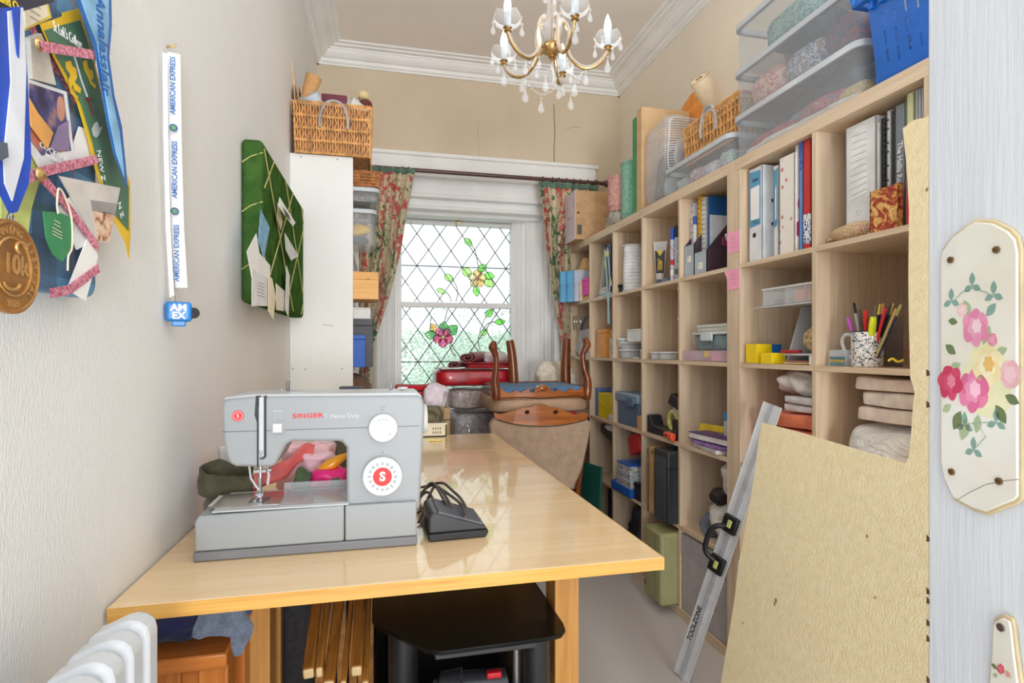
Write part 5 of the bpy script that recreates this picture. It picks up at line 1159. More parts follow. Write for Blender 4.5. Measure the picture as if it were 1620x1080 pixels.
# felt cap hanging over the stool
YK = 1.085
kp = [(326, 944), (370, 940), (385, 965), (401, 992), (398, 1005), (388, 1020), (384, 1033), (372, 1036), (367, 1022), (366, 1005), (350, 1003), (330, 1004), (316, 1009), (305, 1005), (307, 992)]
t = NT('grey_felt'); t.col(t.ramp(t.noise(t.co(), 60, 4, .7), [(.3, (70, 80, 98)), (.7, (112, 122, 140))])); t.bump(t.noise(t.co(), 240, 3), .7, .004); FELT = t.set(.95, sheen=.4)
o = prism_holes([a2(x, y, YK) for x, y in kp], [], YK-.006, YK+.008, XZf).build('felt_hat', FELT, bevel=.005, smooth=40); tag(o, 'grey-blue felt hat hanging over the stool edge', 'hat')
# folded wooden frames standing under the table
for gi, (bars, lab) in enumerate(((((505, 925, 488, 1066, 15), (521, 925, 505, 1064, 9)), 'left folded bentwood frame under the table'), (((540, 922, 520, 1085, 15), (559, 922, 543, 1085, 8)), 'middle folded bentwood frame under the table'), (((571, 922, 564, 1062, 15), (584, 921, 578, 1085, 9)), 'right folded bentwood frame under the table'))):
    e = thing('bentwood_trestle', lab+', next to the black stand' if gi == 2 else lab, 'frame', tuple(hy(bars[0][0], 1000, 1.3)), group='folded bentwood frames', world=True)
    for x0_, y0_, x1_, y1_, w in bars:
        p0_, p1_ = hy(x0_, y0_, 1.40), hy(x1_, y1_, 1.10); p0_.z = min(p0_.z, .70)
        dd = (p0_-p1_).normalized()
        B().beam(p1_, p0_, w*1.25/900*1.0, .022, (0, -1, .6)).build('rail', PLY, e, bevel=.004)
        B().beam(p1_-dd*.001, p1_+dd*.012, w*1.25/900*.9, .019, (0, -1, .6)).build('rail_end', M((198, 170, 122), .6), e, bevel=.003)
        B().beam(Vector((p0_.x, 1.42, 0)), Vector((p0_.x, 1.42, .70)), .02, .02, (0, 1, 0)).build('leg', PLY, e)
    B().beam((hy(bars[0][0], 925, 1.40).x, 1.42, .56), (hy(bars[1][0], 925, 1.40).x, 1.42, .56), .02, .03).build('crossbar', PLY, e)
e = B().box((hy(429, 1000, 1.5).x, 1.50, 0), (hy(444, 1000, 1.5).x, 1.53, .70)).build('gate_post', LEGW); tag(e, 'narrow upright wooden post under the middle of the table', 'post')
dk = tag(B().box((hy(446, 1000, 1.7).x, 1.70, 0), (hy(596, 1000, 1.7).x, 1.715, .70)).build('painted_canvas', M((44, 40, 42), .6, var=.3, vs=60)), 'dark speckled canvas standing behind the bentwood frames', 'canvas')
# black glass stand
GB = M((14, 13, 12), .22, var=.2, vs=30, alpha=.9, spec=.25); BST = M((26, 26, 28), .35); CHR = M((176, 178, 182), .2, .9)
tv = thing('black_glass_stand', 'black glass television stand under the table', 'stand', (.17, 1.25, 0), world=True)
pts = [(-.012, 1.50), (-.012, 1.17), (.0, 1.14), (.085, 1.03), (.11, 1.018), (.315, 1.022), (.338, 1.028), (.352, 1.045), (.356, 1.07), (.356, 1.50)]
B().prism(pts, .592, .600, XYf).build('glass_top', GB, tv, bevel=.0015); B().prism([(x*.98+.003, y) for x, y in pts], .428, .436, XYf).build('glass_shelf', M((18, 18, 18), .2), tv)
for x, y, m_ in ((.05, 1.17, BST), (.305, 1.085, BST), (.05, 1.46, BST), (.305, 1.46, BST)): B().cyl((x, y, 0), (x, y, .592), .03 if x < .2 else .026, n=24).build('leg', m_, tv)
B().box((.10, 1.03, .578), (.29, 1.05, .59)).build('front_rail', M((52, 52, 52), .3), tv, bevel=.003); B().box((.0, 1.47, .0), (.34, 1.49, .58)).build('back_panel', BST, tv)
B().cyl((.268, 1.10, .436), (.268, 1.10, .59), .008, n=12).build('chrome_post', CHR, tv)
vt = thing('vacuum_tool', 'black vacuum cleaner tool with a red catch on the stand shelf', 'vacuum tool', (.2, 1.12, .437), world=True)
zc0 = .472
B().tube([(.12, 1.13, zc0), (.16, 1.12, zc0), (.165, 1.12, zc0), (.235, 1.11, zc0+.004), (.25, 1.11, zc0+.005)], [.026, .034, .028, .026, .022], 18).build('nozzle', M((44, 44, 48), .35), vt)
B().tube([(.11, 1.14, zc0-.005), (.135, 1.12, zc0-.01), (.16, 1.10, zc0-.012)], .02, 10).build('brush_head', M((34, 34, 36), .5), vt); B().rbox((.222, 1.10, zc0+.028), (.03, .016, .012)).build('red_catch', M((190, 24, 36), .4), vt, bevel=.003)
# ================================================================== THINGS ON THE SHELVES
def Yx(px, X): return hx(px, 500, X).y
def Zx(px, py, X): return hx(px, py, X).z
def span(px0, px1, pyt, X):
    y1, y0 = Yx(px0, X), Yx(px1, X); cm_ = (y0+y1)/2
    for a_, b_ in FAR+NEAR:                              # keep inside its own cell
        if a_ <= cm_ <= b_: y0, y1 = max(y0, a_+.001), min(y1, b_-.001)
    return y0, y1, Zx((px0+px1)/2, pyt, X)
SROT = (PI/2, 0, -PI/2)                                   # lettering that faces the room from the shelf fronts
def stext(s_, size, m, par, px, py, X, roll=0, **k):
    v = hx(px, py, X); o = text(s_, size, m, par, v, SROT, **k)
    o.rotation_euler = (Matrix.Rotation(-PI/2, 3, 'Z') @ Matrix.Rotation(PI/2, 3, 'X') @ Matrix.Rotation(roll, 3, 'Z')).to_euler(); return o
def book(name, label, px0, px1, pyt, zf, col, d=.21, X=1.275, cat='book', group=None, m=None, hard=True, pages=(236, 232, 220)):
    y0, y1, z1 = span(px0, px1, pyt, X); z1 = min(z1, 1.776); t_ = min(.003, (y1-y0)*.2); m = m or M(col, .45, var=.05)
    e = thing(name, label, cat, (X, (y0+y1)/2, zf), group=group, world=True)
    B().box((X, y0, zf), (X+t_, y1, z1)).build('spine', m, e, bevel=.0008)
    B().box((X, y0, zf), (X+d, y0+t_, z1)).build('cover', m, e); B().box((X, y1-t_, zf), (X+d, y1, z1)).build('cover', m, e)
    B().box((X+t_, y0+t_, zf+.003), (X+d-.004, y1-t_, z1-.004)).build('pages', M(pages, .8), e)
    return e
def carton(name, label, cat, lo, hi, col, group=None, m=None, lid=None, bevel=.002, rot=0):
    m = m or M(col, .5, var=.04); e = thing(name, label, cat, ((lo[0]+hi[0])/2, (lo[1]+hi[1])/2, lo[2]), (0, 0, rot), group=group)
    h = (Vector(hi)-Vector(lo))/2; H = hi[2]-lo[2]
    if lid:
        B().box((-h.x, -h.y, 0), (h.x, h.y, H-lid[0])).build('body', m, e, bevel=bevel); B().box((-h.x-lid[2], -h.y-lid[2], H-lid[0]), (h.x+lid[2], h.y+lid[2], H)).build('lid', lid[1], e, bevel=bevel)
    else:
        B().box((-h.x, -h.y, 0), (h.x, h.y, H*.86)).build('body', m, e, bevel=bevel); B().box((-h.x-.0006, -h.y-.0006, H*.865), (h.x+.0006, h.y+.0006, H)).build('lid', m, e, bevel=bevel)
    return e
def tub(name, label, c, r, h, group=None, col=(226, 230, 232), lid=(238, 240, 242), fill=None, n=24, r2=None):
    e = thing(name, label, 'tub', c, group=group); r2 = r2 or r*.9
    B().lathe([(0, 0), (r2, 0), (r, h*.86)], (0, 0, 0), n).build('pot', clear(col, .45, .2), e); B().lathe([(0, h*.85), (r*1.05, h*.85), (r*1.05, h*.97), (r, h), (0, h)], (0, 0, 0), n).build('lid', M(lid, .35), e)
    if fill: B().lathe([(0, .002), (r2*.92, .002), (r*.92, h*.6), (0, h*.65)], (0, 0, 0), 14).build('contents', M(fill, .6, var=.2, vs=60), e)
    return e
zr0, zr1, zr2, zr3, zr4 = [z+.0008 for z in ROWZ]
# ---------------- top row, door column
gB = 'files and books beside the door'
X = 1.285
e = book('magazine_file', 'white magazine file with ruled label panel', 1338, 1386, 193, zr0, (226, 227, 228), .25, X, 'file', gB)
lb = []
P_ = [(1345, 206), (1372, 196), (1373, 303), (1346, 318)]
B().prism([(v.y, v.z) for v in (hx(*p, X-.0005) for p in P_)], X-.0008, X-.0003, YZf).build('label_panel', M((236, 236, 234), .6), e, smooth=0)
for i in range(10):
    s = (i+.5)/10; B().beam(hx(1346, 212+104*s, X-.0012), hx(1371, 203+100*s, X-.0012), .0006, .0006).build('rule_line', DKG, e)
v = hx(1358, 336, X-.0012); B().tube([v+Vector((0, .007*math.cos(i*PI/6), .007*math.sin(i*PI/6))) for i in range(12)], .0006, 4, closed=True).build('finger_hole', M((190, 190, 188), .5), e)
book('ring_binder', 'slim pale grey binder next to the white magazine file', 1386, 1393.5, 194, zr0, (205, 208, 208), .22, X, 'binder', gB)
e = book('spiral_book', 'black comb-bound manual among the binders', 1394, 1402.5, 186, zr0, (40, 40, 42), .22, X, 'book', gB)
for i in range(12): B().tube([hx(1396, 196+9*i, X-.001), hx(1398, 194+9*i, X-.006), hx(1400.5, 196+9*i, X-.001)], .0012, 5).build('comb_ring', BLK, e)
e = book('punched_folder', 'silver folder with punched black holes down its spine', 1403, 1410, 175, zr0, (196, 200, 204), .22, X, 'folder', gB)
for py in (190, 204, 226, 240, 262, 285): v = hx(1405, py, X); B().cyl(v-Vector((.001, 0, 0)), v+Vector((.001, 0, 0)), .0028, n=10).build('punched_hole', BLK, e)
book('black_folder', 'thin black folder between the silver one and the grey book', 1410.5, 1415, 175, zr0, (38, 40, 46), .22, X, 'folder', gB)
e = book('grey_book', 'tall steel grey book with white title on the spine', 1415.5, 1433, 165, zr0, (124, 132, 140), .23, X, 'book', gB)
stext('The Hallis Rock', .021, PAPER, e, 1423, 262, X-.0008, -PI/2-.02, bold=.0003, sx=.9)
book('lime_folder', 'pale yellow-green folder standing by the door', 1433.5, 1447, 143, zr0, (214, 218, 170), .24, X, 'folder', gB)
for k, (a_, c_) in enumerate(((1448, 1452), (1453, 1457), (1458, 1461))): book('plastic_wallet', ['first', 'second', 'third'][k]+' of three grey plastic wallets beside the door', a_, c_, 138, zr0, (196, 200, 206), .23, X+.002, 'wallet', 'grey plastic wallets')
book('red_folder', 'bright red folder half hidden by the foam strip', 1434, 1440, 244, zr0, (226, 50, 66), .10, 1.256, 'folder', gB)
t = NT('acanthus_print'); t.col(t.ramp(t.noise(t.co(), 26, 3, .6, 2.5), [(.36, (140, 44, 34)), (.48, (176, 74, 48)), (.54, (214, 160, 80)), (.66, (232, 196, 130))])); ACAN = t.set(.6)
e = book('patterned_notebook', 'small notebook with red and gold acanthus cover', 1376, 1422, 296, zr0, None, .012, 1.258, 'notebook', gB, ACAN)
t = NT('jute_net'); t.col(t.ramp(t.voro(t.co(), 110, 'DISTANCE_TO_EDGE'), [(.0, (226, 206, 170)), (.12, (190, 160, 120))])); t.bump(t.voro(t.co(), 110, 'DISTANCE_TO_EDGE'), .6, .004); JUTE = t.set(.9)
y0, y1, z1 = span(1300, 1375, 350, 1.262); e = thing('lavender_sachet', 'small netted beige sachet tied with pink ribbon', 'sachet', (1.29, (y0+y1)/2, zr0), world=True)
sup((1.256, y0+.005, zr0+.0005), (1.33, y1-.015, z1), .85, 3, .004, 20).build('pouch', JUTE, e, smooth=70); sup((1.27, y1-.03, zr0+.008), (1.30, y1+.005, zr0+.022), .8, 5, .004, 30, 8, 12).build('neck', JUTE, e, smooth=70)
B().tube([(1.256, y0+.035, zr0+.02), (1.262, y0+.02, zr0+.026), (1.262, y0, zr0+.018)], .002, 5).build('ribbon', M((226, 150, 170), .5), e)
# ---------------- top row, column by the seam
gA = 'binders by the seam'
X = 1.272
SKYB = M((92, 158, 196), .5)
for k, (a_, c_, t0) in enumerate(((1185, 1222, 262), (1223.5, 1236, 259))):
    e = book('lever_arch_file', ['wide white and blue lever arch file with finger hole', 'second white and blue lever arch file, half covered by the floral one'][k], a_, 1206 if k == 0 else 1232, t0+3, zr0, (228, 232, 236), .26, X, 'file', gA)
    w = 1203 if k == 0 else 1230; b0 = a_+1
    B().prism([(v.y, v.z) for v in (hx(*p, X-.001) for p in ((b0, t0+12), (w, t0+6), (w, 358-4), (b0, 361)))], X-.001, X-.0004, YZf).build('spine_label', SKYB, e, smooth=0)
    B().prism([(v.y, v.z) for v in (hx(*p, X-.0016) for p in ((b0+1.5, 299), (w-2, 292), (w-2, 345), (b0+1.5, 349)))], X-.0016, X-.0009, YZf).build('spine_label', PAPER, e, smooth=0)
    if k == 0:
        stext('ZOSO', .012, M((60, 90, 130), .5), e, 1194.5, 285, X-.0018, 0, bold=.0005)
        for i in range(5): B().beam(hx(1192+2*i, 354, X-.0018), hx(1192+2*i, 349, X-.0018), .0009, .0005, (1, 0, 0)).build('barcode', BLK, e)
        v = hx(1193.5, 372, X-.0005); B().cyl(v-Vector((.0008, 0, 0)), v, .0085, n=20).build('finger_hole', M((60, 60, 64), .4, .5), e)
        yn = Yx(1206, X)
        for py in (316, 353): zq = Zx(1206, py, X); B().rbox((X+.05, yn-.0015, zq), (.03, .003, .010)).build('lever_clip', M((70, 70, 72), .4, .6), e)
t = NT('rose_paper'); vv = t.voro(t.co(), 34); t.col(t.ramp(vv, [(.0, (170, 50, 70)), (.2, (214, 150, 150)), (.27, (232, 226, 216)), (1, (236, 230, 222))])); ROSEP = t.set(.6)
book('floral_binder', 'tall cream binder printed with small roses', 1233, 1257, 246, zr0, None, .25, X-.008, 'binder', gA, ROSEP)
t = NT('dot_paper'); vv = t.voro(t.co((1, 1, .7)), 22); t.col(t.ramp(vv, [(.0, (176, 30, 90)), (.42, (190, 40, 100)), (.46, (236, 226, 226))], True)); DOTP = t.set(.6)
book('dotted_book', 'cream book with large magenta spots', 1257.5, 1263.5, 229, zr0, None, .22, X, 'book', gA, DOTP)
e = book('blue_book', 'thin light blue book with white lettering', 1264, 1270, 223, zr0, (110, 158, 220), .22, X, 'book', gA)
B().prism([(v.y, v.z) for v in (hx(*p, X-.001) for p in ((1264.3, 224), (1269.7, 222), (1269.7, 268), (1264.3, 270)))], X-.001, X-.0004, YZf).build('spine_label', M((60, 100, 170), .6, var=.6, vs=150), e, smooth=0)
e = book('red_binder', 'red binder with a blue and white patterned foot', 1270.5, 1283, 219, zr0, (212, 56, 58), .25, X, 'binder', gA)
t = NT('delft'); t.col(t.ramp(t.voro(t.co(), 120), [(.0, (60, 100, 170)), (.4, (70, 110, 180)), (.45, (236, 238, 240))], True)); DELFT = t.set(.5)
B().prism([(v.y, v.z) for v in (hx(*p, X-.001) for p in ((1271, 340), (1282.6, 336), (1282.6, 384), (1271, 386)))], X-.001, X-.0004, YZf).build('spine_label', DELFT, e, smooth=0)
# ---------------- far unit, top row, first column: magazine files full of notebooks
gC = 'stationery in the grey magazine files'
X = 1.268
PURP = M((70, 52, 62), .6); LGREY = M((176, 186, 196), .45)
for k, (a_, c_, t0) in enumerate(((1082, 1098, 388), (1098.5, 1118, 398))):
    y0, y1, z1 = span(a_, c_, t0, X); e = thing('file_holder', ['pale grey magazine holder, far one of the pair', 'pale grey and plum magazine holder, near one of the pair'][k], 'file', (X, y0, zr0), group='grey magazine holders', world=True)
    B().box((X, y0, zr0), (X+.003, y1, z1)).build('front', LGREY, e); zt = min(1.772, z1+.15)
    for yy in (y0, y1-.003): B().prism([(X, zr0), (X+.24, zr0), (X+.24, zt), (X+.13, zt), (X, z1)], yy, yy+.003, XZf).build('side', PURP, e)
    B().box((X+.237, y0, zr0), (X+.24, y1, zt)).build('back', PURP, e); B().box((X, y0, zr0), (X+.24, y1, zr0+.003)).build('bottom', PURP, e)
    v = hx((a_+c_)/2, t0+22, X-.0006); o = B().rbox(v, (.0012, .028, .026)).build('label_frame', M((232, 234, 236), .4), e, bevel=.002); B().rbox(v-Vector((.0006, 0, 0)), (.001, .016, .016)).build('label', CREAMC, o)
def sheetb(name, label, px0, px1, pyt, X, d, col, cat, rings=None, zb=None, m=None):
    y0, y1, z1 = span(px0, px1, pyt, X); z1 = min(z1, 1.774); e = thing(name, label, cat, (X, y0, zr0), group=gC, world=True)
    B().box((X, y0, zr0+.004), (X+d, y1, z1)).build('cover', m or M(col, .5), e, bevel=.0006)
    if rings:
        for i in range(rings):
            zq = zr0+.05+(z1-zr0-.06)*i/(rings-1); B().tube([(X+.001, y0+.001, zq), (X-.004, (y0+y1)/2, zq+.001), (X+.001, y1-.001, zq)], .0011, 5).build('wire_ring', DKG, e)
    return e
sheetb('grey_notebook', 'lilac grey spiral notebook leaning at the far side of the holders', 1091, 1097.5, 322, 1.30, .18, (206, 206, 222), 'notebook', 10)
e = thing('marker_pen', 'fat white marker with a blue cap in the grey holder', 'marker', (1.29, Yx(1099.5, 1.29), zr0+.05), group=gC); zt = Zx(1100, 342, 1.29)-zr0-.05
B().cyl((0, 0, 0), (0, 0, zt-.035), .008).build('barrel', WHP, e); B().cyl((0, 0, zt-.035), (0, 0, zt), .0083).build('cap', M((36, 84, 150), .35), e); B().cyl((0, 0, -.046), (0, 0, .0), .0083).build('base', DKG, e)
sheetb('yellow_notebook', 'mustard yellow spiral notebook in the magazine holder', 1104, 1108.5, 309, 1.30, .19, (232, 178, 40), 'notebook', 14)
sheetb('white_spiral_pad', 'white wire-bound pad beside the yellow notebook', 1110, 1116, 313, 1.30, .19, (226, 226, 224), 'notebook', 14)
e = sheetb('blue_spiral_pad', 'blue and white spiral pad facing the room', 1119.5, 1122, 310, 1.29, .20, (30, 84, 140), 'notebook', 14)
y0, y1, z1 = span(1119.5, 1122, 340, 1.29); B().box((1.292, y0-.0012, zr0+.004), (1.49, y0-.0002, z1)).build('page_block', M((206, 210, 216), .5), e)
e = thing('magenta_clip', 'magenta tag with a white clip at the shelf edge', 'clip', (1.30, Yx(1143, 1.30)-.004, zr0+.10)); B().box((0, 0, 0), (.03, .006, .03)).build('tag', M((150, 40, 100), .5), e); B().box((.012, -.002, .018), (.022, .008, .045)).build('clip', WHP, e, bevel=.002)
# sticky notes on the uprights
PNK = M((246, 168, 196), .7, var=.03)
for k, (pts, lab) in enumerate((([(1151, 368), (1170, 364), (1170, 397), (1151, 401)], 'upper pink sticky note on the shelf seam'), ([(1146, 430), (1166, 424), (1170, 430), (1170, 456), (1151, 460), (1150, 440)], 'lower curled pink sticky note on the shelf seam'))):
    o = B().prism([(v.y, v.z) for v in (hx(*p, SX-.001) for p in pts)], SX-.0016, SX-.0006, YZf).build('sticky_note', PNK, smooth=0); tag(o, lab, 'note', 'pink sticky notes')
    cy_ = sum(p[1] for p in pts)/len(pts)
    for i in range(3): stext('~~~~~', .010, M((206, 120, 150), .7), o, 1160, cy_-6+7*i, SX-.0018, .08)
# second column: filler tube, bottles
X = 1.29
e = thing('filler_tube', 'upright tube of instant filler with black and yellow label', 'tube', (X+.03, Yx(1041.5, X+.02), zr0), rot=(0, 0, .95))
zt = Zx(1042, 379, X)-zr0; wt = .034
B().lathe([(.0, 0), (.014, 0), (.016, .03), (.0, .031)], (0, 0, 0), 18).build('cap', M((96, 104, 130), .4), e)
rings = []
for i in range(9):
    s = i/8; rx_ = .019+(wt-.019)*s; ry_ = .019*(1-s)+.0016; rings.append([Vector((ry_*math.cos(2*PI*j/24), rx_*math.sin(2*PI*j/24), .03+(zt-.03)*s)) for j in range(24)])
body = B().ring(rings).build('tube_body', M((206, 204, 200), .35, var=.02), e, smooth=50)
def tubefr(s, u, out=.0008): 
    rx_ = .019+(wt-.019)*s; ry_ = .019*(1-s)+.0016; return Vector((-(ry_*math.sqrt(max(0, 1-(u*.9)**2)))-out, rx_*u, .03+(zt-.03)*s))
B().grid(lambda u, v: tubefr(.16+.60*v, -.8+1.6*u), 8, 6).build('label', M((44, 46, 50), .4), body, smooth=60)
B().grid(lambda u, v: tubefr(.62+.14*v, (-.55+1.1*u)*(.15+.85*v), .0014), 6, 4).build('label', YEL, body, smooth=60)
for s_, u in (('INSTANT', .12), ('FILLER', -.28)):
    o = text(s_, .017, YEL, body, tubefr(.36, u, .0025), (0, 0, 0), bold=.0005); o.rotation_euler = (Matrix.Rotation(-PI/2, 3, 'Z') @ Matrix.Rotation(PI/2, 3, 'X') @ Matrix.Rotation(PI/2, 3, 'Z')).to_euler()
o = text('~~~~~~', .012, DKG, body, tubefr(.82, 0, .003), SROT, sx=.9)
def marker(name, label, px, pyt, X, zf, r, cols, cap, group=None):
    z1 = Zx(px, pyt, X); e = thing(name, label, 'bottle', (X, Yx(px, X), zf), group=group); h = z1-zf
    B().cyl((0, 0, 0), (0, 0, h*.78), r).build('barrel', cols[0], e); B().cyl((0, 0, h*.78), (0, 0, h), r*.95).build('cap', cap, e)
    for k, c_ in enumerate(cols[1:]): B().cyl((0, 0, h*(.1+.2*k)), (0, 0, h*(.2+.2*k)), r*1.02).build('label_band', c_, e)
t = NT('print_speckle'); t.col(t.ramp(t.noise(t.co(), 140, 2), [(.4, (150, 190, 220)), (.52, (232, 234, 236)), (.64, (200, 80, 70))])); SPECK = t.set(.4)
marker('glue_stick', 'white glue pen with blue cap beside the filler tube', 1064, 361, 1.27, zr0, .0095, [SPECK, PAPER, M((210, 40, 50), .4)], M((30, 84, 200), .35))
marker('glue_stick', 'grey glue pen with black cap next to the divider', 1070.5, 357, 1.275, zr0, .0095, [M((170, 180, 190), .4, var=.3, vs=150), DKG], BLK)
tag(B().lathe([(0, 0), (.026, 0), (.026, .03), (0, .031)], (1.33, Yx(1057, 1.33)+.01, zr0), 24).build('slate_jar', M((110, 122, 150), .4)), 'squat slate blue jar behind the glue pen', 'jar')
# third column: roll of white cord and black pot
e = thing('piping_reel', 'tall reel of white piping cord', 'reel', (1.315, Yx(1002, 1.315), zr0)); zt = Zx(1002, 384, 1.28)-zr0; yy = .052
rr = []
for i in range(41):
    s = i/40; rr.append((yy+.0022*math.sin(s*2*PI*13)+.002*math.sin(s*5), .006+(zt-.012)*s))
B().lathe([(0, .006)]+rr+[(0, zt-.006)], (0, 0, 0), 28).build('wound_cord', M((236, 236, 238), .7), e); B().cyl((0, 0, zt-.006), (0, 0, zt), .056, n=28).build('flange', M((210, 210, 212), .5), e); B().cyl((0, 0, 0), (0, 0, .006), .056, n=28).build('flange', M((210, 210, 212), .5), e)
e = thing('black_pot', 'small black ribbed pot beside the white reel', 'pot', (1.30, Yx(985, 1.30), zr0)); B().lathe([(0, 0), (.021, 0), (.021, .034), (0, .035)], (0, 0, 0), 24).build('pot_body', M((52, 52, 56), .4), e)
g = B()
for i in range(20): a = 2*PI*i/20; g.rbox((.0235*math.cos(a), .0235*math.sin(a), .041), (.004, .004, .012), (0, 0, a))
g.lathe([(0, .035), (.0225, .035), (.0225, .047), (0, .047)], (0, 0, 0), 24).build('ribbed_cap', BLK, e)
# fourth column: flat pile with hanging tape measure
X = 1.27
y0, y1 = FAR[3][0]+.005, FAR[3][1]-.02
zq = zr0
for k, (h, c_, lab) in enumerate(((.012, (196, 204, 214), 'pale grey folder at the bottom of the small pile'), (.006, (60, 74, 98), 'navy folder in the small pile'), (.014, (196, 206, 216), 'pale blue book in the small pile'), (.012, (214, 140, 120), 'coral book on the small pile'), (.008, (226, 222, 216), 'white pad on the small pile'))):
    e = thing('flat_book', lab, 'book', (X+.1, (y0+y1)/2, zq), (0, 0, .06*(k % 3-1)), group='small pile of flat books'); B().box((-.10, -(y1-y0)/2+.03+.02*k, 0), (.10, .10-.012*k, h)).build('cover', M(c_, .5), e, bevel=.001); B().box((-.101, -(y1-y0)/2+.034+.02*k, h*.25), (-.099, .096-.012*k, h*.75)).build('pages', PAPER, e); zq += h+.0004
tag(sup((1.285, y0+.07, zq), (1.36, y0+.15, zq+.02), .6, 2, .003, 30, 10, 16).build('leather_scrap', M((64, 44, 36), .5), smooth=70), 'dark brown leather scrap on the small pile', 'leather')
book('navy_pouch', 'dark navy folder standing at the side of the tape measure cell', 958, 966.5, 386, zr0, (48, 66, 96), .2, 1.272, 'folder')
tp_ = thing('tape_measure', 'pale blue dressmaking tape measure hanging down over two shelves', 'tape measure', (1.25, Yx(958, 1.25), zr0), world=True)
BTAPE = M((160, 204, 220), .5, var=.05); t = NT('tape_marks'); t.col(t.ramp(t.wave(t.co(), 60, 0, 0, axis='Z'), [(.0, (80, 110, 130)), (.12, (170, 212, 226))])); TAPEM = t.set(.5)
def tape(pts, w, m, X=1.243):
    q = [hx(x, y, X) for x, y in pts]
    for a, c in zip(q, q[1:]): B().beam(a, c, w, .0008, (1, 0, 0)).build('tape', m, tp_)
tape([(956, 395), (952, 440), (949, 462)], .008, BTAPE); tape([(957, 395), (960, 440), (961.5, 480), (962, 512)], .017, TAPEM); tape([(961, 392), (965, 440), (963, 480), (964, 512)], .014, TAPEM, 1.241); tape([(949, 462), (955, 470), (960, 462)], .008, BTAPE)
tape([(957, 400), (963, 402)], .03, M((232, 218, 150), .5), 1.2385); tape([(956, 412), (958, 420), (957.5, 424)], .018, M((232, 218, 150), .5), 1.239); tape([(965, 440), (967, 452)], .02, M((226, 210, 150), .5), 1.2385)
v = hx(959, 389, 1.246); B().tube([v+Vector((0, .012, -.01)), v+Vector((0, .01, .01)), v, v+Vector((0, -.012, .008)), v+Vector((0, -.012, -.012))], .003, 6).build('knot', M((44, 62, 88), .5), tp_)
# fifth column: blue folders, pink box, wooden block
for k, (px0, px1, t0, c_) in enumerate(((891.5, 896.5, 429, (108, 178, 218)), (896.8, 902.5, 428, (98, 172, 216)), (903, 909.5, 428, (190, 200, 216)))):
    yb = FAR[4][1]-.055-.046*k; e = thing('clear_blue_folder', ['leftmost light blue plastic folder sticking out of the far shelf', 'second light blue plastic folder in the far shelf', 'pale lilac plastic folder beside the two blue ones'][k], 'folder', (1.150+.032*k, yb-.013, zr0), group='plastic folders in the far shelf'); hh = Zx(900, 428, 1.19)-zr0
    B().box((0, -.022, 0), (.24, .022, hh)).build('sleeve', M(c_, .3, coat=.3), e, bevel=.002)
    if k < 2: B().box((-.0008, -.003, hh*.5), (0, .003, hh*.56)).build('stud', M((110, 60, 100), .5), e)
y0 = FAR[4][0]
carton('kraft_notebook', 'cream pad of cards beside the pink box', 'pad', (1.24, FAR[4][0]+.13, zr0), (1.42, FAR[4][0]+.155, zr0+.125), (222, 208, 180))
carton('pink_box', 'hot pink note box in the far top shelf', 'box', (1.25, FAR[4][0]+.02, zr0+.031), (1.36, FAR[4][0]+.12, zr0+.135), (236, 60, 170))
carton('wood_block', 'small plain wood block under the pink box', 'block', (1.255, FAR[4][0]+.01, zr0), (1.38, FAR[4][0]+.135, zr0+.03), (206, 160, 112))
tag(B().lathe([(0, 0), (.075, 0), (.078, .006), (.05, .02), (.042, .05), (.030, .085), (.0, .095)], (1.32, FAR[4][1]-.11, zr0+hh+.001), 28).build('straw_hat', M((226, 190, 136), .8, var=.08, vs=60, bump=.4, bs=200), smooth=50), 'small straw hat on top of the plastic folders', 'hat')

# ---------------- second row
X = 1.262
t = NT('mug_print'); vv = t.noise(t.co(), 160, 2, .5, 1.5); t.col(t.ramp(vv, [(.0, (40, 42, 50)), (.46, (236, 236, 236))], True)); MUGP = t.set(.15, coat=.6)
mx, my = 1.306, Yx(1372, 1.306); mg = thing('pen_mug', 'black and white sprigged mug full of pens', 'mug', (mx, my, zr1)); mh = Zx(1372, 524, 1.285)-zr1; mrd = .040
B().lathe([(0, 0), (mrd*.92, 0), (mrd*.97, .004), (mrd, mh), (mrd-.003, mh), (mrd*.9, .006), (0, .006)], (0, 0, 0), 36).build('cup', MUGP, mg, smooth=50); B().tube([(mrd*math.cos(i*PI/18), mrd*math.sin(i*PI/18), mh) for i in range(36)], .0014, 5, closed=True).build('rim', BLK, mg)
hd_ = Vector((-.25, .97, 0)).normalized(); B().tube(smoothp([hd_*mrd+Vector((0, 0, mh*.9)), hd_*(mrd+.020)+Vector((0, 0, mh*.92)), hd_*(mrd+.030)+Vector((0, 0, mh*.72)), hd_*(mrd+.020)+Vector((0, 0, mh*.42)), hd_*mrd*.95+Vector((0, 0, mh*.2))], 5), .0052, 10).build('handle', WHP, mg)
def pen(label, px, py, dx, dy, L_, r, m, tip=None, flat=1, name='pen'):
    """pen standing in the mug; its top shows at pixel (px, py)"""
    top = hx(px, py, mx+dx); bot = Vector((mx+dx*.3, my+(top.y-my)*.25, zr1+.012)); e = thing(name, label, 'pen', tuple(bot), group='pens in the sprigged mug', world=True); d = (top-bot)
    B().tube([bot, bot+d*.82], r, 10, flat=flat).build('barrel', m, e); B().tube([bot+d*.82, top], [r*1.05, r*.8], 10, flat=flat).build('cap', tip or m, e)
pen('violet felt pen leaning over the mug handle', 1341, 502, -.02, 0, .1, .0048, M((196, 84, 200), .35))
pen('black pen with silver clip in the mug', 1351, 479, -.005, 0, .1, .0042, M((190, 190, 196), .3, .4), BLK)
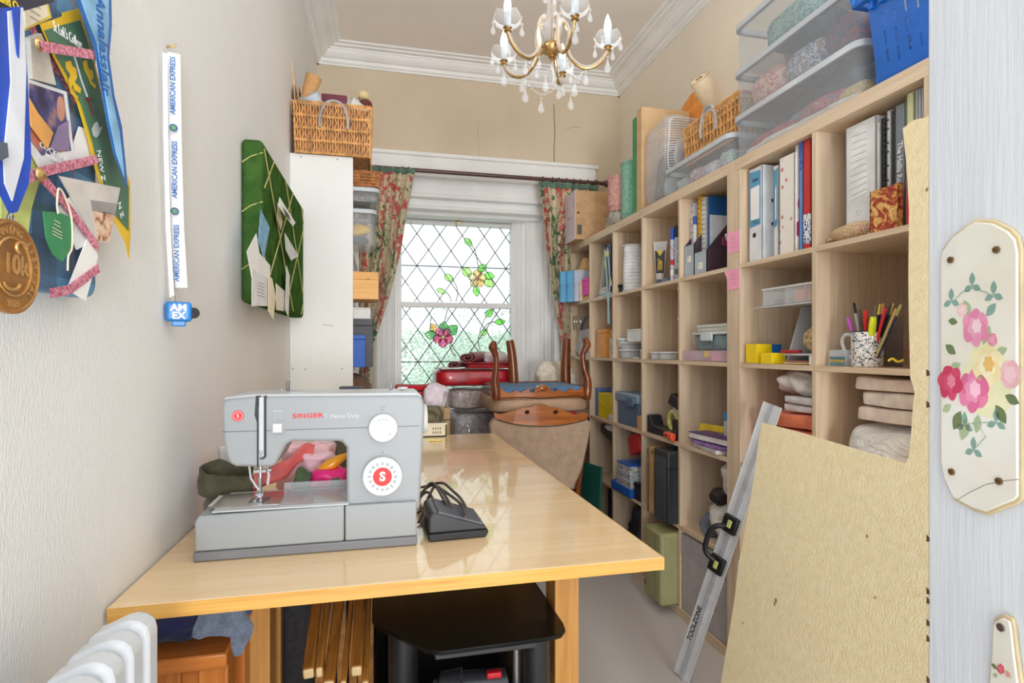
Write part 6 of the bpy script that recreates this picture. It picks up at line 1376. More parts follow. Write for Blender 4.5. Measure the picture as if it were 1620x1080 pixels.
pen('brown pen behind the red one in the mug', 1360, 489, .012, 0, .1, .0042, M((110, 84, 74), .4)); pen('red marker standing in the mug', 1369.5, 491, -.012, 0, .1, .0062, M((220, 40, 36), .4)); pen('fluorescent yellow highlighter in front of the mug pens', 1382, 501, -.024, 0, .1, .0095, M((226, 240, 30), .35), flat=.55)
pen('grey eraser-topped blade in the mug', 1386, 483, .016, 0, .1, .007, M((130, 130, 134), .5), flat=.4); pen('black pencil with yellow end in the mug', 1392.5, 481, .012, 0, .1, .0036, M((34, 34, 60), .5), YEL, name='pencil'); pen('navy pencil with pink end in the mug', 1398, 480, .02, 0, .1, .0036, M((40, 50, 80), .5), M((230, 150, 130), .5), name='pencil')
pen('red pen leaning right in the mug', 1401, 487, -.008, 0, .1, .0042, M((226, 36, 50), .4)); pen('black pencil leaning right in the mug', 1409, 481, .01, 0, .1, .0036, BLK, M((70, 70, 74), .5), name='pencil'); pen('gold pencil leaning right in the mug', 1418, 488, -.018, 0, .1, .0036, M((206, 184, 110), .4), name='pencil'); pen('dark blue pencil leaning furthest out of the mug', 1425.5, 482, -.012, 0, .1, .0038, M((40, 54, 96), .4), M((196, 190, 130), .5), name='pencil'); pen('grey pencil at the back of the mug', 1414, 480, .022, 0, .1, .0036, M((96, 92, 100), .5), M((214, 180, 110), .5), name='pencil')
ss_ = B().prism([(-.03, 0), (.125, 0), (.125, .14)], 0, .002, lambda u, v, d: Vector((1.405+d-u*.25, NEAR[0][1]-.045-u, zr1+v))).build('set_square', clear((96, 92, 100), .55, .1), smooth=0); tag(ss_, 'smoky transparent set square behind the mug', 'set square')
e = thing('card_holder', 'white plastic card tray with teal cards left of the mug', 'tray', (1.30, Yx(1333, 1.30), zr1)); B().prism([(-.034, 0), (.034, 0), (.034, .046), (-.028, .046)], -.02, .002, lambda u, v, d: Vector((d, -u, v))).build('tray', clear((214, 222, 228), .6, .2), e, bevel=.002)
for k, c_ in enumerate(((96, 150, 150), (196, 170, 100), (80, 130, 140))): B().box((-.024, -.03, .003+.008*k), (-.021, .022, .010+.008*k)).build('card', M(c_, .5), e)
e = thing('glass_tumbler', 'dark glass tumbler behind the mug', 'glass', (1.40, NEAR[0][0]+.10, zr1)); B().lathe([(0, 0), (.032, 0), (.040, .12), (.037, .12), (.03, .006), (0, .006)], (0, 0, 0), 28).build('glass_wall', clear((110, 116, 112), .3, .05), e)
tag(B().tube(smoothp([hx(1405, 571, 1.262), hx(1412, 567, 1.268), hx(1420, 572, 1.27), hx(1430, 569, 1.275)], 4), .003, 6).build('yellow_key_tag', M((226, 200, 40), .4)), 'yellow wire tag lying at the shelf edge', 'tag')
heap('beaded_pouch', 'dark pink beaded pouch by the foam edge', 'pouch', (1.27, NEAR[0][0]+.02, zr1), (1.33, NEAR[0][0]+.07, zr1+.075), None, 5, .006, 20, mat=M((150, 60, 84), .4, var=.5, vs=160))
# seam column
YBX = M((246, 214, 20), .45, var=.02); BBX = M((24, 108, 190), .4)
for k, (px0, px1, t0, d, lab) in enumerate(((1180, 1197, 544, .10, 'larger yellow and blue spool box'), (1203.5, 1221, 558, .09, 'smaller yellow and blue spool box in front'))):
    Xb = 1.258-.004*k; y0, y1, z1 = span(px0, px1, t0, Xb); e = thing('spool_box', lab, 'box', (Xb, y0, zr1), group='yellow spool boxes', world=True)
    B().box((Xb, y0, zr1), (Xb+d*.6, y1, z1)).build('box_sleeve', YBX, e, bevel=.001); B().box((Xb+d*.6, y0+.001, zr1+.001), (Xb+d, y1-.001, z1-.001)).build('box_drawer', BBX, e, bevel=.001); stext('~~~~~', .008, M((216, 180, 20), .5), e, (px0+px1)/2, (t0+570)/2, Xb-.0005)
e = thing('pencil_pair', 'flat wooden ruler offcuts beside the yellow boxes', 'ruler', (1.26, Yx(1255, 1.26), zr1)); B().rbox((.03, .0, .004), (.05, .09, .005), (0, 0, .3)).build('offcut', M((206, 176, 130), .6), e); B().rbox((.035, -.01, .0095), (.04, .08, .005), (0, 0, .5)).build('offcut', M((150, 96, 70), .6), e)
carton('white_pot', 'tiny white box against the divider', 'box', (1.258, NEAR[1][0]+.002, zr1), (1.28, NEAR[1][0]+.022, zr1+.032), (236, 238, 240))
e = thing('letter_rack', 'white plastic rack holding a clear box over the twine', 'rack', (1.30, NEAR[1][0], zr1), world=True)
ya, yb = NEAR[1][0]+.004, NEAR[1][0]+.27; zs = Zx(1240, 484, 1.262)
B().prism([(1.252, zs), (1.50, zs+.012), (1.50, zs+.016), (1.252, zs+.004)], ya, yb, XZf).build('upper_shelf', WHP, e, bevel=.001); B().box((1.28, ya, zr1+.028), (1.50, ya+.16, zr1+.034)).build('lower_shelf', WHP, e, bevel=.001)
B().prism([(1.30, zr1), (1.47, zr1), (1.47, zs), (1.36, zs)], ya+.165, ya+.169, XZf).build('side_support', WHP, e); B().box((1.495, ya, zr1), (1.50, yb, zs+.012)).build('back_support', WHP, e)
cbx = thing('clear_tray', 'clear plastic parts tray with odds and ends on the white rack', 'tray', (1.27, NEAR[1][0]+.02, zs+.006), world=True); za = zs+.0062
CT_ = clear((232, 234, 236), .28, .08)
yq = NEAR[1][0]+.012
for lo, hi in (((1.262, yq, za), (1.265, yq+.225, za+.055)), ((1.42, yq, za+.008), (1.423, yq+.225, za+.06)), ((1.262, yq, za), (1.42, yq+.003, za+.06)), ((1.262, yq+.222, za), (1.42, yq+.225, za+.05)), ((1.262, yq+.115, za), (1.42, yq+.118, za+.05)), ((1.262, yq, za), (1.42, yq+.225, za+.003))): B().box(lo, hi).build('tray_wall', CT_, cbx)
B().box((1.259, yq-.002, za+.052), (1.262, yq+.227, za+.058)).build('rim', clear((240, 242, 244), .6, .1), cbx)
B().rbox((1.32, yq+.09, za+.025), (.05, .05, .035), (0, 0, .4)).build('orange_block', M((206, 130, 60), .5), cbx); B().tube([(1.285, yq+.05, za+.01), (1.285, yq+.052, za+.055)], .005, 8).build('red_tool', M((206, 40, 40), .4), cbx); B().rbox((1.30, yq+.16, za+.012), (.03, .07, .018)).build('grey_tool', DKG, cbx)
heap('twine_ball', 'ball of beige twine under the white rack', 'twine', (1.29, ya+.012, zr1+.0345), (1.40, ya+.115, zr1+.125), None, 3, .002, 20, mat=M((196, 168, 120), .9, var=.2, vs=90, bump=.8, bs=160), e=1)
tag(B().rbox((1.285, ya+.125, zr1+.040), (.02, .07, .010), (0, 0, .15)).build('red_ribbon_reel', M((190, 30, 50), .4), bevel=.003), 'flat red ribbon reel on the lower rack shelf', 'ribbon')
# far unit, second row
X = 1.262
c0_ = FAR[0]
e = thing('flat_organizer', 'flat clear pink organizer box with a yellow reel inside', 'organizer', (1.262, c0_[0]+.003, zr1), world=True); y0, y1, z1 = c0_[0]+.004, Yx(1081, 1.262), Zx(1110, 554, 1.262)
B().box((1.258, y0, zr1), (1.45, y1, z1)).build('case', clear((236, 206, 220), .45, .1), e, bevel=.003); B().cyl((1.275, y0+.16, zr1+.016), (1.275, y0+.16, z1-.003), .018).build('yellow_reel', YEL, e); B().box((1.262, y0+.06, zr1+.003), (1.4, y0+.12, z1-.006)).build('pink_card', M((226, 160, 180), .5), e); B().box((1.262, y0+.185, zr1+.003), (1.4, y0+.27, z1-.006)).build('grey_card', M((186, 180, 190), .5), e)
zt = z1+.001; e = thing('lidded_tub', 'dark smoky storage tub with pale lid and clip', 'tub', (1.27, c0_[0], zt), world=True); y1b = Yx(1101, 1.27); h = Zx(1120, 527, 1.27)-zt
B().prism([(y0+.0, zt), (y1b-.02, zt), (y1b, zt+h*.9), (y0, zt+h*.9)], 1.262, 1.44, YZf).build('tub_body', M((96, 118, 122), .2, var=.25, vs=20, coat=.4), e, bevel=.006); B().box((1.255, y0, zt+h*.9), (1.445, y1b+.006, zt+h*1.08)).build('lid', M((206, 212, 212), .3), e, bevel=.004); B().box((1.251, y0+.10, zt+h*.55), (1.257, y0+.18, zt+h*1.0)).build('clip', M((200, 210, 212), .25), e, bevel=.002)
zt2 = zt+h*1.08+.001; carton('grey_tin', 'pale grey flat tin on the smoky tub', 'tin', (1.265, y0, zt2), (1.42, y1b-.02, zt2+.028), (196, 196, 188), lid=(.012, M((206, 206, 200), .4), .002))
c1 = FAR[1]
for k, (px, py) in enumerate(((1035, 554), (1059, 555))): z1 = Zx(px, py-2, 1.31); r_ = .05; tub('round_tub', ['left round white-lidded tub of buttons', 'right round white-lidded tub of buttons'][k], (1.315, min(Yx(px, 1.315), c1[1]-.056), zr1), r_, .036, 'round button tubs', fill=(206, 206, 206))
e = thing('wall_hook_rack', 'wooden pegs fixed to the side of the second cell', 'pegs', (1.30, c1[0], zr1+.2), world=True)
for z_, w in ((zr1+.305, .10), (zr1+.225, .05), (zr1+.175, .09)): B().rbox((1.30, c1[0]+.022, z_), (.06, .044 if w > .06 else .022, .012), (.25, 0, 0)).build('peg', M((226, 204, 168), .5), e, bevel=.002)
B().tube([(1.27, c1[0]+.003, zr1+.31), (1.27, c1[0]+.004, zr1+.17)], .002, 5).build('wire', WHP, e)
c2 = FAR[2]
for k, (px, z_, r_, h, lab) in enumerate(((993, 0, .066, .048, 'large clear round tub at the bottom of the third cell'), (994, .0485, .06, .036, 'clear round tub in the middle of the third cell'), (978, .060, .03, .046, 'small clear tub balanced at the left'))):
    cx_ = 1.325 if k < 2 else 1.29; tub('clear_tub', lab, (cx_, min(Yx(px, cx_), c2[1]-r_*1.06) if k < 2 else min(Yx(px, cx_), c2[1]-.037), zr1+z_), r_, h, 'clear tubs of haberdashery', fill=(200, 204, 208))
carton('label_printer', 'small white label printer on top of the clear tubs', 'printer', (1.27, Yx(1013, 1.27), zr1+.086), (1.38, Yx(992, 1.27), zr1+.15), (232, 234, 234)); tub('mini_tub', 'tiny white tub in front of the divider', (1.278, c2[0]+.026, zr1), .019, .045, None, fill=(210, 210, 210)); tag(B().box((1.262, c2[0]+.05, zr1), (1.30, c2[0]+.12, zr1+.008)).build('foil_strip', M((206, 208, 210), .25, .6)), 'thin foil blister strip at the shelf front', 'packet')
c3 = FAR[3]
carton('orange_folder', 'orange card folder standing in the tape measure column', 'folder', (1.275, Yx(957, 1.275), zr1), (1.44, Yx(944, 1.275), Zx(950, 521, 1.275)), (236, 160, 74))
for k in range(4): carton('square_tub', ['lowest', 'second', 'third', 'top'][k]+' of four small clear tubs with beads', 'tub', (1.27, c3[0]+.006, zr1+.0365*k), (1.34, c3[0]+.085-(.02 if k == 3 else 0), zr1+.0365*k+.036), None, 'small bead tubs', clear([(226, 220, 210), (200, 206, 210), (226, 224, 216), (206, 180, 176)][k], .6, .15), (.008, WHP, .002))
c4 = FAR[4]
e = thing('paper_fan', 'folded white plastic triangle standing in the far cell', 'stand', (1.27, c4[0]+.1, zr1), world=True); P_ = [hx(*p, 1.30) for p in ((908, 552), (917, 523), (932, 520), (932, 572), (917, 563))]
B().prism([(v.y, v.z) for v in P_], 1.30, 1.303, YZf).build('panel', clear((226, 230, 236), .7, .2), e, smooth=0); P_ = [hx(*p, 1.28) for p in ((909, 553), (918, 522), (920, 548), (916, 562))]; B().prism([(v.y, v.z) for v in P_], 1.28, 1.283, YZf).build('panel', WHP, e, smooth=0); B().box((1.28, c4[0]+.05, zr1), (1.303, c4[0]+.13, zr1+.02)).build('foot', WHP, e)
e = thing('blue_strap', 'blue grey strap curling in the far cell', 'strap', tuple(hx(925, 510, 1.32)), world=True); B().tube(smoothp([hx(932, 500, 1.32), hx(926, 503, 1.32), hx(921, 514, 1.32), hx(919, 522, 1.32)], 5), .008, 8).build('strap_loop', M((110, 136, 170), .6), e)
e = thing('metal_hooks', 'row of small steel hooks on the side of the far cell', 'hooks', tuple(hx(912, 510, 1.28)), world=True)
for px in (908, 911.5, 918): B().tube(smoothp([hx(px, 500, 1.27)+Vector((0, 0, 0)), hx(px+.5, 508, 1.262), hx(px, 522, 1.27)], 4), .0022, 6).build('hook', CHR, e)
# ---------------- third row
c = NEAR[0]
e = fold_stack('blush_fabric', 'stack of folded blush upholstery cloth in the door column', 'fabric', (1.275, c[0]+.01, zr2+.206), (1.60, c[0]+.255, zr2+.328), 3, [(240, 224, 214), (244, 230, 222), (238, 220, 210)], 81, amp=.008)
t = NT('satin'); t.col(t.ramp(t.noise(t.co(), 9, 3), [(.3, (226, 226, 228)), (.7, (242, 242, 244))])); t.bump(t.noise(t.co((1, 1, 2.5)), 14, 4, .6, 1), .9, .02); SATIN = t.set(.3, sheen=.3)
tag(sup((1.262, c[0]+.006, zr2), (1.60, c[0]+.285, zr2+.204), .45, 83, .012, 9, 24, 36).build('white_satin', SATIN, smooth=75), 'bundle of shiny white satin below the blush cloth', 'fabric')
c = NEAR[1]
heap('white_bag', 'crumpled white carrier bag at the top of the seam column cell', 'bag', (1.268, c[0]+.01, zr2+.250), (1.58, c[0]+.235, zr2+.33), None, 85, .018, 8, mat=M((222, 216, 212), .35, var=.06, coat=.2), e=.8)
fold_stack('white_sheet_stack', 'folded white sheets under the carrier bag', 'fabric', (1.265, c[0]+.006, zr2+.196), (1.58, c[0]+.18, zr2+.248), 2, [(236, 234, 236), (226, 222, 224)], 86)
fold_stack('coral_cloth_stack', 'folded coral and orange cloths with rounded ends', 'fabric', (1.262, c[0]+.006, zr2), (1.58, c[0]+.285, zr2+.194), 4, [(216, 90, 80), (226, 90, 76), (238, 124, 90), (242, 134, 96)], 87)
c = FAR[0]
e = thing('purple_book', 'thick purple book lying flat', 'book', (1.345, c[0]+.14, zr2+.034), (0, 0, .08), group='pile in the first far column')
B().box((-.09, -.115, 0), (.09, .13, .003)).build('cover', M((84, 50, 130), .4), e); B().box((-.09, -.115, .024), (.09, .13, .027)).build('cover', M((84, 50, 130), .4), e); B().box((-.09, -.115, 0), (.09, -.112, .027)).build('spine', M((84, 50, 130), .4), e); B().box((-.087, -.112, .003), (.088, .127, .024)).build('pages', M((232, 228, 216), .8), e); o = text('~~~~', .03, M((206, 200, 220), .5), e, (-.02, .0, .0275), (0, 0, -PI/2), sx=.8); o = text('~~~~', .014, M((206, 200, 220), .5), e, (-.0905, -.04, .0135), SROT)
for k, (c_, d_) in enumerate((((206, 200, 196), .0), ((150, 110, 170), .05))): tag(B().rbox((1.335, c[0]+.155-d_*.4, zr2+.008+.016*k), (.17, .22, .014), (0, 0, -.1+.16*k)).build('magazine', M(c_, .3, var=.3, vs=40, coat=.3), bevel=.001), ['lower glossy magazine under the purple book', 'upper glossy magazine under the purple book'][k], 'magazine', 'pile in the first far column')
tag(B().rbox((1.345, c[0]+.215, zr2+.045), (.006, .20, .085), (0, .35, .25)).build('yellow_envelope', M((222, 190, 50), .4, coat=.2)), 'yellow padded envelope behind the purple book', 'envelope')
carton('white_carton', 'white carton with a blue-capped tube behind', 'carton', (1.40, c[0]+.004, zr2), (1.55, c[0]+.09, zr2+.11), (226, 226, 226)); marker('glue_tube', 'blue-capped clear glue tube beside the upright', 1149.5, 652, 1.33, zr2+.0, .011, [clear((220, 226, 230), .6, .1)], M((36, 130, 210), .35))
c = FAR[1]
td = thing('tape_dispenser', 'black desk tape dispenser with a roll of clear tape', 'tape dispenser', (1.30, c[0]+.2, zr2), world=True); ya, yb = c[0]+.05, Yx(1025.5, 1.27)
B().prism([(ya, zr2), (yb, zr2), (yb, zr2+.085), (yb-.03, zr2+.085), (yb-.055, zr2+.04), (ya+.05, zr2+.035), (ya, zr2+.05)], 1.262, 1.325, YZf).build('dispenser_body', M((38, 38, 42), .4), td, bevel=.006)
v = Vector((1.29, ya+.06, zr2+.078)); pts = [v+Vector((0, .040*math.cos(i*PI/14), .040*math.sin(i*PI/14))) for i in range(28)]
B().tube(pts, .011, 8, closed=True).build('tape_roll', M((206, 200, 110), .3, coat=.3), td)
tag(B().rbox((1.285, c[0]+.045, zr2+.165), (.06, .09, .05), (.45, 0, .3)).build('stapler_case', M((40, 40, 44), .35), bevel=.008), 'black angular stapler resting above the dispenser', 'stapler')
tag(B().rbox((1.30, c[0]+.05, zr2+.125), (.05, .09, .03), (.3, .1, 0)).build('paper_wad', M((206, 204, 200), .6), bevel=.004), 'wad of papers under the black stapler', 'paper'); tag(B().rbox((1.31, c[0]+.055, zr2+.045), (.07, .09, .09), (0, 0, 0)).build('black_caddy', M((34, 34, 38), .5), bevel=.006), 'black desk caddy holding papers next to the dispenser', 'caddy')
e = thing('orange_gun', 'fluorescent orange tagging gun at the shelf edge', 'tagging gun', (1.262, Yx(1065, 1.262), zr2)); B().box((-.03, -.035, .008), (-.004, .035, .034)).build('gun_body', M((240, 92, 60), .35), e, bevel=.005); B().box((-.028, -.035, .0), (-.008, -.01, .012)).build('gun_grip', M((240, 92, 60), .35), e, bevel=.003); B().cyl((-.032, .01, .02), (-.003, .01, .02), .006).build('gun_knob', BLK, e)
c = FAR[2]
e = thing('blue_crate', 'slate blue lidded storage box in the third far column', 'storage box', (1.27, c[0]+.15, zr2), world=True); y1b = min(Yx(973, 1.262), c[1]-.008); SLB = M((92, 116, 142), .4); SLL = M((128, 150, 172), .4); z1 = Zx(995, 622, 1.262)
B().prism([(c[0]+.075, zr2), (y1b-.012, zr2), (y1b-.004, z1-.045), (c[0]+.062, z1-.045)], 1.268, 1.48, YZf).build('tub_body', SLB, e, bevel=.006); B().box((1.256, c[0]+.05, z1-.05), (1.49, y1b+.002, z1)).build('lid', SLL, e, bevel=.01); B().box((1.252, c[0]+.10, z1-.065), (1.258, c[0]+.18, z1-.02)).build('clip', SLB, e, bevel=.002)
carton('kraft_packet', 'small kraft box in front of the blue crate', 'box', (1.252, c[0]+.004, zr2), (1.30, c[0]+.048, zr2+.07), (206, 160, 104)); tag(B().lathe([(0, 0), (.018, 0), (.018, .03), (.006, .05), (.004, .07), (0, .071)], (1.285, c[0]+.026, zr2+.0706), 16).build('grey_bottle', M((120, 126, 136), .4)), 'small grey bottle on the kraft box', 'bottle')
c = FAR[3]
for k in range(2): carton('yellow_carton', ['lower', 'upper'][k]+' of two bright yellow boxes', 'box', (1.27, c[0]+.012, zr2+.072*k), (1.37, Yx(946.5, 1.27), zr2+.072*k+.0715), (240, 214, 30), 'yellow boxes in the fourth column')
carton('blue_yellow_book', 'slim blue and lime box left of the yellow boxes', 'box', (1.28, Yx(946, 1.28)+.004, zr2), (1.40, Yx(943, 1.28)+.012, zr2+.165), (100, 130, 190)); heap('plastic_wrap', 'crumpled clear plastic on the yellow boxes', 'wrapping', (1.285, c[0]+.03, zr2+.155), (1.39, c[0]+.12, zr2+.195), None, 8, .009, 16, mat=M((226, 226, 230), .2, coat=.4), e=.8)
heap('black_white_toy', 'tangle of black and white straps on top of the plastic', 'straps', (1.29, c[0]+.03, zr2+.205), (1.37, c[0]+.09, zr2+.28), None, 9, .010, 18, mat=M((60, 60, 66), .5, var=.9, vs=40), e=.9); carton('white_tray', 'little white drawer tray at the shelf edge', 'tray', (1.25, c[0]+.004, zr2), (1.30, c[0]+.055, zr2+.035), (226, 222, 220))
# ---------------- fourth row
c = FAR[0]
t = NT('dust_sheet'); t.col(t.ramp(t.noise(t.co(), 8, 4), [(.3, (190, 184, 178)), (.7, (222, 218, 212))])); t.bump(t.noise(t.co(), 20, 4, .6, 1), .8, .02); DUST = t.set(.9)
heap('dust_sheet', 'pale grey canvas dust sheet spilling onto the fourth shelf', 'fabric', (1.258, c[0]+.02, zr3), (1.56, c[0]+.19, zr3+.16), None, 91, .022, 9, mat=DUST, e=.75); heap('canvas_roll', 'rolled off-white canvas at the top of the cloth heap', 'fabric', (1.27, c[0]+.006, zr3+.185), (1.56, c[0]+.11, zr3+.33), None, 92, .014, 8, mat=DUST, e=.6)
heap('black_floral_cloth', 'black cloth with red flowers in the middle of the heap', 'fabric', (1.262, c[0]+.06, zr3+.14), (1.45, c[0]+.175, zr3+.215), None, 93, .012, 14, mat=M((44, 34, 38), .7, var=.5, vs=70), e=.8); heap('denim_cloth', 'grey denim scrap beside the dust sheet', 'fabric', (1.262, c[0]+.16, zr3), (1.40, c[0]+.22, zr3+.09), (104, 110, 124), 94, .012); heap('purple_cloth', 'scrap of purple cloth at the shelf edge near the ruler', 'fabric', (1.252, c[0]+.004, zr3), (1.30, c[0]+.05, zr3+.05), (110, 60, 150), 95, .008, 16)
c = FAR[1]
y0, y1 = c[0]+.006, Yx(1033, 1.205)-.006
bcs = thing('document_case', 'large black document case sticking out of the fourth row', 'case', (1.3, (y0+y1)/2, zr3), world=True); z1 = .700
B().box((1.205, y0, zr3), (1.56, y1, z1)).build('case_shell', M((46, 50, 52), .45, var=.05), bcs, bevel=.006); B().box((1.202, y0+.02, zr3+.004), (1.206, y1-.02, z1-.03)).build('case_front', M((66, 74, 80), .5), bcs); B().box((1.203, y0-.001, z1-.075), (1.56, y1+.001, z1-.071)).build('lid_seam', BLK, bcs)
B().tube(smoothp([(1.30, y1-.04, z1), (1.27, y1-.03, z1+.008), (1.30, y1-.03, z1+.014), (1.40, y1-.03, z1+.014), (1.42, y1-.04, z1)], 4), .005, 8).build('handle', M((110, 116, 120), .3, .6), bcs)
y0b, y1b = y1+.008, y1+.085
e = thing('accordion_file', 'tan expanding file of papers beside the black case', 'file', (1.22, y0b, zr3), world=True); z1 = .69
B().box((1.215, y0b, zr3), (1.55, y0b+.004, z1-.015)).build('cover', BLK, e); B().box((1.215, y1b-.004, zr3), (1.55, y1b, z1-.01)).build('cover', M((120, 100, 74), .6), e)
for k in range(8): yk = y0b+.008+k*.0082; B().box((1.222+.002*(k % 2), yk, zr3+.004), (1.54, yk+.0065, z1-.004*(k % 3))).build('divider_sheet', M((196-6*(k % 2), 156, 100), .7), e)
B().cyl((1.23, y0b+.03, z1-.02), (1.215, y0b+.03, z1-.02), .006, n=12).build('clasp', CHR, e)
c = FAR[2]
o = carton('red_box', 'red box tipped at an angle above the parts boxes', 'box', (1.262, c[0]+.034, .60), (1.44, c[0]+.155, .69), (190, 50, 54)); o.rotation_euler = (-.35, 0, 0); o.location.z = .615
zq = zr3
e = thing('parts_box', 'blue open tray at the bottom of the parts boxes', 'tray', (1.25, c[0]+.2, zq), world=True); BLUP = M((28, 104, 200), .35)
ya, yb = c[0]+.085, c[1]-.012
for lo, hi in (((1.232, ya, zq), (1.237, yb, zq+.045)), ((1.45, ya, zq), (1.455, yb, zq+.045)), ((1.237, ya, zq), (1.45, ya+.005, zq+.045)), ((1.237, yb-.005, zq), (1.45, yb, zq+.045))): B().box(lo, hi).build('tray_wall', BLUP, e, bevel=.002)
B().box((1.232, ya, zq), (1.455, yb, zq+.004)).build('bottom', BLUP, e)
zq += .005
for k in range(4):
    h = .038; carton('compartment_box', ['lowest', 'second', 'third', 'top'][k]+' clear compartment box with screws'+(' and blue lid' if k == 3 else ''), 'organizer', (1.242, ya+.012+.006*k, zq), (1.44, yb-.04-.006*k, zq+h), None, 'compartment boxes', M([(206, 206, 204), (196, 190, 186), (190, 200, 206), (206, 206, 200)][k], .2, var=.35, vs=60, coat=.5), (.008, clear((226, 232, 236), .8, .1) if k < 3 else BLUP, .002)); zq += h+.0005
carton('black_tin', 'small black tin beside the parts boxes', 'tin', (1.25, c[0]+.006, zr3), (1.36, c[0]+.08, zr3+.085), (34, 34, 38), lid=(.02, BLK, .001))
c = FAR[3]
e = thing('black_mesh_tray', 'black mesh tray with white papers hung below the yellow boxes', 'tray', (1.27, c[0]+.1, zr2-.1), world=True)
B().prism([(c[0]+.004, .615), (c[0]+.19, .66), (c[0]+.20, .70), (c[0]+.004, .66)], 1.262, 1.45, YZf).build('tray_body', M((60, 60, 62), .6, var=.4, vs=200), e); B().box((1.262, c[0]+.004, .56), (1.266, c[0]+.03, .66)).build('bracket', BLK, e); B().box((1.30, c[0]+.0, .60), (1.40, c[0]+.006, .70)).build('side_hook', BLK, e)
heap('paper_bundle', 'crumpled white papers in the black mesh tray', 'paper', (1.262, c[0]+.01, .667), (1.44, c[0]+.20, .722), None, 13, .008, 16, mat=PAPER, e=.6)
tag(B().rbox((1.30, c[0]+.03, .52), (.02, .012, .10), (.5, 0, 0)).build('hook_tool', M((190, 180, 160), .5)), 'pale hooked tool hanging beside the divider', 'tool')
# ---------------- bottom row
c = FAR[0]
e = thing('fabric_bin', 'grey fabric storage cube filling the bottom shelf', 'storage cube', (1.26, (c[0]+c[1])/2, zr4), world=True); GF = fabric((176, 170, 172), .4, .06)
B().box((1.254, c[0]+.006, zr4), (1.62, c[1]-.006, zr4+.318)).build('bin_body', GF, e, bevel=.006); B().box((1.252, c[0]+.005, zr4+.235), (1.256, c[1]-.005, zr4+.318)).build('top_band', fabric((168, 162, 164), .4, .06), e); B().box((1.250, c[0]+.004, zr4+.205), (1.2545, c[0]+.04, zr4+.24)).build('label_tab', GF, e)
c = FAR[1]
e = thing('olive_case', 'olive green plastic case leaning out of the bottom row', 'case', (1.3, c[0]+.1, zr4), world=True); OLV = M((158, 156, 112), .45, var=.04)
zf4 = .041
B().box((1.17, c[0]+.004, zf4), (1.50, c[0]+.165, .352)).build('case_body', OLV, e, bevel=.014, seg=3); B().box((1.168, c[0]+.05, zf4+.02), (1.171, c[0]+.055, .33)).build('case_seam', M((120, 118, 84), .5), e); B().rbox((1.169, c[0]+.14, .10), (.006, .012, .03)).build('catch', M((110, 108, 80), .5), e)
c = FAR[2]; heap('black_bag', 'crumpled black drawstring bag in the bottom row', 'bag', (1.262, c[0]+.006, zr4), (1.55, c[0]+.23, zr4+.295), None, 17, .02, 8, mat=M((46, 48, 54), .55, var=.2), e=.5)
c = FAR[3]
for k, c_ in enumerate(((170, 130, 84), (150, 112, 70))): tag(B().box((1.28+.03*k, c[0]+.02+.035*k, zr4), (1.31+.03*k, c[0]+.05+.035*k, zr4+.31)).build('timber_offcut', M(c_, .6)), ['lighter timber offcut standing in the bottom row', 'darker timber offcut standing in the bottom row'][k], 'timber', 'timber offcuts')
tag(B().cyl((1.30, c[0]+.125, zr4), (1.30, c[0]+.125, zr4+.3), .02).build('black_tube', BLK), 'black cardboard tube beside the timber offcuts', 'tube')
BZ = [z+.0008 for z in BZ]
# ================================================================== ON TOP OF THE SHELVES
TOP = 1.8205
def clear_box(name, label, lo, hi, fills, lidh=.022, group=None, tint=(206, 212, 218), alpha=.19):
    e = thing(name, label, 'storage box', ((lo[0]+hi[0])/2, (lo[1]+hi[1])/2, lo[2]), group=group, world=True); c = (Vector(lo)+Vector(hi))/2
    w, d, h = hi[0]-lo[0], hi[1]-lo[1], hi[2]-lo[2]; m = clear(tint, alpha, .35); bb = B(); rings = []
    for s, z in ((.955, 0), (.985, .004), (1.0, h-lidh)):
        rings.append([Vector((c.x+u, c.y+v, lo[2]+z)) for u, v in B().rrect(w*s, d*s, .035)])
    bb.ring(rings, False); n = len(rings[0]); bb.f.append(tuple(range(n))); bb.build('tub', m, e, thick=.002, smooth=40)
    lm = clear((206, 212, 218), .5, .25)
    prism_holes([(c.x+u, c.y+v) for u, v in B().rrect(w+.016, d+.016, .038)], [[(c.x+u, c.y+v) for u, v in B().rrect(w-.016, d-.016, .03)]], lo[2]+h-lidh, lo[2]+h-.003, XYf).build('lid_rim', clear((200, 206, 212), .85, .25), e, bevel=.003); B().prism([(c.x+u, c.y+v) for u, v in B().rrect(w-.012, d-.012, .03)], lo[2]+h-.006, lo[2]+h, XYf).build('lid', clear((214, 220, 226), .22, .2), e)
    for k, (a, b_, mm, sd) in enumerate(fills):
        a2_ = Vector((lo[0]+.014+a[0]*(w-.028), lo[1]+.016+a[1]*(d-.032), lo[2]+.006+a[2]*(h-lidh-.01))); b2_ = Vector((lo[0]+.014+b_[0]*(w-.028), lo[1]+.016+b_[1]*(d-.032), lo[2]+.006+b_[2]*(h-lidh-.01)))
        sup(a2_, b2_, .7, sd, .010, 14, 16, 26).build('contents', mm, e, smooth=75)
    return e
def yarn(*cols):
    t = NT('yarn'); st = []
    for i, c_ in enumerate(cols): st.append((i/len(cols), c_))
    t.col(t.ramp(t.noise(t.co(), 46, 3, .5, 1.5), [(.3+.4*p, c_) for p, c_ in st], True)); t.bump(t.noise(t.co(), 120, 3), .8, .008); return t.set(.95)
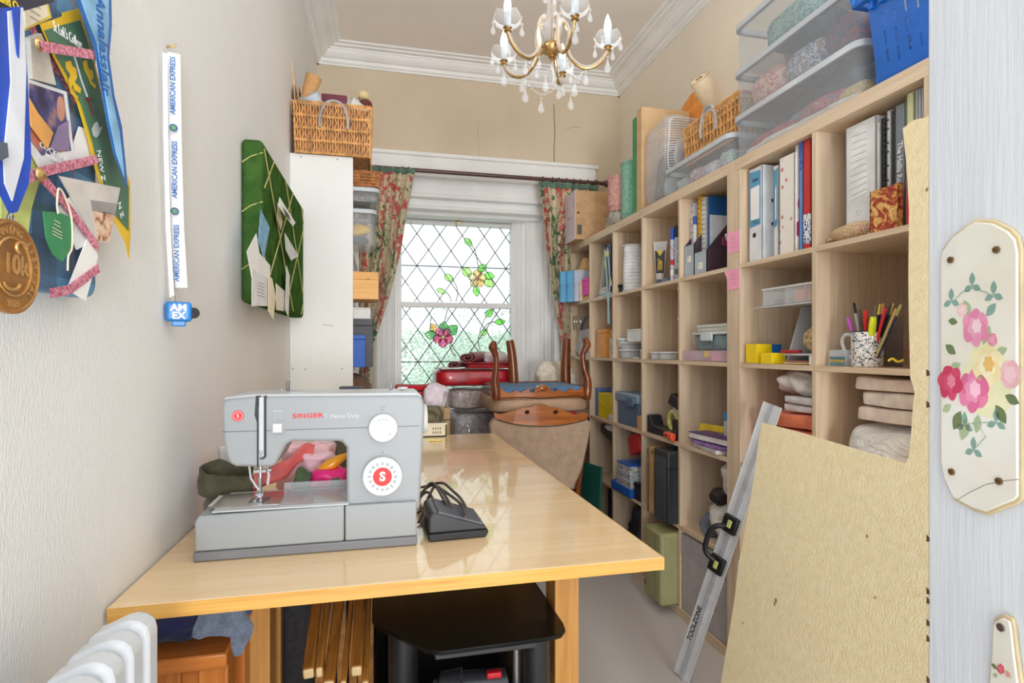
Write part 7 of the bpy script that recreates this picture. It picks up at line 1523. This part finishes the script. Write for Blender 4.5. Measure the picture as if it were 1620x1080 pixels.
Y1_ = yarn((88, 70, 104), (170, 60, 70), (196, 90, 80), (120, 104, 130), (206, 150, 120)); Y2_ = yarn((78, 92, 120), (206, 206, 206), (96, 120, 158), (196, 150, 100)); Y3_ = yarn((196, 130, 120), (222, 190, 176), (186, 110, 104)); Y4_ = yarn((100, 142, 140), (140, 176, 170), (84, 124, 128)); Y5_ = yarn((104, 60, 84), (60, 70, 100), (150, 60, 70)); Y6_ = yarn((214, 190, 120), (196, 170, 96)); GREYB = M((150, 160, 172), .7, var=.1); WHC = fabric((232, 230, 226))
gS = 'clear storage boxes on the shelves'
bx0, bx1, by0, by1 = 1.262, 1.625, 1.272, 1.835
clear_box('storage_box', 'bottom clear box of coloured wool with a white cloth along its front', (bx0, by0, TOP), (bx1, by1, TOP+.158), [((.0, .02, .0), (.10, .97, .22), WHC, 1), ((.04, .0, .02), (.3, .22, .5), Y6_, 2), ((.05, .15, .05), (.7, .6, .75), Y1_, 3), ((.05, .5, .02), (.6, .9, .6), Y1_, 4), ((.2, .05, 0), (.97, .97, .97), GREYB, 5), ((.02, .70, .05), (.3, .98, .5), Y1_, 15)], group=gS)
z2 = TOP+.159
clear_box('storage_box', 'middle clear box with pink, blue and wine wool balls', (bx0+.005, by0, z2), (bx1, by1+.002, z2+.166), [((.0, .60, 0), (.5, .98, .9), Y3_, 6), ((.0, .30, 0), (.55, .64, .92), Y2_, 7), ((.0, .0, .0), (.6, .34, .97), Y5_, 8), ((.4, .05, 0), (.97, .97, .85), WHC, 9)], group=gS)
z3 = z2+.167
clear_box('storage_box', 'top clear box with teal wool, partly out of view', (bx0+.008, by0, z3), (bx1, by1+.004, z3+.168), [((.0, .35, 0), (.6, .85, .95), Y4_, 10), ((.1, .0, 0), (.8, .35, .8), WHC, 11), ((.4, .6, 0), (.95, .98, .7), Y3_, 12)], group=gS)
clear_box('storage_box', 'low clear box of mixed pale fabrics under the wicker basket', (1.268, 1.86, TOP), (1.62, 2.36, TOP+.125), [((.02, .70, 0), (.4, .98, .8), M((206, 216, 222), .8, var=.2), 13), ((.02, .50, 0), (.4, .74, .9), yarn((236, 226, 214), (196, 150, 150), (150, 160, 190)), 14), ((.02, .26, 0), (.4, .54, .8), yarn((206, 200, 226), (236, 230, 236), (170, 170, 200)), 15), ((.02, .02, 0), (.4, .3, .9), yarn((206, 150, 186), (150, 206, 190), (236, 236, 240)), 16), ((.4, .05, 0), (.95, .95, .8), yarn((236, 220, 206), (190, 190, 206), (226, 190, 190)), 17)], group=gS)
# blue slotted crate
BC = M((20, 98, 188), .38, var=.04)
e = thing('blue_basket', 'bright blue slotted plastic basket at the door end of the shelf top', 'basket', (1.4, 1.12, TOP), world=True)
ya, yb, xa, xb, za, zb2 = 1.055, 1.222, 1.262, 1.60, TOP, TOP+.225
def slotted(fr, L_, nm):
    out = [(0, 0), (L_, 0), (L_, .225), (0, .225)]; holes = []; n = max(2, int(L_/.028))
    for r_ in range(3):
        for k in range(n-1):
            u = .022+(L_-.044)*(k+.5)/(n-1); v = .055+r_*.045+.008*(k % 2); holes.append([(u-.0035, v-.016), (u+.0035, v-.016), (u+.0035, v+.016), (u-.0035, v+.016)])
    prism_holes(out, holes, 0, .003, fr).build(nm, BC, e, smooth=0)
slotted(lambda u, v, d: Vector((xa+d-.035*v/.225+.004, ya+u, za+v)), yb-ya, 'wall_panel'); slotted(lambda u, v, d: Vector((xb-d, ya+u, za+v)), yb-ya, 'wall_panel'); slotted(lambda u, v, d: Vector((xa+u, ya+d, za+v)), xb-xa, 'wall_panel'); slotted(lambda u, v, d: Vector((xa+u, yb-d+.02*v/.225, za+v)), xb-xa, 'wall_panel')
B().box((xa, ya, za), (xb, yb, za+.004)).build('bottom', BC, e)
B().box((xa-.048, ya-.012, zb2-.012), (xa-.03, yb+.034, zb2)).box((xa-.04, yb+.018, zb2-.012), (xb, yb+.034, zb2)).build('rim', BC, e, bevel=.003)
B().tube(smoothp([(xa-.045, yb+.03, zb2+.002), (xa-.05, yb+.0, zb2+.03), (xa-.05, ya+.06, zb2+.032), (xa-.045, ya+.0, zb2+.004)], 4), .009, 8).build('handle', BC, e)
for k in range(5): B().box((xa-.036, yb-.02-.03*k, zb2-.035), (xa-.028, yb-.008-.03*k, zb2-.012)).build('rib', BC, e)

# ---- wicker: stakes and woven canes
WK = M((218, 164, 100), .5, var=.16, vs=30); WKD = M((176, 116, 68), .5, var=.2, vs=40); GHND = M((172, 170, 172), .6, var=.1)
def wicker(name, label, lo, hi, rows, nst, m, handles=(), group=None, flare=1.04, rot=0, faces=4):
    """each side: bands of upright canes zig-zagging round horizontal rods, thick braided border"""
    w, d, h = hi[0]-lo[0], hi[1]-lo[1], hi[2]-lo[2]; e = thing(name, label, 'basket', ((lo[0]+hi[0])/2, (lo[1]+hi[1])/2, lo[2]), (0, 0, rot), group=group)
    cs = B(); rd_ = B(); bd_ = B()
    def side(p0, p1, nrm):
        p0, p1, nrm = Vector(p0), Vector(p1), Vector(nrm); L_ = (p1-p0).length; n = max(4, int(L_/nst)); dr = (p1-p0).normalized()
        def P(u, v, o): 
            fl = 1+(flare-1)*v/h; q = p0.lerp(p1, u); return Vector((q.x*fl, q.y*fl, v))+nrm*o
        for k in range(n+1):
            u = k/n; pts = []
            for r_ in range(rows*2+1):
                v = h*r_/(rows*2); o_ = (.0035 if (r_ % 2) else -.0005)*(1 if k % 2 else -1)
                pts.append(P(min(1, max(0, u+(.35/n)*(1 if r_ % 2 else -1)*(1 if k % 2 else -.2))), v, o_))
            cs.tube(pts, nst*.27, 5)
        for r_ in range(rows+1):
            v = h*r_/rows; rd_.tube([P(i/10, v+.002*math.sin(i*2.1), .001*math.cos(i*3)) for i in range(11)], .0035, 6); rd_.tube([P(i/10, v-.006, .002) for i in range(11)], .003, 5)
        m_ = int(L_/.012)
        for k in range(m_):
            u0, u1 = k/m_, (k+1.5)/m_; bd_.tube([P(u0, h-.004, .002), P((u0+u1)/2, h+.006, .005), P(min(1.0, u1), h-.002, -.002)], .004, 5)
    x, y = w/2, d/2
    side((-x, -y, 0), (x, -y, 0), (0, -1, 0)); side((-x, y, 0), (-x, -y, 0), (-1, 0, 0)); side((x, -y, 0), (x, y, 0), (1, 0, 0)); side((x, y, 0), (-x, y, 0), (0, 1, 0))
    cs.build('woven_canes', m, e, smooth=50, kind='stuff'); rd_.build('rods', m, e, smooth=50, kind='stuff'); bd_.build('braided_rim', m, e, smooth=50, kind='stuff')
    B().box((-x+.004, -y+.004, 0), (x-.004, y-.004, .004)).build('bottom', m, e); li = B()
    for lo2, hi2 in (((-x+.006, -y+.007, .004), (x-.006, -y+.010, h-.01)), ((-x+.006, y-.010, .004), (x-.006, y-.007, h-.01)), ((-x+.007, -y+.006, .004), (-x+.010, y-.006, h-.01)), ((x-.010, -y+.006, .004), (x-.007, y-.006, h-.01))): li.box(lo2, hi2)
    li.build('cane_backing', WKD, e)
    for (a, c, up) in handles: 
        a, c = Vector(a), Vector(c); B().tube(smoothp([a+Vector((0, 0, -.05)), a, a.lerp(c, .2)+Vector((0, 0, up*.8)), a.lerp(c, .5)+Vector((0, 0, up)), a.lerp(c, .8)+Vector((0, 0, up*.8)), c, c+Vector((0, 0, -.05))], 4), .006, 8).build('handle', GHND, e)
    return e
# basket on the white bookcase
wy = 2.70; a, c = hy(459, 244, wy), hy(588, 170, wy)
h = hy(520, 172, wy).z-2.0205
wkb = wicker('wicker_basket', 'large honey wicker basket on the white bookcase', (wallx(2.9)+.022, wy, 2.0275), (c.x-.01, wy+.30, 2.0275-.012+hy(500, 165, wy).z-hy(500, 246, wy).z), 4, .0115, WK, [((-.055, -.16, .16), (.065, -.16, .16), .075)])
hb_ = hy(500, 165, wy).z-hy(500, 246, wy).z; bz = 2.0275
wicker('wicker_basket', 'small brown wicker basket sticking out under the large one', (BX1-.16, 2.748, BZ[6]+.078), (.0, 2.93, BZ[6]+.136), 4, .0095, WKD)
gK = 'craft papers in the large wicker basket'
def roll_(name, label, a, c, r0, r1, m, cat='paper roll', thick=.002):
    a, c = Vector(a), Vector(c); d = (c-a).normalized(); u = d.cross(Vector((0, 1, 0))).normalized(); w = d.cross(u)
    bb = B().grid(lambda s, v: a.lerp(c, v)+(u*math.cos(2*PI*1.15*s)+w*math.sin(2*PI*1.15*s))*((r0+(r1-r0)*v)*(1-.06*s)), 30, 2); return tag(bb.build(name, m, thick=thick, smooth=60), label, cat, gK)
bt = bz+hb_
roll_('kraft_cone', 'kraft paper rolled into a cone in the basket', hy(478, 175, 2.80), hy(497, 122, 2.80), .022, .036, M((214, 164, 108), .7)); roll_('grey_paper_roll', 'pale blue grey paper roll in the basket', (hy(500, 178, 2.78)), hy(487, 150, 2.74), .05, .045, M((196, 206, 218), .7)); roll_('white_paper_cone', 'white paper cone lying at the front of the basket', hy(578, 182, 2.80), hy(552, 163, 2.76), .03, .035, M((232, 230, 226), .7))
for k, px in enumerate((460, 465.5, 471, 476)): tag(B().rbox(hy(px+1, 155, 2.80)+Vector((.006, .0, -.03)), (.004, .10, .13+.012*(k % 2)), (0, -.06+.03*k, 0)).build('card_sheet', M((190, 156, 118), .7)), ['first', 'second', 'third', 'fourth'][k]+' brown card sheet from the wall in the basket', 'card', gK)
tag(B().rbox(hy(462, 118, 2.80)+Vector((.010, 0, -.05)), (.012, .02, .22), (0, -.1, 0)).build('wood_batten', M((206, 178, 140), .6)), 'thin wooden batten rising beside the wall', 'batten', gK)
v = hy(528, 152, 2.90); tag(B().rbox((v.x, 2.955, (v.z+.025+2.04)/2), (.12, .05, v.z+.02-2.04), (0, .0, 0)).build('plum_box', M((122, 50, 72), .5), bevel=.003), 'plum box showing above the basket rim', 'box', gK)
v = hy(578, 158, 2.86); e = thing('fabric_bird', 'cream and brown felt roll at the basket end', 'felt', (v.x, 2.86, v.z-.07), group=gK); sup((-.035, -.03, 0), (.035, .04, .075), .8, 3, .006, 20).build('felt_body', fabric((112, 58, 50)), e, smooth=70); sup((-.04, -.032, .06), (.02, .04, .115), .9, 4, .004, 20).build('felt_top', fabric((226, 206, 150)), e, smooth=70)
heap('white_wadding', 'white wadding inside the large wicker basket', 'wadding', (wallx(2.8)+.045, wy+.03, bz+.02), (c.x-.04, wy+.21, bt-.002), (232, 232, 232), 5, .01, 10)
# things in the bookcase, seen past its end panel
gL = 'things on the white bookcase shelves'
v = hy(590, 320, 2.76); clear_box('shoe_box', 'clear plastic box below the small wicker basket', (BX0+.03, 2.745, BZ[6]+.001), (.0, 2.99, BZ[6]+.067), [((.4, .05, 0), (.95, .9, .5), M((150, 140, 136), .8, var=.2), 3)], group=gL)
z5 = BZ[5]; e = clear_box('shoe_box', 'clear plastic box with yellow packet and dark tools', (BX0+.03, 2.745, z5+.001), (-.012, 2.95, z5+.175), [((.55, .02, .3), (.98, .4, .75), M((240, 196, 60), .5), 4), ((.6, .05, .05), (.98, .5, .35), M((50, 54, 66), .5), 5)], group=gL)
carton('white_carton', 'small white box on top of the charcoal box file', 'box', (BX0+.06, 2.77, BZ[3]+.226), (-.035, 2.93, BZ[3]+.28), (222, 222, 220), gL)
z4 = BZ[4]; e = thing('wooden_box', 'honey pine lidded box on the bookcase shelf', 'box', (-.2, 2.83, z4), group=gL, world=True); PNB = wood((214, 150, 74), (230, 170, 94), (240, 188, 116), 'X', .8, .4, name='pine_box'); zt = hy(575, 430, 2.74).z; zb3 = BZ[4]+.001
B().box((BX0+.04, 2.733, zb3), (.002, 2.95, zt-.035)).build('body', PNB, e, bevel=.002); B().box((BX0+.04, 2.733, zt-.034), (.002, 2.95, zt)).build('lid', PNB, e, bevel=.002); B().cyl((-.045, 2.732, zt-.034), (-.045, 2.729, zt-.034), .004, n=10).build('knob', WAL, e)
z3_ = BZ[2]; zt = hy(572, 508, 2.74).z
carton('box_file', 'charcoal box file on a lower bookcase shelf', 'file', (BX0+.05, 2.76, BZ[3]), (-.025, 2.95, BZ[3]+.225), (70, 72, 78), gL); carton('blue_carton', 'bright blue carton in front of the box file', 'box', (BX0+.05, 2.73, BZ[3]), (-.058, 2.757, BZ[3]+.15), (36, 96, 190), gL)
heap('brown_cloth', 'brown and copper cloth on the lowest visible bookcase shelf', 'fabric', (BX0+.05, 2.735, BZ[2]), (-.02, 2.98, BZ[3]-.03), (120, 92, 70), 6, .012, 10, gL)

# ---- far things on the shelf top
e = thing('carton', 'kraft cardboard carton with a lilac end beside the curtain', 'carton', (1.33, 3.46, TOP), world=True); ytop = 2.125
B().box((1.19, 3.335, TOP), (1.465, 3.535, ytop)).build('carton_body', KRAFT, e, bevel=.002); B().box((1.187, 3.336, TOP), (1.190, 3.535, ytop)).build('lilac_end', M((226, 206, 214), .6, var=.04), e); B().box((1.2, 3.3335, TOP+.03), (1.23, 3.335, TOP+.09)).build('print_block', M((92, 88, 86), .6), e); B().cyl((1.206, 3.334, 1.985), (1.206, 3.336, 1.985), .008, n=12).build('hand_hole', DARK, e)
o = text('~~~', .05, M((120, 90, 110), .6), e, (1.1866, 3.44, 1.97), SROT); o2 = text('~~~~', .02, M((206, 170, 190), .6), e, (1.1866, 3.44, 1.87), SROT)
v = hx(979, 335, 1.33); GW = fabric((176, 170, 160), .9, .25, 120)
heap('grey_wool', 'ball of grey wool under the pink knitted basket', 'wool', (1.27, v.y-.09, TOP), (1.42, v.y+.09, v.z), None, 3, .012, 14, mat=GW, e=.6)
PKN = M((214, 160, 152), .8, var=.1, vs=60, bump=.9, bs=130)
def knit(name, label, c, r, h, m, group=None):
    e = thing(name, label, 'basket', c, group=group); pr = [(0, 0), (r*.85, 0), (r*.98, h*.15)]+[(r*(1+.015*math.sin(i*2.4)), h*(.15+.8*i/12)) for i in range(13)]
    B().lathe(pr, (0, 0, 0), 32, cap=False).build('side_wall', m, e, thick=.006, smooth=60); B().tube([(r*math.cos(i*PI/16), r*math.sin(i*PI/16), h*.95) for i in range(32)], .007, 8, closed=True).build('rim', m, e); return e
knit('pink_knit_basket', 'dusty pink knitted basket on the shelf top', (1.345, v.y, v.z+.001), .072, hx(979, 281, 1.33).z-v.z, PKN, 'knitted baskets')
v2 = hx(993, 318, 1.33); knit('green_knit_basket', 'mint green knitted basket next to the pink one', (1.36, v2.y-.02, TOP), .068, hx(993, 256, 1.33).z-TOP, M((136, 186, 164), .8, var=.1, vs=60, bump=.9, bs=130), 'knitted baskets')
def slab(name, label, px0, px1, pyt, X0, X1, m, cat, lean=0, zb=TOP):
    y1, y0 = Yx(px0, X0), Yx(px1, X0); z1 = Zx((px0+px1)/2, pyt, X0); o = B().box((X0, y0, zb), (X1, y1, z1)).build(name, m, bevel=.002); return tag(o, label, cat)
slab('green_board', 'green card folder standing on the shelf top', 1000.5, 1006, 187, 1.29, 1.52, M((60, 150, 96), .5), 'folder'); slab('kraft_board', 'brown cardboard sheet standing beside the green folder', 1007, 1015, 172, 1.285, 1.55, KRAFTL, 'cardboard')
e = thing('mesh_bag', 'white mesh shopping bag stuffed with dark cloth', 'bag', (1.38, Yx(1044, 1.3), TOP), world=True)
t = NT('mesh_net'); g1 = t.wave(t.co(), 27, 0, 0, axis='Y'); g2 = t.wave(t.co(), 27, 0, 0, axis='Z'); mxx = t.math('MAXIMUM', t.math('GREATER_THAN', g1, .72), t.math('GREATER_THAN', g2, .72)); t.col((226, 228, 230)); t.l(t.math('ADD', t.math('MULTIPLY', mxx, .45), .12), t.b.inputs['Alpha']); MESHN = t.set(.4)
ya, yb = Yx(1071, 1.29), Yx(1017, 1.29); z1 = Zx(1044, 183, 1.29)
ya = max(ya, 2.375)
sup((1.285, ya, TOP), (1.56, yb, z1), .3, 7, .006, 8, 20, 36).build('net_body', MESHN, e, smooth=70); sup((1.30, ya+.01, TOP+.004), (1.53, yb-.03, z1-.13), .7, 8, .02, 9, 16, 26).build('dark_contents', M((96, 88, 92), .8, var=.4, vs=40), e, smooth=70); sup((1.30, ya+.015, TOP+.004), (1.5, ya+.09, TOP+.14), .7, 9, .01, 9, 12, 20).build('blue_contents', M((150, 190, 206), .7), e, smooth=70)
v = hx(1062, 170, 1.46); heap('orange_fabric', 'orange fabric piled behind the mesh bag', 'fabric', (1.575, v.y-.17, TOP), (1.636, v.y+.17, hx(1062, 150, 1.5).z), (250, 160, 66), 15, .006, 8, e=.5)
zb4 = TOP+.135
wk2 = wicker('wicker_basket', 'honey wicker basket on the low clear box', (1.335, 1.90, zb4), (1.615, 2.29, zb4+.155), 4, .0115, WK, [((-.15, -.05, .12), (-.15, .06, .12), .065), ((-.15, -.051, .12), (-.15, .059, .12), .045)])
e = thing('paper_reel', 'large cream paper reel leaning out of the wicker basket', 'paper roll', (1.45, 2.2, zb4+.02), world=True); c = hx(1106, 124, 1.34); a = c+Vector((.153, .058, -.15)); d = (c-a).normalized()
u_ = d.cross(Vector((1, 0, 0))).normalized(); w_ = d.cross(u_); R0, r0 = .042, .011
rings = [[p+(u_*math.cos(2*PI*j/30)+w_*math.sin(2*PI*j/30))*r for j in range(30)] for p, r in ((a, R0), (c, R0), (c, r0), (c-d*.03, r0))]
B().ring(rings).build('paper_winding', M((232, 212, 178), .6), e, smooth=40); B().tube([c+(u_*math.cos(i*PI/12)+w_*math.sin(i*PI/12))*r0*1.2+d*.0004 for i in range(24)], .0022, 5, closed=True).build('core', M((120, 92, 66), .7), e); B().tube([c+(u_*math.cos(i*PI/12)+w_*math.sin(i*PI/12))*R0*.98 for i in range(24)], .0012, 5, closed=True).build('paper_edge', M((140, 104, 80), .7), e)
heap('white_fabric_bundle', 'white fabric inside the wicker basket on the clear box', 'fabric', (1.36, 2.06, zb4+.01), (1.59, 2.26, zb4+.15), (226, 224, 220), 19, .008, 12)
